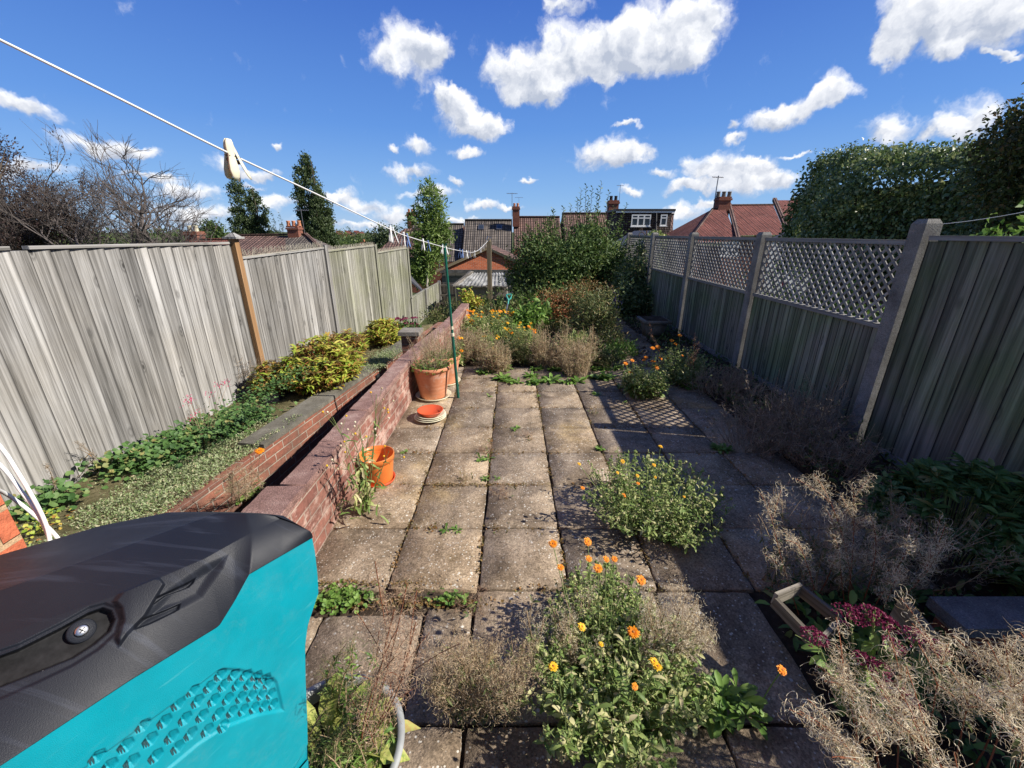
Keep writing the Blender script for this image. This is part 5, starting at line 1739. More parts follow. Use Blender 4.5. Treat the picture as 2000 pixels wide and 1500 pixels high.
# ================================================================== POTS
def big_pot(c, R_, H, label, plant_label):
    rt = thing('terracotta_pot', c, label, 'plant pot', 'large terracotta pots against the wall')
    A = Acc()
    lathe(A, c, [(.001, .012), (R_ * .66, .012), (R_ * .68, .03), (R_ * .93, H * .86), (R_ * .94, H * .89), (R_ * 1.0, H * .90), (R_ * 1.015, H * .93), (R_ * 1.01, H * .98), (R_ * .98, H), (R_ * .93, H), (R_ * .90, H * .97), (R_ * .86, H * .86), (.001, H * .86)], 56)
    obj('pot', A, M['terracotta'], rt, smooth=True)
    A = Acc(); lathe(A, c, [(.001, H * .875), (R_ * .87, H * .875)], 30); obj('compost', A, M['soil'], rt)
    s = thing('saucer', c, 'pale green saucer under the ' + label.split(',')[0], 'saucer', 'saucers under the big pots')
    A = Acc(); lathe(A, c, [(.001, .003), (R_ * .74, .003), (R_ * .92, .035), (R_ * .94, .034), (R_ * .76, -.0), (.001, .0)], 40); obj('dish', A, M['grey_plastic'] if False else M['cream'], s, smooth=True)
    p = plant('pot_plant', Vector(c) + Vector((0, 0, H * .88)), plant_label, 'plant')
    A = Acc(); b = np.array(c, float) + [0, 0, H * .88]
    for i in range(75):
        a = random.uniform(0, 6.283); q = math.sqrt(random.random()) * R_ * .8
        s0 = b + [q * math.cos(a), q * math.sin(a), 0]
        t = s0 + [math.cos(a) * .10 * q / R_, math.sin(a) * .10 * q / R_, random.uniform(.16, .40)]
        pts = arc(s0, t, rng.normal(size=3) * .015, 5); tube(A, pts, .0012, 3, 1, False)
        P = along(pts, rng.uniform(.3, 1, 16)) + rng.normal(size=(16, 3)) * .012; curls(A, P, rdir(16, .4), .03, .003, 2.5, 1, seg=3)
    n = 230; a = rng.uniform(0, 6.283, n); q = np.sqrt(rng.random(n)) * R_ * .95
    P = np.stack([b[0] + q * np.cos(a), b[1] + q * np.sin(a), b[2] + rng.uniform(-.01, .05, n)], -1)
    D = np.stack([np.cos(a), np.sin(a), rng.uniform(.1, 1.4, n)], -1)
    bigleaves(A, P, D, rng.uniform(.04, .07, n), .017, 0, curve=rng.uniform(.3, 1, n), seg=3, shape=[.4, 1, .8, .1])
    obj('foliage', A, [M['lf_green'], M['lf_dry']], p)
    return rt


pc = GP(843, 783, 0); zc_ = 853 * 1.65 / (783 - 455)
big_pot((pc.x, pc.y + .12, 0), .202, .36, 'large terracotta pot, the nearer of the pair by the prop', 'dry pinkish seed heads over green leaves in the nearer terracotta pot')
big_pot((pc.x + .06, pc.y + .56, 0), .19, .34, 'large terracotta pot, the farther one half hidden behind its twin', 'dry tan stems in the farther terracotta pot')

# stack of saucers
c = GP(841, 818, 0)
for k in range(3):
    t = thing('saucer', (c.x, c.y, .012 * k), ('lowest', 'middle', 'topmost')[k] + ' cream saucer of the small stack in front of the pots', 'saucer', 'cream saucers in the stack')
    A = Acc(); r_ = (.145, .138, .130)[k]
    lathe(A, (c.x + .004 * k, c.y, .003 + .014 * k), [(.001, .0), (r_ * .72, .0), (r_, .028), (r_ * 1.03, .027), (r_ * 1.03, .031), (r_ * .98, .032), (r_ * .72, .004), (.001, .004)], 44); obj('dish', A, M['cream'], t, smooth=True)
t = thing('saucer', (c.x, c.y, .05), 'bright red-orange plastic saucer lying on top of the cream stack', 'saucer')
A = Acc(); r_ = .118
lathe(A, (c.x, c.y + .01, .052), [(.001, .0), (r_ * .80, .0), (r_, .036), (r_ * 1.03, .036), (r_ * 1.03, .040), (r_ * .97, .040), (r_ * .78, .004), (.001, .004)], 44); obj('dish', A, M['red_plastic'], t, smooth=True)

# orange plastic pot on a saucer
c = GP(741, 938, 0)
t = thing('flower_pot', c, 'bright orange plastic flower pot standing empty against the pink wall', 'plant pot')
A = Acc(); r_, h_ = .122, .215
lathe(A, c, [(.001, .012), (r_ * .76, .012), (r_ * .78, .02), (r_ * .93, h_ * .78), (r_ * .935, h_ * .80), (r_ * .985, h_ * .81), (r_ * 1.0, h_ * .98), (r_ * .99, h_), (r_ * .955, h_), (r_ * .95, h_ * .82), (r_ * .76, h_ * .35), (.001, h_ * .35)], 48); obj('pot', A, M['orange_plastic'], t, smooth=True)
A = Acc(); lathe(A, c, [(.001, h_ * .36), (r_ * .76, h_ * .36)], 30); obj('compost', A, M['soil'], t)
t = thing('saucer', c, 'red saucer beneath the orange plastic flower pot', 'saucer')
A = Acc(); lathe(A, c, [(.001, .003), (r_ * .80, .003), (r_ * .90, .026), (r_ * .93, .026), (r_ * .84, .0), (.001, .0)], 40); obj('dish', A, M['red_plastic'], t, smooth=True)

# stone urn on the shaded path
c = GP(1278, 668, 0)
t = thing('stone_urn', c, 'square topped weathered stone planter on the shaded path by the fence', 'planter')
A = Acc(); x, y = c.x, c.y + .15
for z0, z1, a, b in ((0, .06, .17, .16), (.06, .30, .12, .17), (.30, .35, .215, .215)):
    V = [(x + sx * a, y + sy * a, z0) for sx, sy in ((-1, -1), (1, -1), (1, 1), (-1, 1))] + [(x + sx * b, y + sy * b, z1) for sx, sy in ((-1, -1), (1, -1), (1, 1), (-1, 1))]
    A.add(V, [[0, 1, 5, 4], [1, 2, 6, 5], [2, 3, 7, 6], [3, 0, 4, 7], [4, 5, 6, 7], [3, 2, 1, 0]])
obj('body', A, M['stone'], t)
A = Acc(); box(A, (x, y, .352), (.34, .34, .012)); obj('compost', A, M['soil'], t)

# grey planter with hosta, bottom left
pc = Vector((-.525, .735, 0)); rr_ = .20; hh = .27
t = thing('round_planter', pc, 'grey round planter with dying hosta and dry stalks beside the turquoise machine', 'planter')
A = Acc(); lathe(A, pc, [(.001, .01), (rr_ * .8, .01), (rr_ * .98, hh - .02), (rr_ * 1.06, hh - .012), (rr_ * 1.07, hh), (rr_ * .98, hh + .003), (rr_ * .95, hh - .01), (rr_ * .93, hh - .05), (.001, hh - .05)], 56)
obj('pot', A, M['grey_plastic'], t, smooth=True)
A = Acc(); lathe(A, pc, [(.001, hh - .045), (rr_ * .93, hh - .045)], 30); obj('compost', A, M['soil'], t)
hp_ = plant('hosta_plant', pc + Vector((0, 0, hh - .05)), 'dying hosta with striped yellow-green leaves in the grey round planter', 'plant')
n = NT('striped_hosta_leaf')
w = n.noise(n.mapv(n.pos, (60, 60, 60)), 1, 1)
M['lf_hosta'] = n.fin(n.mix(n.ramp(w, [(.4, 0.), (.6, 1.)]), n.ramp(n.rand, [(0, (.14, .26, .04)), (.6, (.30, .36, .08)), (1, (.50, .38, .14))]), (.50, .50, .15)), .5, None, .3, .3)
A = Acc(); nn = 34; a = rng.uniform(0, 6.283, nn)
P = np.array(tuple(pc)) + np.stack([np.cos(a) * .06, np.sin(a) * .06, np.full(nn, hh - .05)], -1)
bigleaves(A, P, np.stack([np.cos(a), np.sin(a), rng.uniform(.3, 1.6, nn)], -1), rng.uniform(.12, .22, nn), rng.uniform(.045, .07, nn), 0, curve=rng.uniform(1.0, 2.0, nn), seg=5)
obj('leaves', A, M['lf_hosta'], hp_)
st = []
for k in range(34):
    a = random.uniform(0, 6.283); q = random.uniform(.03, .20)
    f = pc + Vector((q * math.cos(a), q * math.sin(a), hh - .05))
    st.append((f, f + Vector((random.uniform(-.05, .08), random.uniform(-.03, .10), random.uniform(.10, .24))), rng.normal(size=3) * .02))
willowherb('dry_weed', pc + Vector((0, 0, hh - .05)), st, 'green and tan curly weeds crowding the grey round planter', ('lf_olive', 'stem_dry', 'lf_green'), 190, .028, .0018, .1, 16)
f = GP(742, 1440, .3)
tips = [(AT(795, 1140, .98), (.01, 0, 0)), (AT(770, 1190, .93), (.0, 0, 0)), (AT(812, 1215, .95), (.02, 0, 0)), (AT(800, 1270, .90), (.02, 0, 0)), (AT(748, 1290, .86), (-.01, 0, 0))]
willowherb('dry_willowherb', tuple(pc + Vector((.05, .02, hh - .05))), [(pc + Vector((.08, .02, hh - .05)), tp, bd) for tp, bd in tips], 'tall dry reddish willowherb stalk with tan curls rising from the grey planter', ('lf_tan', 'stem_red', 'lf_dry'), 260, .030, .0014, .30, 0, .022, sub=4)

# ================================================================== MACHINE
pB = Vector((-.42, .695, 0)); dF = Vector((.474, .880, 0)).normalized(); nF = Vector((dF.y, -dF.x, 0))
def on_plane(px, py, off=0.0):
    d = (AT(px, py, 1) - CAMP); o = pB + nF * off
    t = (o - CAMP).dot(nF) / d.dot(nF)
    return CAMP + d * t
def su(p):    # (s along dF from B, z)
    return ((p - pB).dot(dF), p.z)
def wp(s, z, off=0.0): return pB + dF * s + nF * off + Vector((0, 0, z))
MC = thing('garden_machine', pB + Vector((-.2, -.1, 0)), 'large turquoise plastic machine casing with a black moulded lid, close in front at bottom left', 'machine')
seam_px = [(608, 1047), (545, 1083), (484, 1118), (462, 1160), (440, 1202), (425, 1219), (340, 1273), (252, 1324), (125, 1408), (0, 1489), (-160, 1592)]
seam = [su(on_plane(*p)) for p in seam_px]
right_px = [(615, 1078), (620, 1120), (622, 1158), (612, 1188), (601, 1222), (596, 1262), (597, 1330), (600, 1400), (602, 1500)]
rightp = [su(on_plane(*p)) for p in right_px]
sb, zb = rightp[-1]
rightp += [(sb - .01, zb - .12), (sb - .03, .12), (sb - .06, .06)]
leftp = [(seam[-1][0] - .02, .06), (seam[-1][0] - .02, .5)]
n = NT('turquoise_plastic_shell')
g = n.noise(n.pos, 900, 2); c = n.mix(1.0, (.0, .27, .34), n.ramp(n.noise(n.pos, 14, 4), [(.3, .9), (.7, 1.05)]), 'MULTIPLY')
sc1 = n.ramp(n.noise(n.mapv(n.pos, (9, 9, 120), rot=(.5, .2, 0)), 1, 4, .7, .5), [(.62, 0.), (.72, .22)])
c = n.mix(sc1, c, (.12, .42, .46))
du = n.math('MULTIPLY', n.ramp(n.noise(n.pos, 5, 6, .75), [(.5, 0.), (.75, .35)]), n.ramp(n.noise(n.pos, 260, 2), [(.4, .3), (.6, 1.)]))
c = n.mix(du, c, (.16, .30, .30))
M['teal'] = n.fin(c, n.ramp(n.noise(n.pos, 12, 5), [(.35, .34), (.65, .6)]), n.bump(g, .0006), .4)
n = NT('black_moulded_plastic')
stk = n.noise(n.mapv(n.pos, (5, 55, 5), rot=(0, 0, .35)), 1, 3, .6, .8)
c = n.mix(n.ramp(stk, [(.54, 0.), (.72, .7)]), (.010, .012, .018), (.034, .040, .058))
c = n.mix(n.ramp(n.noise(n.pos, 6, 4), [(.45, 0.), (.7, .4)]), c, (.018, .020, .027))
sp_ = n.math('MULTIPLY', n.ramp(n.vor(n.pos, 45), [(.0, 1.), (.035, 0.)]), n.ramp(n.vor(n.pos, 45, 'Color'), [(.7, 0.), (.75, 1.)]))
c = n.mix(sp_, c, (.5, .5, .48))
M['blk'] = n.fin(c, n.ramp(n.noise(n.pos, 7, 4), [(.3, .42), (.7, .6)]), n.bump(n.noise(n.pos, 700, 2), .0004), .3)
M['blk_deep'] = plain('dark_recess', (.010, .010, .011), .6)
org = worigin(MC)


def sdist(P, poly):
    """signed distance (negative inside) of 2-d points to a polygon"""
    P = np.asarray(P, float); poly = np.asarray(poly, float); k = len(poly)
    d = np.full(len(P), 1e9); ins = np.zeros(len(P), bool)
    for i in range(k):
        a, b = poly[i], poly[(i + 1) % k]; ab = b - a
        t = np.clip(((P - a) @ ab) / (ab @ ab), 0, 1)
        d = np.minimum(d, np.linalg.norm(P - a - t[:, None] * ab, axis=1))
        c = ((a[1] > P[:, 1]) != (b[1] > P[:, 1])) & (P[:, 0] < (b[0] - a[0]) * (P[:, 1] - a[1]) / (b[1] - a[1] + 1e-12) + a[0])
        ins ^= c
    return np.where(ins, -d, d)


def step(x):
    x = np.clip(x, 0, 1); return x * x * (3 - 2 * x)


# --- turquoise front: dense sheet following seam and right-hand outline, dimpled with hexagons
seam_s = np.array([q[0] for q in seam][::-1]); seam_z = np.array([q[1] for q in seam][::-1])
rz_ = np.array([q[1] for q in rightp][::-1]); rs_ = np.array([q[0] for q in rightp][::-1])
sL = seam_s[0]; zB = .50
NU, NV = 480, 330
U = np.linspace(0, 1, NU)
def sR(z): return np.interp(z, rz_, rs_)
zt_ = np.full(NU, 1.0)
for _ in range(200):
    ss = sL + U * (np.minimum(sR(zt_), .0005) - sL)
    zt_ = zt_ * .7 + .3 * np.interp(ss, seam_s, seam_z)
GZ = zB + np.linspace(0, 1, NV)[:, None] * (zt_ - zB)[None, :]
GS = sL + U[None, :] * (sR(GZ) - sL)
P2 = np.stack([GS.ravel(), GZ.ravel()], -1)
off = np.zeros(len(P2)); dark = np.zeros(len(P2), bool)
z5s = lambda x, y: su(on_plane(x * .36, 960 + y * .36))
band = [z5s(*p) for p in [(480, 1480), (780, 1262), (1000, 1105), (1185, 965), (1215, 952), (1320, 962), (1490, 1005), (1510, 1030), (1548, 1195), (1400, 1222), (1220, 1290), (1080, 1380), (960, 1480), (700, 1700), (200, 1900), (180, 1700)]]
off -= .004 * step(-sdist(P2, band) / .006)
lower = [z5s(*p) for p in [(1600, 1490), (1680, 1350), (1690, 1900), (1200, 1900)]]
off -= .004 * step(-sdist(P2, lower) / .010)
hex_px = [[(1203, 1000), (1275, 1000), (1340, 1000), (1397, 1005), (1445, 1018)],
          [(1052, 1085), (1145, 1066), (1222, 1058), (1296, 1054), (1358, 1052), (1411, 1048), (1462, 1050)],
          [(975, 1158), (1080, 1145), (1168, 1138), (1244, 1132), (1315, 1123), (1372, 1115), (1427, 1108), (1477, 1104)],
          [(780, 1275), (900, 1255), (1012, 1240), (1104, 1225), (1192, 1214), (1266, 1201), (1328, 1192), (1387, 1180), (1440, 1170), (1490, 1160)],
          [(690, 1388), (822, 1354), (938, 1338), (1042, 1322), (1132, 1302), (1217, 1277)],
          [(530, 1445), (600, 1500), (722, 1474), (852, 1444), (972, 1395), (400, 1560), (500, 1570), (620, 1590), (745, 1570)]]
for row in hex_px:
    for (x, y) in row:
        s, z = z5s(x, y)
        near = np.abs(P2[:, 0] - s) + np.abs(P2[:, 1] - z) < .05
        hx = [(s + math.cos(R(30 + 60 * q)) * .0118, z + math.sin(R(30 + 60 * q)) * .0125) for q in range(6)]
        dd = sdist(P2[near], hx)
        ls_ = (P2[near][:, 0] - s) / .0118
        ins_ = step(-dd / .0016)
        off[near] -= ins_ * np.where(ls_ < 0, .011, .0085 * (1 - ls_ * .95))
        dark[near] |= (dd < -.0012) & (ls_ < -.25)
V = np.array(tuple(pB)) + P2[:, :1] * np.array(tuple(dF)) + off[:, None] * np.array(tuple(nF)); V[:, 2] = P2[:, 1]
i = (np.arange(NV - 1)[:, None] * NU + np.arange(NU - 1)).ravel()
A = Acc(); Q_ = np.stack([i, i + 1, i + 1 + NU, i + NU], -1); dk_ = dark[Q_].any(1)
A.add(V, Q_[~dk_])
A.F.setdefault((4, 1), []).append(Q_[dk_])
M['teal_shade'] = plain('turquoise_recess_shade', (.0, .035, .045), .6)  # vent shade painted as dark turquoise in the left part of each hexagon
obj('front_panel', A, [M['teal'], M['teal_shade']], MC)
# rest of the shell: rounded right edge, sides, back
A = Acc()
zs = np.concatenate([[.06, .12, .3], np.linspace(zB, zt_[-1], 40)])
cols = []
for dx, dy in ((0, 0), (-.002, .004), (-.008, .008), (-.02, .008), (-.16, .004), (-.33, -.03)):
    cols.append([pB + dF * float(sR(z)) + Vector((dx, dy, 0)) + Vector((0, 0, z)) for z in zs])
W_ = len(zs); V = [p for c_ in cols for p in c_]
i = (np.arange(len(cols) - 1)[:, None] * W_ + np.arange(W_ - 1)).ravel()
A.add(V, np.stack([i, i + W_, i + W_ + 1, i + 1], -1))
a0, a1 = wp(sL, .06), wp(float(sR(.06)), .06); a2, a3 = wp(float(sR(zB)), zB), wp(sL, zB)
quad(A, a0, a1, a2, a3)
bk0 = wp(sL, .06) + Vector((-.30, 0, 0)); bk1 = cols[-1][0]
quad(A, bk0, a0, wp(sL, seam[-1][1]), wp(sL, seam[-1][1]) + Vector((-.3, 0, 0)))
quad(A, bk1, bk0, Vector((bk0.x, bk0.y, seam[-1][1])), Vector((bk1.x, bk1.y, 1.0)))
obj('shell', A, M['teal'], MC)

# --- black moulded lid: one dense smooth sheet from the seam over the top to the back edge
KT = [0, .12, .25, .33, .42, .6, .8, 1.0]
zt = 1.112
def zc3(px, zz): return [GP(x, y, z_) for (x, y), z_ in zip(px, zz)]
c_seam = [wp(*su(on_plane(*p)), .005) for p in [(608, 1048), (545, 1084), (484, 1119), (455, 1172), (425, 1220), (252, 1325), (0, 1490), (-160, 1593)]]
c_top = zc3([(601, 1035), (553, 1010), (492, 1040), (455, 1060), (400, 1091), (252, 1154), (0, 1241), (-170, 1300)], [1.075, 1.103] + [zt] * 6)
c_rid = zc3([(580, 1023), (535, 1006), (480, 1003), (425, 1002), (370, 1022), (215, 1078), (0, 1154), (-170, 1215)], [1.09, 1.115] + [zt + .018] * 6)
c_bak = zc3([(553, 1007), (505, 1002), (450, 1000), (390, 999.5), (330, 1000.5), (200, 1026), (0, 1084), (-170, 1150)], [1.095, 1.11, 1.112, 1.112, 1.112, 1.10, 1.09, 1.08])
NT_ = 560
tt = np.linspace(0, 1, NT_)
def dense(c):
    c = np.array([tuple(p) for p in c]); o = np.stack([np.interp(tt, KT, c[:, k]) for k in range(3)], -1)
    ker = np.ones(9) / 9                      # soften the corners a little
    p = np.pad(o, ((4, 4), (0, 0)), mode='edge')
    sm_ = np.stack([np.convolve(p[:, k], ker, 'valid') for k in range(3)], -1)
    sm_[:4] = o[:4]; sm_[-4:] = o[-4:]
    return sm_
cs, ct, cr2, cb = dense(c_seam), dense(c_top), dense(c_rid), dense(c_bak)
inn = np.array(tuple(nF))
rows = [cs - inn * .012 - [0, 0, .004], cs - inn * .003 - [0, 0, .003], cs]
NVc = 150
nch = []
for v in np.linspace(0, 1, NVc)[1:]:
    bul = 4 * v * (1 - v) * .004
    rows.append(cs * (1 - v) + ct * v + inn * bul + [0, 0, bul])
nfront = len(rows)
for v in (.02, .06, .2, .4, .6, .8, .94, .98, 1): rows.append(ct * (1 - v) + cr2 * v)
for v in (.02, .06, .3, .6, .9, .97, 1): rows.append(cr2 * (1 - v) + cb * v)
for dz in (.004, .012, .05, .12): rows.append(cb + [0, -.002 + dz * -.05, -dz])
Gd = np.stack(rows)
fr_ = Gd[:nfront].reshape(-1, 3)
v_ = fr_ - np.array(tuple(CAMP)); zc_a = v_[:, 1] * CP - v_[:, 2] * SP
pxs = np.stack([1000 + 800 * v_[:, 0] / zc_a, 750 - 800 * (v_[:, 1] * SP + v_[:, 2] * CP) / zc_a], -1)
z5 = np.stack([pxs[:, 0] / .36, (pxs[:, 1] - 960) / .36], -1)
off = np.zeros(len(z5))
scoop = [(905, 520), (1090, 400), (1250, 325), (1215, 420), (1105, 585), (1000, 640), (930, 660), (720, 760), (650, 855), (700, 780), (800, 640)]
off -= .008 * step(-sdist(z5, scoop) / 60)
boss = [(600, 600), (722, 446), (760, 450), (870, 465), (902, 505), (850, 590), (790, 690), (700, 780), (646, 856), (615, 800), (650, 700), (640, 640)]
off += .010 * step(-sdist(z5, boss) / 26)
grv = [(-400, 985), (100, 820), (330, 705), (480, 620), (570, 596), (635, 620), (662, 690), (640, 770), (540, 862), (400, 950), (200, 1045), (-400, 1310)]
off -= .005 * step(-sdist(z5, grv) / 18)
slot = [(-400, 1030), (100, 848), (330, 733), (480, 650), (560, 622), (612, 640), (632, 690), (605, 755), (520, 828), (400, 905), (200, 985), (-400, 1225)]
off -= .020 * step(-sdist(z5, slot) / 14)
shelf = [(-400, 1085), (100, 905), (330, 790), (400, 830), (300, 900), (100, 990), (-400, 1180)]
for vs in ([(845, 572), (1030, 484), (1074, 456), (1058, 492), (1030, 518), (905, 565), (825, 622)], [(765, 690), (900, 638), (990, 598), (972, 642), (945, 658), (820, 718), (728, 752)]):
    off -= .010 * step(-sdist(z5, vs) / 9)
nl_ = (Gd[nfront - 1, 300] - Gd[2, 300]); td = Gd[40, 301] - Gd[40, 299]
nrm_ = np.cross(td, nl_); nrm_ /= np.linalg.norm(nrm_)
if nrm_ @ (np.array(tuple(CAMP)) - Gd[40, 300]) < 0: nrm_ = -nrm_
Gd[:nfront] += (off[:, None] * nrm_).reshape(nfront, NT_, 3)
A = Acc(); i = (np.arange(len(rows) - 1)[:, None] * NT_ + np.arange(NT_ - 1)).ravel()
Q_ = np.stack([i, i + 1, i + 1 + NT_, i + NT_], -1)
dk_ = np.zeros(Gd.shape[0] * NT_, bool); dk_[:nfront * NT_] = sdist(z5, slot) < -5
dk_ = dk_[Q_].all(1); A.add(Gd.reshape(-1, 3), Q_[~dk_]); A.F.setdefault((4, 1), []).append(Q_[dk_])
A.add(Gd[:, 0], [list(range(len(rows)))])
M['blk_slot_shade'] = plain('dusty_shaded_recess', (.016, .016, .017), .7, .2, var=.6, scale=60)  # recess shade painted into the dusty black of the slot floor
lid = obj('lid', A, [M['blk'], M['blk_slot_shade']], MC, smooth=True)


def lid_at(x, y, lift=0.0):
    """surface point of the lid at close-up coordinates x,y"""
    d = np.abs(z5 - [x, y]).sum(1); k = int(np.argmin(d)); return Vector(Gd[:nfront].reshape(-1, 3)[k] + nrm_ * lift)
pc_ = lid_at(452, 748, .003); nn_ = Vector(nrm_)
A = Acc(); q1 = nn_.to_track_quat('Z', 'Y').to_matrix()
def disc(acc, prof, n=28):
    prof = np.array(prof); a = np.arange(n) / n * 6.283
    V = [pc_ + q1 @ Vector((r_ * math.cos(t), r_ * math.sin(t), z)) for r_, z in prof for t in a]
    i = np.arange(len(prof) - 1)[:, None] * n + np.arange(n); j = np.arange(len(prof) - 1)[:, None] * n + (np.arange(n) + 1) % n
    acc.add(V, np.stack([i, j, j + n, i + n], -1).reshape(-1, 4))
disc(A, [(.0165, -.004), (.0165, .004), (.015, .006), (.0001, .006)]); o = obj('hub', A, M['blk'], MC)
A = Acc(); disc(A, [(.0082, .006), (.0082, .0095), (.006, .011), (.0001, .0112)]); sc_ = obj('screw', A, M['steel'], o, smooth=True)
A = Acc()
for rot in (0, 1.57):
    u_ = q1 @ Vector((math.cos(rot + .5), math.sin(rot + .5), 0)); v_2 = q1 @ Vector((-math.sin(rot + .5), math.cos(rot + .5), 0))
    obox(A, pc_ + nn_ * .0112, u_ * .0042, v_2 * .0009, nn_ * .0006)
obj('cross_slot', A, M['blk_deep'], o)
# stand below the casing
A = Acc()
box(A, tuple(wp(-.25, .03, -.2)), (.34, .38, .06), rz=math.atan2(dF.y, dF.x)); obj('base', A, M['blk_deep'], MC)

# white cables
for i, (ctrl, lb) in enumerate((([(-90, 770, .86), (0, 872, .84), (30, 915, .84), (66, 975, .85), (88, 1020, .86), (97, 1055, .86), (100, 1110, .85)], 'white cable forming the upper right strand of the bundle by the brick corner'),
                                ([(-90, 840, .86), (0, 908, .84), (40, 958, .85), (72, 1000, .86), (92, 1040, .87), (110, 1090, .86)], 'white cable forming the middle strand of the bundle by the brick corner'),
                                ([(-20, 950, .80), (14, 966, .86), (50, 992, .88), (85, 1022, .88), (112, 1050, .87), (140, 1090, .86)], 'white cable coming round the brick corner, lowest strand of the bundle'))):
    A = Acc(); tube(A, catmull([AT(*c) for c in ctrl], 5), .0036, 10)
    o = obj('white_cable', A, M['white'], smooth=True); tag(o, lb, 'cable', 'white cables')

# concrete edging block, right
t = thing('concrete_edging', (2.3, 1.3, 0), 'rough grey concrete-topped low wall at the lower right corner in shade', 'edging')
a, b = GP(1815, 1165, .17), GP(1815, 1228, .17)
A = Acc(); box(A, ((a.x + 3.0) / 2, (a.y + b.y) / 2, .145), (3.0 - a.x, abs(a.y - b.y), .05)); obj('top_slab', A, M['stone_grey'], t)
A = Acc(); box(A, ((a.x + 3.0) / 2 + .02, (a.y + b.y) / 2, .0), (2.95 - a.x, abs(a.y - b.y) - .03, .24)); obj('base_course', A, M['brick_house'], t)
# broken timber crate
t = thing('wooden_frame', GP(1560, 1190, .05), 'small broken rotting timber frame lying in front of the dry willowherb', 'frame')
c0, c1, c2, c3 = AT(1512, 1172, 1.64), AT(1562, 1148, 1.72), AT(1640, 1216, 1.60), AT(1596, 1262, 1.5)
for p, q_ in ((c0, c3), (c1, c2), (c0, c1), (c2, c3)):
    A = Acc(); z = Vector((0, 0, 0)); beam(A, p + Vector((0, 0, random.uniform(-.01, .01))), q_ + Vector((0, 0, random.uniform(-.012, .012))), .016, .05, uo=(random.random() * 9, 0)); obj('plank', A, M['gate_wood'], t)
t = thing('timber_board', AT(1800, 1230, 1.5), 'ochre broken board end leaning against the concrete edging', 'board')
A = Acc(); beam(A, AT(1755, 1185, 1.62), AT(1818, 1262, 1.48), .03, .10); obj('board', A, M['old_wood'], t)
# little stones in left bed and by wall
t = thing('loose_stone', GP(533, 782, -.10), 'square pale stone lying on the coping edge beside the yellowing shrub', 'stone')
A = Acc(); p = GP(533, 783, -.08); box(A, (p.x, p.y, -.06), (.15, .12, .09), rz=.3); o = obj('stone', A, M['stone'], t)
# garden fork handle
t = thing('garden_fork', GP(985, 625, .1), 'garden fork with turquoise D-handle stuck upright in the flower bed', 'garden fork')
zf = 7.6
A = Acc(); tube(A, [AT(986, 628, zf), AT(992, 592, zf)], .016, 8); obj('shaft', A, M['steel'], t)
A = Acc(); tube(A, [AT(992, 594, zf), AT(993, 586, zf), AT(989, 578, zf), AT(990, 575, zf)], .016, 8); tube(A, [AT(993, 587, zf), AT(998, 582, zf), AT(999, 575, zf)], .015, 8); tube(A, [AT(990, 575, zf), AT(999, 575, zf)], .012, 8); obj('handle', A, M['teal_handle'], t)
# bird feeder pole
zf = 9.0
t = thing('feeder_pole', AT(1262, 620, zf), 'thin rusty shepherd crook pole beside the big bush', 'pole')
A = Acc(); tube(A, [AT(1257, 620, zf), AT(1263, 450, zf)], .012, 6); tube(A, catmull([AT(1262, 480, zf), AT(1260, 460, zf), AT(1254, 453, zf), AT(1248, 458, zf), AT(1249, 462, zf)], 4), .009, 5)
tube(A, catmull([AT(1259, 505, zf), AT(1252, 500, zf), AT(1245, 503, zf), AT(1248, 508, zf)], 4), .008, 5); obj('pole', A, M['rust'], t)

# ================================================================== PLANTS ON THE PATIO
def gz(px, py, z=0.0): return tuple(GP(px, py, z))


def fl_at(lst, base, depth0, depth1=None):
    out_ = []
    for (x, y, kind, sc) in lst:
        out_.append((AT(x, y, depth0 + random.uniform(-.05, .05)), kind, sc))
    return out_


# front clump
b = GP(1195, 1395, 0); zc_b = 853 * 1.65 / (1395 - 455)
fr1 = [(1080, 1062, 0, 1.1, 1.62), (1148, 1058, 0, 1.15, 1.60), (1095, 1108, 0, .9, 1.55), (1150, 1091, 0, .9, 1.55), (1184, 1092, 0, .9, 1.55), (1200, 1092, 0, .8, 1.56), (1168, 1110, 0, 1.1, 1.50), (1252, 1133, 0, 1.2, 1.45),
       (1136, 1224, 1, 1.1, 1.33), (1237, 1235, 0, 1.25, 1.30), (1080, 1302, 1, 1.25, 1.27), (1174, 1258, 1, .7, 1.30), (1277, 1292, 1, 1.1, 1.25), (1284, 1302, 1, 1.1, 1.24), (1240, 1341, 0, .7, 1.22)]
F1 = [(AT(x, y, z - .02), k, s * .54) for x, y, k, s, z in fr1]
cp1 = calendula((b.x + .0, b.y + .04, 0), .34, .36, 190, F1, 'largest marigold clump in front, pale yellowing leaves with many orange blooms', leafL=.06)
flower_stalks(cp1, (b.x, b.y + .05, 0), [p for p, _, _ in F1])
b2 = GP(1165, 1240, 0)
calendula((b2.x, b2.y, 0), .19, .36, 75, [], 'leafy greener marigold growing just behind the largest front clump', leafL=.05)
b2 = GP(1300, 1440, 0)
# second clump at the shadow's edge
b = GP(1272, 1015, 0); fr2 = [(1131, 906, 1, .9), (1138, 953, 0, .85), (1218, 968, 0, 1.1), (1216, 901, 1, 1.1), (1290, 872, 1, 1.0), (1277, 908, 1, 1.0), (1245, 929, 1, .9), (1246, 944, 0, .8), (1206, 923, 1, .8), (1280, 932, 1, .7), (1336, 970, 1, .8)]
zz = 853 * 1.65 / (1015 - 455)
F2 = [(AT(x, y, zz - .08 + (x - 1230) * .0002 - (1015 - y) * .0012), k, s * .54) for x, y, k, s in fr2]
cp2 = calendula((b.x, b.y + .02, 0), .43, .38, 150, F2, 'wide marigold clump with yellow blooms at the edge of the fence shadow', leafL=.05)
flower_stalks(cp2, (b.x, b.y, 0), [p for p, _, _ in F2])
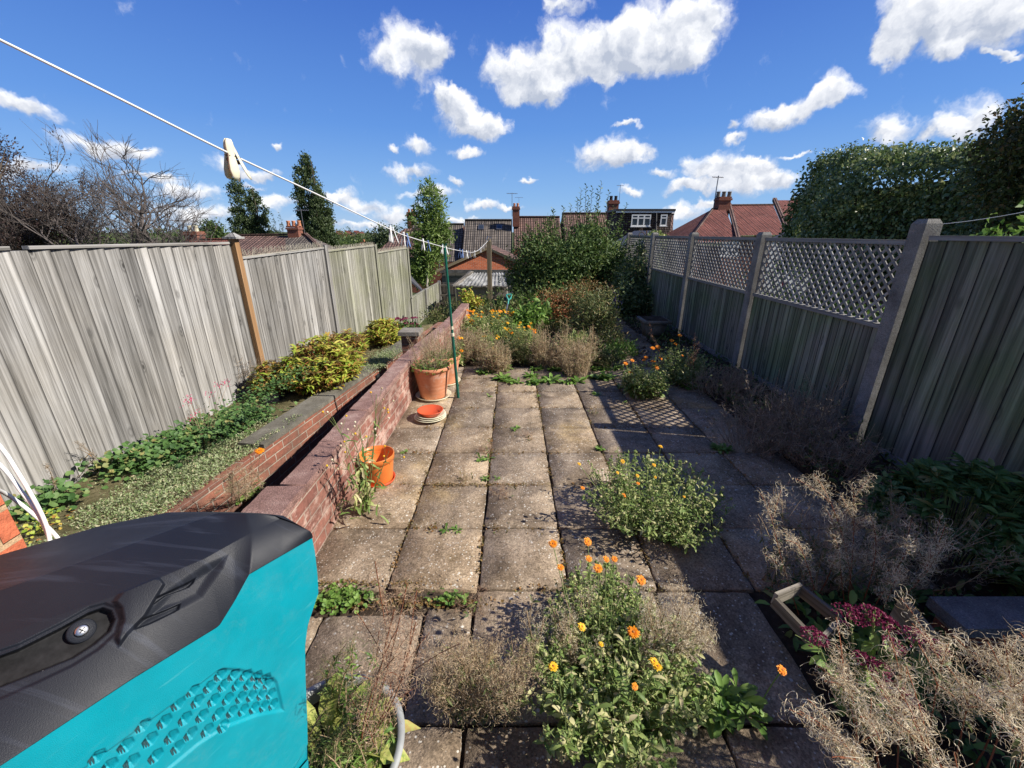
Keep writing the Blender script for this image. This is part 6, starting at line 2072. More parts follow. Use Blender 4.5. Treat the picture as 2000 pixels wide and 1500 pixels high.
# right-hand low leafy marigold
b = GP(1400, 1385, 0)
rt = plant('marigold_plant', (b.x, b.y, 0), 'low leafy marigold with one orange bloom at the right of the front clump', 'plant')
A = Acc()
for k in range(13):
    c = (b.x + random.uniform(-.14, .17), b.y + random.uniform(-.06, .05), random.uniform(.0, .06)); rosette(A, c, random.uniform(.06, .095), 12, 0, .8)
tube(A, arc((b.x + .15, b.y, 0), AT(1527, 1310, 1.40), (0, 0, .02)), .002, 4); obj('foliage', A, M['lf_green'], rt)
add_flower(rt, AT(1527, 1309, 1.40), None, .62)
# clumps further back
b = GP(1252, 772, 0); fr3 = [(1222, 710, 0, .9), (1232, 728, 0, .9), (1235, 704, 0, .8), (1258, 703, 0, .9), (1276, 706, 0, 1.), (1283, 718, 0, 1.1), (1275, 680, 0, .9), (1285, 678, 0, .9), (1290, 700, 0, .9), (1262, 698, 0, .8)]
zz = 853 * 1.65 / (772 - 455)
F3 = [(AT(x, y, zz - .1), k, s) for x, y, k, s in fr3]
cp3 = calendula((b.x, b.y, 0), .26, .38, 90, F3, 'bright orange marigold clump standing in the trellis shadow', leafL=.08)
flower_stalks(cp3, (b.x, b.y, 0), [p for p, _, _ in F3])
A = Acc()
for k in range(26): rosette(A, (b.x + random.uniform(-.18, .18), b.y + random.uniform(-.1, .1), random.uniform(.02, .14)), .11, 10, 0, .9)
obj('basal_leaves', A, M['lf_green'], cp3)
b = GP(1325, 745, 0); zz = 853 * 1.65 / (745 - 455)
F4 = [(AT(x, y, zz - .1), k, .8) for x, y, k in ((1312, 665, 0), (1320, 672, 0), (1333, 695, 0), (1339, 715, 0), (1306, 700, 1), (1350, 700, 0), (1328, 655, 0))]
cp4 = calendula((b.x, b.y, 0), .34, .44, 110, F4, 'darker marigold clump near the fence with small scattered blooms', leafL=.06)
flower_stalks(cp4, (b.x, b.y, 0), [p for p, _, _ in F4])

# willowherb between the front clumps (tan, curly)
def stalkset(px0, px1, pyb, ntop, h, seed_lean=(0, 0), z0=0.0, jx=.05):
    L_ = []
    for k in range(ntop):
        f = GP(random.uniform(px0, px1), pyb + random.uniform(-18, 18), z0)
        t_ = f + Vector((random.gauss(seed_lean[0], jx), random.gauss(seed_lean[1], jx), h * random.uniform(.6, 1.05)))
        L_.append((f, t_, rng.normal(size=3) * .02))
    return L_
b = GP(930, 1395, 0)
willowherb('dry_willowherb', tuple(b), stalkset(880, 1010, 1400, 48, .34), 'low tan tangle of curly dry willowherb left of the front marigolds', ('lf_dry', 'stem_dry', 'lf_olive'), 330, .026, .0016, .15, 14, .04)
willowherb('dry_willowherb', tuple(GP(1290, 1340, 0)), stalkset(1250, 1360, 1340, 26, .42), 'feathery straw-coloured willowherb at the right edge of the front marigolds', ('lf_pale', 'stem_dry', 'lf_olive'), 280, .024, .0014, .2, 8, .03)
willowherb('dry_willowherb', tuple(GP(1080, 1330, 0)), stalkset(1030, 1140, 1330, 18, .38), 'pale curls tucked into the left side of the largest marigold clump', ('lf_pale', 'stem_dry', 'lf_olive'), 240, .022, .0014, .25, 10, .03)

# right: stalks catching the sun over the shaded bed
b = GP(1640, 1190, 0)
sunny = [((1655, 1180), (1665, 945), (.0, 0, .06)), ((1665, 1180), (1590, 925), (.02, 0, .05)), ((1600, 1190), (1555, 1050), (0, 0, .02)), ((1650, 1185), (1640, 1080), (-.02, 0, .05)), ((1680, 1190), (1700, 1010), (.03, 0, .05)),
         ((1700, 1200), (1790, 1050), (.0, 0, .03)), ((1740, 1190), (1820, 1100), (.03, 0, .05)), ((1720, 1200), (1760, 1110), (0, 0, .02)), ((1560, 1200), (1500, 975), (-.02, 0, .02)), ((1600, 1160), (1610, 990), (.06, 0, .03)), ((1750, 1200), (1845, 1030), (.02, 0, .04))]
sts = []
for (fx, fy), (tx, ty), bd in sunny:
    f = GP(fx, fy, 0); zc = (f.y * CP + EYE * SP)
    sts.append((f, AT(tx, ty, zc - (.20 if tx < 1720 else .32)), Vector(bd)))
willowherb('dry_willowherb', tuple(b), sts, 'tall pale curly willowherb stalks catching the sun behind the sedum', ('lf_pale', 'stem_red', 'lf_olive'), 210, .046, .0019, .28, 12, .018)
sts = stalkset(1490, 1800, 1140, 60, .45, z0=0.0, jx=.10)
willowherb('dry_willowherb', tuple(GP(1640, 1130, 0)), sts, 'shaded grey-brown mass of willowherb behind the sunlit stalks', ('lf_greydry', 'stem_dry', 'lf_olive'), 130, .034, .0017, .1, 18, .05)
# bottom right tangle
bt = []
for (fx, fy), (tx, ty, tz) in (((1700, 1560), (1640, 1290, 1.12)), ((1750, 1560), (1760, 1300, 1.08)), ((1800, 1560), (1850, 1260, 1.1)), ((1900, 1560), (1960, 1240, 1.12)), ((1850, 1560), (1900, 1330, 1.02)),
                               ((1950, 1560), (2010, 1320, 1.0)), ((1720, 1560), (1680, 1400, 1.0)), ((1700, 1560), (1600, 1440, 1.0)), ((1860, 1600), (1780, 1400, .95)), ((1950, 1600), (1980, 1420, .92)), ((1800, 1560), (1720, 1350, 1.05)), ((1650, 1560), (1610, 1330, 1.12)), ((1780, 1600), (1830, 1480, .9)), ((1650, 1600), (1640, 1480, .92)), ((1990, 1560), (1950, 1350, .97)), ((1900, 1500), (1860, 1240, 1.15)), ((1980, 1500), (2020, 1260, 1.08))):
    f = GP(fx, fy, 0); bt.append((f, AT(tx, ty, tz), rng.normal(size=3) * .03 + np.array([0, 0, .04])))
willowherb('dry_willowherb', tuple(GP(1820, 1560, 0)), bt, 'big sprawling tangle of pale curly seed pods at the bottom right corner', ('lf_pale', 'stem_red', 'lf_olive'), 170, .046, .0018, .50, 14, .022, sub=4)

# sedum
sd = plant('sedum_plant', tuple(GP(1700, 1400, 0)), 'crimson flat-headed sedum among the dry curls at lower right', 'plant')
heads = [(1660, 1192, 1.42, 28), (1708, 1196, 1.40, 30), (1735, 1212, 1.40, 22), (1592, 1238, 1.36, 25), (1795, 1240, 1.34, 28), (1755, 1350, 1.18, 34), (1720, 1300, 1.22, 22), (1690, 1285, 1.25, 20), (1835, 1260, 1.3, 20), (1745, 1255, 1.32, 20), (1780, 1375, 1.15, 22)]
St = Acc()
for (x, y, zc, rp) in heads:
    p = AT(x, y, zc); r_ = rp / 800 * zc
    A = Acc(); k = int(150 * (rp / 34) ** 2)
    a = rng.uniform(0, 6.283, k); q = np.sqrt(rng.random(k))
    P = np.stack([p.x + q * np.cos(a) * r_, p.y + q * np.sin(a) * r_, p.z - q ** 2 * r_ * .45 + rng.normal(size=k) * .002], -1)
    for rep in range(4): leaves(A, P, rdir(k, .8), .0075, .006)
    obj('flower_head', A, M['sedum'], sd)
    f = GP(1700 + (x - 1700) * .3, 1420, 0); pts = arc(f, p - Vector((0, 0, .01)), (0, 0, .0), 7); tube(St, pts, .0035, 5, 1)
    for s in range(7): tube(St, [along(pts, [.88])[0], np.array(p) + rng.normal(size=3) * [r_ * .5, r_ * .5, .003]], .0015, 3, 1, False)
    Pp = along(pts, rng.uniform(.15, .85, 10)); bigleaves(St, Pp, rdir(10, .2), .055, .028, 0, curve=.6, seg=3, shape=[.4, 1, .9, .2])
obj('stems', St, [M['lf_green'], M['stem']], sd)
A = Acc(); k = 60; f = GP(1660, 1300, 0); P = np.array(tuple(f)) + rng.normal(size=(k, 3)) * [.12, .10, .03] + [0, 0, .1]; bigleaves(A, P, rdir(k, .6), .07, .03, 0, curve=.8, seg=3, shape=[.4, 1, .9, .2]); obj('leaves', A, M['lf_green'], sd)

# big shaded leafy shrub on the right
nb = plant('spurge_shrub', (2.45, 1.75, 0), 'dark green whorled-leaf shrub in deep shade under the tall fence panel', 'shrub')
A = Acc()
for k in range(125):
    th = random.uniform(0, 6.283); q = math.sqrt(random.random())
    c = np.array([2.42 + q * math.cos(th) * .46, 1.78 + q * math.sin(th) * .40, 0])
    t_ = c + [0, 0, .5 * (1 - .55 * q * q) * random.uniform(.75, 1.1)]
    base_ = np.array([2.42 + q * math.cos(th) * .2, 1.78 + q * math.sin(th) * .2, 0]); tube(A, arc(base_, t_, (0, 0, 0), 5), .003, 4, 1, False)
    n = 15; a = rng.uniform(0, 6.283, n); bigleaves(A, np.tile(t_, (n, 1)) - np.stack([np.zeros(n), np.zeros(n), rng.uniform(0, .05, n)], -1), np.stack([np.cos(a), np.sin(a), rng.uniform(.05, .9, n)], -1), rng.uniform(.06, .095, n), .024, 0, curve=rng.uniform(.3, .9, n), seg=3, shape=[.3, 1, .85, .1])
obj('leaves', A, [M['lf_geranium'], M['stem']], nb)
# grey-brown dry lavender-like mounds along the right fence
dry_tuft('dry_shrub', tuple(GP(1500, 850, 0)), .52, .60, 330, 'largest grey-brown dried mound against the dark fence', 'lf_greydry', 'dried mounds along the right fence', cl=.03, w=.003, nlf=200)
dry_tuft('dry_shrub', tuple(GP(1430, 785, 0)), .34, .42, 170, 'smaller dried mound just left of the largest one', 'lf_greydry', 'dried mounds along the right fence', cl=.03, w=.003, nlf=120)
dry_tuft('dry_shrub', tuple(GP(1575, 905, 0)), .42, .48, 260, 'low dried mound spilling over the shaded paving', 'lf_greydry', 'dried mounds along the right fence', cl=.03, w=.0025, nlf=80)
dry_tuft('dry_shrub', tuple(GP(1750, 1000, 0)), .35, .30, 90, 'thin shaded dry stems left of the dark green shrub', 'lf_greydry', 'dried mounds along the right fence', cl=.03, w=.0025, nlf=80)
willowherb('purple_spike', tuple(GP(1350, 760, 0)), [(GP(1352, 760, 0), AT(1357, 650, 4.4), (0, 0, 0)), (GP(1340, 755, 0), AT(1352, 690, 4.5), (0, 0, 0)), (GP(1300, 725, 0), AT(1268, 650, 5.1), (0, 0, .05))], 'dry pinkish flower spikes leaning above the fence-side marigolds', ('lf_tan', 'stem_red', 'lf_olive'), 160, .02, .003, .4, 6, .02)

# weeds in the joints
weeds = [(878, 1036, .05, 2, .05, 'small leafy weed in the joint under the orange pot, lower row'), (790, 884, .045, 1, 0, 'tiny weed beside the orange pot'), (1013, 838, .05, 2, .03, 'little weed in the middle paving joint'), (1412, 880, .10, 4, .06, 'dark leafy weed in the shade by the fence plants'),
         (945, 896, .05, 2, .04, 'sprawling weed at the crossing of two joints'), (955, 935, .045, 3, .08, 'thin feathery weeds along the joint below the crossing'), (1172, 878, .055, 2, .02, 'fresh weed left of the wide marigold clump'), (957, 774, .045, 1, 0, 'lone weed on the left slab, second row from the bed'), (1052, 774, .05, 1, 0, 'lone weed in the right joint, second row from the bed'),
         (1219, 787, .055, 1, 0, 'small weed below the trellis-shadow marigolds'), (1172, 770, .07, 2, .05, 'pair of weeds inside the trellis shadow'), (1207, 757, .06, 2, .03, 'weeds left of the orange marigold clump'), (1350, 757, .10, 4, .1, 'broad leafy weed right of the darker marigolds'), (1388, 765, .07, 3, .06, 'low weed farthest right beside the dried mound')]
for (x, y, r_, k, sp, lb) in weeds: weed(gz(x, y), r_, lb, 12, k, sp)
row_px = [(942, 728, 'leftmost'), (978, 722, 'second'), (977, 741, 'third'), (1000, 747, 'fourth'), (1047, 722, 'fifth'), (1044, 735, 'sixth'), (1050, 748, 'seventh'), (1076, 745, 'eighth'), (1085, 723, 'ninth'), (1115, 747, 'tenth'), (1117, 730, 'eleventh'), (1152, 722, 'twelfth'), (1190, 720, 'thirteenth'), (1175, 738, 'fourteenth')]
for (x, y, lb) in row_px:
    weed(gz(x, y), random.uniform(.10, .14), lb + ' bright green rosette, counting from the left, in the row where paving meets bed', 16, random.choice((3, 4)), .08)
# creeping clover patches and moss in joints near front
def creeping(c, rx, ry, n, label, mat='lf_green', r=(.008, .014), z=.02, name='creeping_weed'):
    rt = plant(name, c, label, 'weed')
    A = Acc(); P = np.array(c, float) + rng.normal(size=(n, 3)) * [rx, ry, z * .5] + [0, 0, z]
    P[:, 2] = np.abs(P[:, 2]); roundleaves(A, P, rdir(n, 1.5), rng.uniform(*r, n)); obj('leaves', A, M[mat], rt)
creeping(gz(672, 1172), .07, .035, 320, 'bright green clover-like patch right of the machine')
creeping(gz(720, 1180), .10, .02, 260, 'reddish creeping stems around the green clover patch', 'lf_bronze', (.004, .008), .01)
creeping(gz(840, 1180), .12, .018, 300, 'low reddish green creeper in the wide joint, middle', 'lf_bronze', (.005, .009), .01)
creeping(gz(880, 1175), .05, .02, 90, 'small green creeper at the crumbling slab corner')
creeping(gz(700, 1140), .20, .012, 260, 'dark red moss line along the near slab edge', 'lf_bronze', (.003, .006), .006)
creeping(gz(985, 948), .16, .012, 320, 'dry reddish moss in the joint across the middle', 'lf_bronze', (.003, .006), .006)
creeping(gz(875, 948), .08, .012, 120, 'dry reddish moss in the joint below the orange pot', 'lf_bronze', (.003, .006), .006)
A = Acc()
joints = []
for x in XE[1:7]:
    for k in range(110):
        yy = random.uniform(1.5, 5.1)
        if math.sin(yy * 3.1 + x * 9) + math.sin(yy * 7.7) > -.3: joints.append((x + random.gauss(0, .006), yy, .003))
for k in range(8):
    for q in range(90):
        xx_ = random.uniform(-1.0, 1.7)
        if math.sin(xx_ * 5 + k * 2.3) + math.sin(xx_ * 11 + k) > .1: joints.append((xx_, 1.545 + .447 * k + random.gauss(0, .005), .003))
P = np.array(joints); P = np.repeat(P, 5, 0) + rng.normal(size=(len(P) * 5, 3)) * [.006, .02, .002]
roundleaves(A, P, rdir(len(P), 1.2), rng.uniform(.003, .008, len(P)))
o = obj('joint_moss', A, M['lf_bronze']); tag(o, 'reddish brown moss and tiny weeds in the slab joints', 'moss', kind='stuff')
A = Acc(); n = 1500
P = np.stack([rng.uniform(-1.0, 2.6, n), rng.uniform(.4, 5.1, n), rng.uniform(.004, .006, n)], -1)
dd = unit(rng.normal(size=(n, 3)) * [1, 1, .05]); leaves(A, P, dd, rng.uniform(.006, .022, n), rng.uniform(.0012, .005, n), 0)
o = obj('leaf_litter', A, M['lf_dry']); tag(o, 'scattered dry leaf bits on the paving', 'leaf litter', kind='stuff')

# sow-thistle-like tall weed against the pink wall
tw = plant('tall_weed', tuple(GP(712, 1010, 0)), 'tall thin leafy weed with small pale yellow heads against the pink wall', 'weed')
A = Acc(); f0 = GP(716, 1000, 0)
for (x, y, zc) in ((735, 770, 2.3), (700, 830, 2.3), (650, 815, 2.25), (745, 800, 2.35), (690, 860, 2.2), (720, 850, 2.2), (760, 880, 2.4), (670, 900, 2.2)):
    p = AT(x, y, zc); pts = arc(f0, p, (random.uniform(-.03, .03), 0, 0), 7); tube(A, pts, np.linspace(.0035, .0015, 7), 4, 1)
    P = along(pts, rng.uniform(.05, .85, 14)); bigleaves(A, P, rdir(14, .1), rng.uniform(.05, .09, 14), .018, 0, curve=rng.uniform(.3, 1.2, 14), seg=4, shape=[.3, .8, .5, .9, .1])
    for s in range(4):
        e = np.array(tuple(p)) + rng.normal(size=3) * [.05, .03, .04]; tube(A, arc(along(pts, [.85])[0], e, (0, 0, 0), 4), .001, 3, 1, False)
        lathe(A, e, [(.0003, -.006), (.006, -.003), (.005, .004), (.0003, .006)], 7, random.choice((2, 3)))
P = np.array(tuple(f0)) + rng.normal(size=(46, 3)) * [.07, .08, .05] + [-.02, 0, .12]; bigleaves(A, P, rdir(46, .1), .075, .018, 0, curve=.8, seg=4, shape=[.3, .8, .5, .9, .1])
obj('stems', A, [M['lf_calendula'], M['stem'], M['lf_pale'], M['petal_yellow']], tw)

# ================================================================== THE PLANTING BED
def bedp(px, pyb, z=.02): return GP(px, pyb, z)
def ell(px, py, zc, rx, ry, rd=None): return (tuple(AT(px, py, zc)), (rx / 800 * zc, (rd if rd is not None else rx / 800 * zc), ry / 800 * zc))
gd = 'dry tan tufts in the planting bed'
for (x, yb, rpx, top, n, lb, mt, nl) in ((925, 702, 28, 640, 110, 'dry brownish tuft at the left front of the bed by the green prop', 'lf_dry', 80), (965, 722, 24, 668, 90, 'low pale tuft at the front centre-left of the bed', 'lf_dry', 60),
                               (1068, 712, 22, 640, 80, 'pale straw tuft, left one of the tall middle pair', 'lf_dry', 20), (1098, 712, 22, 628, 90, 'pale straw tuft, right one of the tall middle pair', 'lf_dry', 20), (1125, 728, 26, 672, 110, 'straw tuft spilling onto the slabs right of the tall pair', 'lf_dry', 30),
                               (1150, 715, 24, 650, 70, 'tan tuft at the right of the bed in front of the olive bush', 'lf_dry', 60), (1185, 712, 26, 680, 70, 'green and tan tuft at the far right front of the bed', 'lf_olive', 160), (905, 690, 20, 650, 60, 'thin grey-brown stems beside the pink wall end', 'lf_greydry', 60),
                               (1010, 706, 26, 650, 80, 'loose olive tuft between the marigolds and the straw pair', 'lf_olive', 160), (940, 680, 26, 640, 60, 'airy dry stems below the yellow marigold drift', 'lf_dry', 120)):
    p = bedp(x, yb); zc = 853 * 1.63 / (yb - 455); h = (EYE - (top - 455) / 853 * zc); r_ = rpx / 800 * zc
    dry_tuft('dry_tuft', tuple(p), r_ * 1.15, h * 1.15, int(n * 1.35), lb, mt, gd, cl=.035, w=.0036, nlf=nl * 4)
fl_bed = [((900, 606), (1005, 650), 75, 'drift of yellow-orange marigolds at the back left of the bed', 6.9, 62, (955, 690)), ((985, 630), (1045, 690), 34, 'green-leaved marigolds with orange blooms left of the straw pair', 6.0, 46, (1005, 712)), ((920, 655), (975, 700), 12, 'marigolds with yellow blooms in the front left of the bed', 5.9, 40, (955, 705)),
          ((885, 660), (905, 690), 5, 'few orange marigolds behind the pots beside the prop', 5.5, 16, (893, 715))]
for (x0, y0), (x1, y1), nf, lb, zc, nst, (bx, by) in fl_bed:
    bp = GP(bx, by, .02)
    h = EYE - (y0 - 455) / 853 * zc
    fl = [(AT(random.uniform(x0, x1), y0 + (y1 - y0) * .85 * random.random() ** 1.6, zc + random.uniform(-.3, .3)), random.random() < .75, .95) for _ in range(nf)]
    c = AT((x0 + x1) / 2, by, zc)
    cp = calendula((c.x, c.y, .02), (x1 - x0) / 2 / 800 * zc * 1.1, h * 1.08, nst * 2, fl, lb, 'marigold drifts in the planting bed', leafL=.09)
    flower_stalks(cp, (c.x, c.y, 0), [p for p, _, _ in fl])
def bb(name, x, yb, zc, blobs, n, per, L, W, sig, mat, lb, **k):
    p = AT(x, yb, zc); bushy(name, (p.x, p.y, .0), [ell(*b) for b in blobs], n, per, L, W, sig, mat, lb, **k)
bb('rust_shrub', 1090, 660, 7.7, [(1085, 598, 7.7, 42, 28), (1115, 588, 7.8, 32, 20), (1060, 618, 7.6, 28, 26), (1125, 610, 7.6, 26, 34)], 400, 16, .06, .022, .06, 'lf_rust', 'rust-orange leaved low shrub in the middle of the bed')
bb('olive_shrub', 1165, 690, 6.6, [(1160, 630, 6.6, 36, 52), (1180, 600, 6.8, 20, 34), (1145, 600, 6.9, 30, 36), (1185, 650, 6.4, 20, 44), (1120, 650, 6.7, 26, 26)], 560, 16, .06, .016, .06, 'lf_olive', 'tall olive-green twiggy shrub at the right of the bed')
bb('brown_shrub', 1150, 640, 8.0, [(1150, 575, 8.0, 24, 26), (1130, 570, 8.0, 20, 18), (1180, 580, 7.8, 16, 24)], 160, 14, .05, .018, .06, 'lf_bronze', 'brown seedy shrub rising behind the olive one')
bb('green_plant', 1035, 660, 7.0, [(1030, 625, 7.0, 26, 20), (1055, 615, 7.1, 16, 18), (1015, 640, 6.9, 18, 16)], 110, 12, .11, .045, .07, 'lf_green', 'broad fresh green leaves right of the garden fork')
bb('yellow_sapling', 916, 612, 9.0, [(913, 580, 9.0, 10, 14), (920, 595, 9.0, 10, 12), (935, 600, 9.1, 16, 14)], 60, 14, .09, .035, .06, 'lf_yellow', 'small yellow-green sapling in front of the pale shed')
for i, (x, yt, lb) in enumerate(((948, 575, 'first dark leafy spire, just left of the timber post foot'), (962, 570, 'second dark leafy spire, at the timber post foot'), (975, 565, 'third dark leafy spire, left of the fork handle'), (1005, 568, 'fourth dark leafy spire, right of the fork handle'), (1018, 575, 'fifth dark leafy spire, in front of the big bush'), (1035, 565, 'sixth dark leafy spire, farthest right'))):
    bb('leafy_spire', x, 640, 8.4, [(x, yt + 35, 8.4, 6, 34), (x + 3, yt + 48, 8.4, 10, 20)], 60, 12, .06, .02, .03, 'lf_shrub', lb, group='dark leafy spires behind the flowers', stems=4)
bb('low_weeds', 970, 640, 8.0, [(960, 615, 8.0, 40, 12), (1000, 605, 8.4, 30, 18)], 90, 14, .07, .025, .07, 'lf_olive', 'low mixed greenery behind the yellow marigold drift')
# big dark bush
zb_ = 9.7
BB = bushy('evergreen_bush', tuple(AT(1110, 620, zb_))[:2] + (0,), [ell(1105, 528, zb_, 80, 62), ell(1150, 505, zb_, 60, 52), ell(1060, 520, zb_, 60, 52), ell(1175, 530, zb_, 44, 60), ell(1020, 535, zb_, 34, 40), ell(1138, 466, zb_, 40, 22), ell(1090, 575, zb_ - .2, 90, 36), ell(1050, 486, zb_, 30, 28), ell(1190, 492, zb_, 28, 30), ell(1000, 500, zb_, 12, 22), ell(1032, 470, zb_, 10, 20), ell(1078, 452, zb_, 12, 20), ell(1180, 448, zb_, 12, 20), ell(1152, 432, zb_, 12, 20), ell(1210, 455, zb_, 9, 16)],
            1150, 26, .085, .034, .11, 'lf_shrub', 'huge rounded dark green bush in the middle, with tall leafy shoots', cat='bush', shell=.25, stems=40)
A = Acc()
for (x, y) in ((1135, 370), (1145, 362), (1157, 366), (1175, 356), (1168, 372), (1190, 374), (1150, 385), (1128, 388), (1080, 408), (1070, 425), (1100, 405), (1045, 430), (1030, 440), (1215, 425), (1225, 398), (1020, 455), (1200, 405), (1115, 400)):
    t_ = AT(x, y, zb_); f = AT(x + (1115 - x) * .25, 480, zb_); pts = arc(f, t_, (random.uniform(-.02, .02), 0, 0), 7); tube(A, pts, np.linspace(.008, .003, 7), 4, 1, False)
    fr_ = np.linspace(.1, 1, 34); P = along(pts, fr_); a = np.arange(34) * 2.4; leaves(A, P, np.stack([np.cos(a), np.sin(a), np.full(34, .7)], -1), .085, .032, 0)
obj('tall_shoots', A, [M['lf_shrub'], M['bark']], BB)
# climbers and dark shrubs near the far trellis end
bb('dark_climber', 1240, 640, 8.8, [(1235, 545, 8.8, 34, 46), (1262, 520, 9.0, 22, 50), (1225, 590, 8.6, 40, 40), (1255, 590, 8.7, 36, 46)], 420, 20, .08, .035, .09, 'lf_hedge', 'dark glossy climber filling the corner beside the trellis end', shell=.3)
bb('ivy_on_post', 1290, 600, 8.9, [(1283, 500, 9.0, 9, 40), (1285, 560, 9.0, 10, 40), (1280, 470, 9.0, 16, 8)], 150, 14, .06, .04, .05, 'lf_calendula', 'pale variegated ivy climbing over the far trellis post')
dry_tuft('dry_tuft', tuple(AT(1243, 600, 9.2)), .22, 1.4, 60, 'brown dead flower stems standing between the bush and trellis', 'lf_greydry', cl=.05, w=.006, cat='plant')
o = plant('purple_flowers', tuple(AT(1195, 620, 7.6)), 'small purple michaelmas flowers at the right edge of the bed', 'plant')
A = Acc(); P = np.array(tuple(AT(1197, 592, 7.6))) + rng.normal(size=(60, 3)) * [.07, .08, .11]
for k in range(4): leaves(A, P, rdir(60, .3), .022, .010)
obj('flowers', A, M['purple_flower'], o)
A = Acc(); [tube(A, [AT(1195, 650, 7.6), Vector(P[k])], .003, 3, 0, False) for k in range(0, 60, 4)]; obj('stems', A, M['stem'], o)
# scruffy debris on the shaded path
A = Acc(); n = 900
P = np.stack([rng.uniform(1.5, 2.9, n), rng.uniform(5.0, 9, n), rng.uniform(.035, .08, n)], -1); leaves(A, P, rdir(n, .1), .05, .018)
o = obj('path_litter', A, M['lf_greydry']); tag(o, 'dead leaves and twigs scattered over the shaded path', 'leaf litter', kind='stuff')

# ================================================================== LEFT BED PLANTS
# flat silvery mat
A = Acc(); n = 38000
yy = rng.uniform(1.0, 3.6, n); f = rng.random(n)
xx = (-3.46 + FT * yy) * (1 - f) + (wallL(yy) - .02) * f
d_ = np.clip((yy - 2.75) / .5, 0, 1)
keep = (rng.random(n) > d_ * .6); xx, yy = xx[keep], yy[keep]; n = len(xx)
f = f[keep]; zz = -.15 + .125 * f + .03 * np.abs(np.sin(xx * 9 + 1) * np.cos(yy * 7)) + rng.uniform(0, .022, n)
leaves(A, np.stack([xx, yy, zz], -1), rdir(n, .25), rng.uniform(.014, .026, n), rng.uniform(.006, .011, n), 0)
o = obj('creeping_thyme', A, M['lf_mat']); tag(o, 'dense silvery green creeping mat covering the near part of the left bed', 'ground cover', kind='stuff')
A = Acc(); n = 3500
P = GP(712, 690, -.10); P = np.array(tuple(GP(748, 700, .01))) + rng.normal(size=(n, 3)) * [.09, .24, .012]; P[:, 2] = np.maximum(P[:, 2], .004)
leaves(A, P, rdir(n, .3), .022, .010); o = obj('creeping_thyme', A, M['lf_mat']); tag(o, 'grey-green mat creeping over the coping between the two yellowing shrubs', 'ground cover', kind='stuff')
# geranium leaves
def ger(px0, py0, px1, py1, w, n, lb, z=.02, rr=(.015, .026), mat='lf_geranium'):
    a, b = GP(px0, py0, -.1), GP(px1, py1, -.1); t = rng.random(n)
    c = np.array(tuple(a))[None] * (1 - t)[:, None] + np.array(tuple(b))[None] * t[:, None]
    h = rng.uniform(0, 1, n)
    P = c + np.stack([rng.normal(size=n) * w, rng.normal(size=n) * .08, .02 + h * .15], -1)
    rt = plant('hardy_geranium', tuple((a + b) / 2), lb, 'plant'); A = Acc()
    N_ = unit(rdir(n) * .55 + [.35, -.1, .9]); roundleaves(A, P, N_, rng.uniform(*rr, n), 0)
    for k in range(0, n, 6): tube(A, [P[k] - [0, 0, h[k] * .15 + .03], P[k]], .0013, 3, 0, False)
    obj('leaves', A, M[mat], rt)
ger(250, 928, 505, 818, .13, 2100, 'lush strip of round-leaved green geranium along the left bed')
ger(70, 1010, 140, 985, .09, 170, 'small patch of round leaves with reddish edges near the white cables', rr=(.016, .028))
ger(80, 1060, 110, 1040, .05, 120, 'yellow-green low leaves under the white cables', rr=(.008, .014), mat='lf_yellow')
# dry grassy stems against the fence
dry_tuft('dry_grass', tuple(GP(480, 775, -.12)), .26, .50, 150, 'brown bristly dead stems beside the orange post', 'lf_greydry', lean=(.08, .05), cl=.02, w=.0028)
dry_tuft('dry_grass', tuple(GP(395, 860, -.12)), .22, .36, 70, 'sparse pale dry stems against the grey fence with pink blooms', 'lf_dry', lean=(.0, .05), cl=.02, w=.0018, seedy=False)
pf = plant('pink_flowers', tuple(GP(400, 870, -.1)), 'thin stems with small crimson-pink flowers in front of the grey fence', 'plant')
A = Acc(); B2 = Acc()
for (x, y, zc) in ((371, 782, 3.4), (370, 776, 3.45), (437, 745, 3.6), (430, 750, 3.6), (411, 768, 3.5), (376, 812, 3.4), (445, 748, 3.65), (365, 786, 3.4)):
    p = np.array(tuple(AT(x, y, zc))); k = 16; leaves(A, p + rng.normal(size=(k, 3)) * [.012, .03, .014], rdir(k), .018, .010); tube(B2, arc(GP(405, 880, -.12), p, (0, 0, .02), 6), .0015, 3, 0, False)
obj('blooms', A, M['pink_flower'], pf); obj('stems', B2, M['stem_dry'], pf)
# dark dried spikes near the cables and fence foot
willowherb('dead_spike', tuple(GP(118, 985, -.12)), [(GP(116, 985, -.12), AT(88, 905, 2.55), (.02, 0, .05)), (GP(120, 985, -.12), AT(100, 930, 2.6), (.0, 0, .0))], 'dark dead flower spike curving against the grey fence near the cables', ('lf_greydry', 'stem_dry', 'lf_bronze'), 160, .014, .004, .2, 4, .012, sub=1)
willowherb('dead_spike', tuple(GP(215, 915, -.12)), [(GP(215, 918, -.12), AT(145, 862, 2.9), (.0, 0, .02)), (GP(205, 912, -.12), AT(150, 875, 2.9), (.0, 0, .02)), (GP(150, 940, -.12), AT(185, 895, 2.8), (0, 0, .01))], 'broken dry stems leaning left over the fence foot', ('lf_greydry', 'stem_dry', 'lf_bronze'), 90, .02, .0025, .3, 4, .012, sub=2)

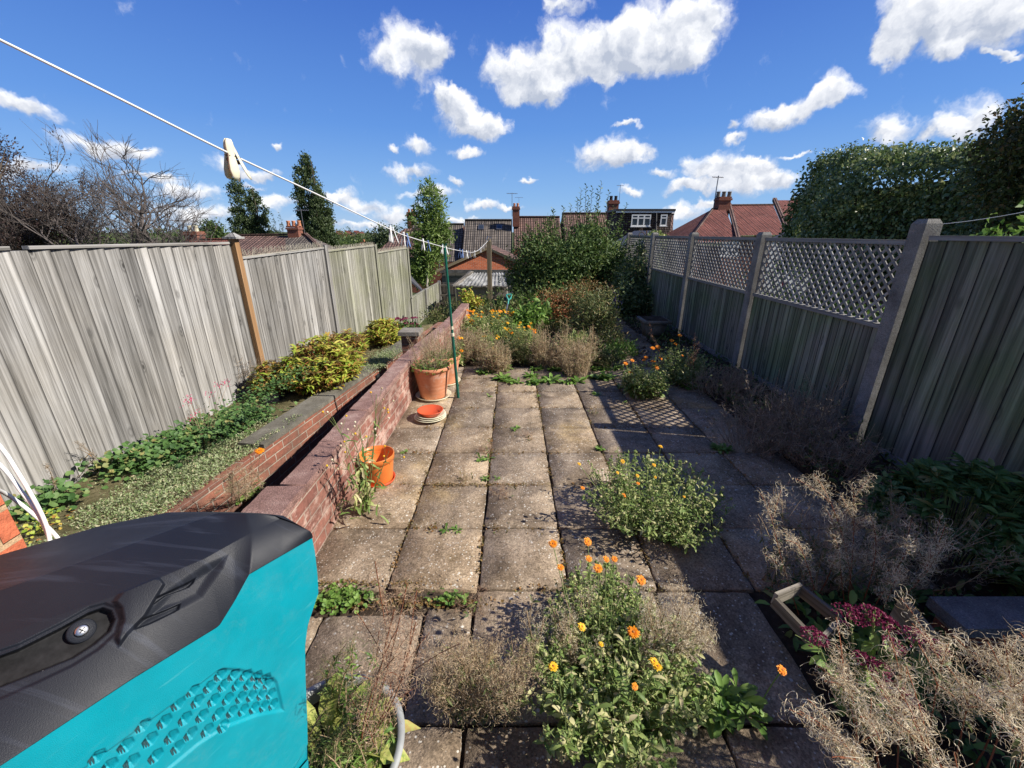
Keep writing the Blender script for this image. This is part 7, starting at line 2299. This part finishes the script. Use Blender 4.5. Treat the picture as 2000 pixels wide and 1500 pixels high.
# yellowing shrubs
def yshrub(cpx, cpy, rx, ry, h, n, lb, mats, L=.105):
    c = GP(cpx, cpy, -.06); rt = plant('yellowing_shrub', tuple(c), lb, 'shrub', 'yellowing leafy clumps in the left bed')
    Ac = [Acc() for _ in mats]; St = Acc()
    for k in range(n):
        th = random.uniform(0, 6.283); q = math.sqrt(random.random())
        f = np.array([c.x + q * math.cos(th) * rx * .6, c.y + q * math.sin(th) * ry * .6, -.12])
        t_ = np.array([c.x + q * math.cos(th) * rx, c.y + q * math.sin(th) * ry, -.12 + h * (1 - .5 * q * q) * random.uniform(.7, 1.1)])
        pts = arc(f, t_, (0, 0, 0), 5); tube(St, pts, .003, 4, 0, False)
        m = 13; fr_ = np.concatenate([rng.uniform(.35, 1, m - 5), np.full(5, 1.0)]); P = along(pts, fr_); a = rng.uniform(0, 6.283, m)
        i = rng.choice(len(mats), p=[mm[1] for mm in mats])
        bigleaves(Ac[i], P, np.stack([np.cos(a), np.sin(a), rng.uniform(.1, 1.1, m)], -1), L * rng.uniform(.6, 1.15, m), L * .24, 0, curve=rng.uniform(.4, 1.3, m), seg=4, shape=[.25, .8, 1., .6, .06])
    for a_, mm in zip(Ac, mats): obj('leaves', a_, M[mm[0]], rt)
    obj('stems', St, M['stem_red'], rt)
yshrub(636, 750, .43, .62, .58, 380, 'largest yellow-green leafy clump beyond the orange post, draping over the wall', [('lf_yellow', .72), ('lf_bronze', .28)])
yshrub(540, 765, .22, .26, .40, 90, 'bronze-tinged clump at the near end of the yellowing shrubs, touching the orange post', [('lf_yellow', .6), ('lf_bronze', .4)])
yshrub(680, 700, .26, .42, .44, 140, 'browner end of the yellowing clump, just before the second shrub', [('lf_yellow', .4), ('lf_bronze', .6)])
yshrub(752, 668, .30, .5, .42, 170, 'smaller bright yellow-green clump in front of the crimson sedum', [('lf_yellow', .9), ('lf_bronze', .1)])
sd = plant('sedum_plant', tuple(GP(790, 655, -.1)), 'dusky pink sedum heads at the far end of the left bed', 'plant')
A = Acc()
for k in range(26):
    x, y = random.uniform(772, 815), random.uniform(618, 642); p = AT(x, y, 7.3 + random.uniform(-.3, .3)); r_ = .055; kk = 50; a = rng.uniform(0, 6.283, kk); q = np.sqrt(rng.random(kk))
    P = np.stack([p.x + q * np.cos(a) * r_, p.y + q * np.sin(a) * r_, p.z - q ** 2 * r_ * .4], -1); leaves(A, P, rdir(kk, .8), .022, .018)
obj('flower_heads', A, M['sedum'], sd)
A = Acc(); crown(A, [(tuple(AT(793, 650, 7.2)), (.24, .3, .14))], 60, 14, .07, .035, .04); obj('leaves', A, M['lf_geranium'], sd)
# weeds in the trench and on the wall
weed(tuple(GP(480, 965, -.3)), .13, 'large-leaved rosette in the gap between the two walls', 13, 2, .05, name='rosette_weed', group=None)
weed(tuple(GP(505, 935, -.38)), .10, 'second smaller rosette farther up the gap between the walls', 11, 1, 0, name='rosette_weed', group=None)
pp = plant('poppy_plant', tuple(GP(505, 960, -.4)), 'single orange poppy-like bloom on a thin stem in the wall gap', 'plant')
A = Acc(); tube(A, arc(GP(503, 970, -.4), AT(507, 884, 2.95), (0, 0, 0)), .0018, 4); tube(A, arc(GP(492, 970, -.4), AT(490, 893, 2.9), (0, 0, 0)), .0018, 4); lathe(A, AT(490, 892, 2.9), [(.0003, -.01), (.009, 0), (.0003, .012)], 8); obj('stems', A, M['stem_dry'], pp)
add_flower(pp, AT(507, 881, 2.95), None, 1.1)
willowherb('dry_weed', tuple(GP(440, 1000, -.35)), [(GP(445 + k * 9, 1000 - k * 6, -.38), AT(448 + random.uniform(-15, 40), 905 + random.uniform(0, 40), 2.5), rng.normal(size=3) * .02) for k in range(9)], 'pale feathery dry weeds against the red brick retaining wall', ('lf_dry', 'stem_dry', 'lf_olive'), 170, .02, .0016, .2, 5, .02)
creeping(tuple(GP(560, 930, -.44)), .10, .35, 900, 'dark green moss and litter on the floor of the wall gap', 'lf_geranium', (.006, .014), .02)
# far left scrub beyond the wall gap
bb('far_scrub', 860, 625, 10.5, [(865, 612, 10.5, 24, 8), (845, 620, 10, 20, 6), (885, 600, 11.5, 10, 8)], 120, 14, .08, .02, .08, 'lf_olive', 'dry weedy scrub at the foot of the low fence by the gate')
bb('far_bush', 815, 560, 17, [(806, 528, 17, 20, 18), (822, 545, 17, 16, 14)], 110, 16, .12, .05, .12, 'lf_ash', 'green bush at the foot of the slender tree behind the fence')
p = AT(812, 565, 15); t = thing('lean_to_roof', p, 'dark grey sloping roof edge showing between the fence and the slender tree', 'roof')
A = Acc(); quad(A, AT(800, 545, 12.5), AT(826, 568, 12.5), AT(824, 563, 15), AT(800, 535, 15)); quad(A, AT(800, 549, 12.5), AT(826, 572, 12.5), AT(826, 568, 12.5), AT(800, 545, 12.5)); obj('sheet', A, M['slate'], t)

# loose sprawl filling the planting bed between the named clumps
for (x, yb, zc, w, h, mt, lb) in ((915, 665, 7.2, 30, 34, 'lf_calendula', 'pale green weeds at the back left corner of the bed by the wall'), (950, 700, 6.0, 26, 30, 'lf_olive', 'olive weeds between the two left straw tufts'),
                                  (985, 668, 7.0, 30, 26, 'lf_calendula', 'yellow-green weeds under the marigold drift'), (1015, 690, 6.3, 26, 30, 'lf_calendula', 'yellow-green weeds left of the straw pair'),
                                  (1048, 672, 7.0, 26, 40, 'lf_olive', 'tall olive weeds behind the straw pair'), (1130, 700, 6.1, 26, 42, 'lf_calendula', 'yellow-green weeds between straw pair and right tan tuft'),
                                  (1188, 700, 6.2, 24, 44, 'lf_olive', 'olive weeds at the right front corner of the bed'), (1210, 712, 5.8, 26, 14, 'lf_green', 'fresh low green weeds spilling over the path edge'),
                                  (1110, 655, 7.6, 30, 30, 'lf_olive', 'olive stems in front of the rust-coloured shrub')):
    c = AT(x, yb - h * .5, zc); c2 = AT(x + w * .7, yb - h * .4, zc)
    rt = plant('bed_weed', (c.x, c.y, .02), lb, 'plant', 'weeds filling the planting bed')
    A = Acc(); rx = w / 800 * zc; hz = max(.12, c.z + h / 2 / 853 * zc)
    crown(A, [((c.x, c.y, hz * .5), (rx, .22, hz * .55)), ((c2.x, c.y + .15, hz * .4), (rx * .7, .2, hz * .4)), ((c.x - rx * .7, c.y - .1, hz * .35), (rx * .6, .2, hz * .4))], 120, 14, .065, .016, .05, 0, .15, .9)
    obj('leaves', A, M[mt], rt)
    A = Acc()
    for k in range(40):
        f = np.array([c.x + random.uniform(-1, 1) * rx, c.y + random.uniform(-.25, .25), .02]); t_ = f + [random.gauss(0, .08), random.gauss(0, .06), hz * random.uniform(.7, 1.35)]
        pp_ = arc(f, t_, rng.normal(size=3) * .03, 5); tube(A, pp_, .0022, 3, 0, False); P = along(pp_, rng.uniform(.4, 1, 8)); curls(A, P, rdir(8, .5), .03, .003, 2.5, 0, seg=3)
    obj('dry_stems', A, M['lf_dry'], rt)

# leafy undergrowth in the shaded border and under the bottom-right tangle
def undergrowth(name, n, x0, x1, y0, y1, z, L, mat, lb):
    A = Acc(); P = np.stack([rng.uniform(x0, x1, n), rng.uniform(y0, y1, n), z + rng.uniform(0, .07, n)], -1)
    keep = np.sin(P[:, 0] * 7 + P[:, 1] * 3) + np.sin(P[:, 1] * 5.3) > -.6; P = P[keep]; n = len(P)
    bigleaves(A, P, rdir(n, .35), L * rng.uniform(.6, 1.2, n), L * .38, 0, curve=rng.uniform(.3, 1.2, n), seg=3, shape=[.35, 1, .85, .1])
    o = obj(name, A, M[mat]); tag(o, lb, 'ground cover', kind='stuff')
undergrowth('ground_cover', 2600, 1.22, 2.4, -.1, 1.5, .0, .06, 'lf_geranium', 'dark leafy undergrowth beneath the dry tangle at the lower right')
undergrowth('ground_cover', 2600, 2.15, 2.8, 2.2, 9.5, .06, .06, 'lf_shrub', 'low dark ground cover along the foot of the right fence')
undergrowth('ground_cover', 900, -.95, 1.4, 5.25, 8.5, .03, .09, 'lf_olive', 'low mixed leaves covering the soil of the planting bed')

# small dead sprawls in the joints
for (x, y, r_, h_, n_, mt, lb) in ((950, 880, .07, .07, 16, 'lf_tan', 'tiny dead sprawl at the joint crossing in the middle of the patio'), (1030, 858, .05, .05, 10, 'lf_tan', 'small brown dead tuft in the third joint'),
                                   (600 + 560, 800 + 8, .05, .04, 8, 'lf_dry', 'small straw tuft at the shadow edge joint'), (985, 960, .09, .05, 18, 'lf_tan', 'flattened reddish dead weed across the middle joint'),
                                   (905, 940, .06, .05, 12, 'lf_dry', 'pale dead tuft in the joint right of the orange pot'), (660, 1010, .05, .10, 8, 'lf_dry', 'pale dead grass at the foot of the pink wall'),
                                   (915, 1185, .07, .09, 14, 'lf_tan', 'rusty dead tuft at the end of the wide weedy joint'), (770, 1165, .08, .08, 16, 'lf_tan', 'reddish dead tuft in the wide weedy joint')):
    dry_tuft('dead_tuft', gz(x, y), r_, h_, n_, lb, mt, 'small dead tufts in the paving joints', cl=.016, w=.0014, cat='weed', nlf=10)
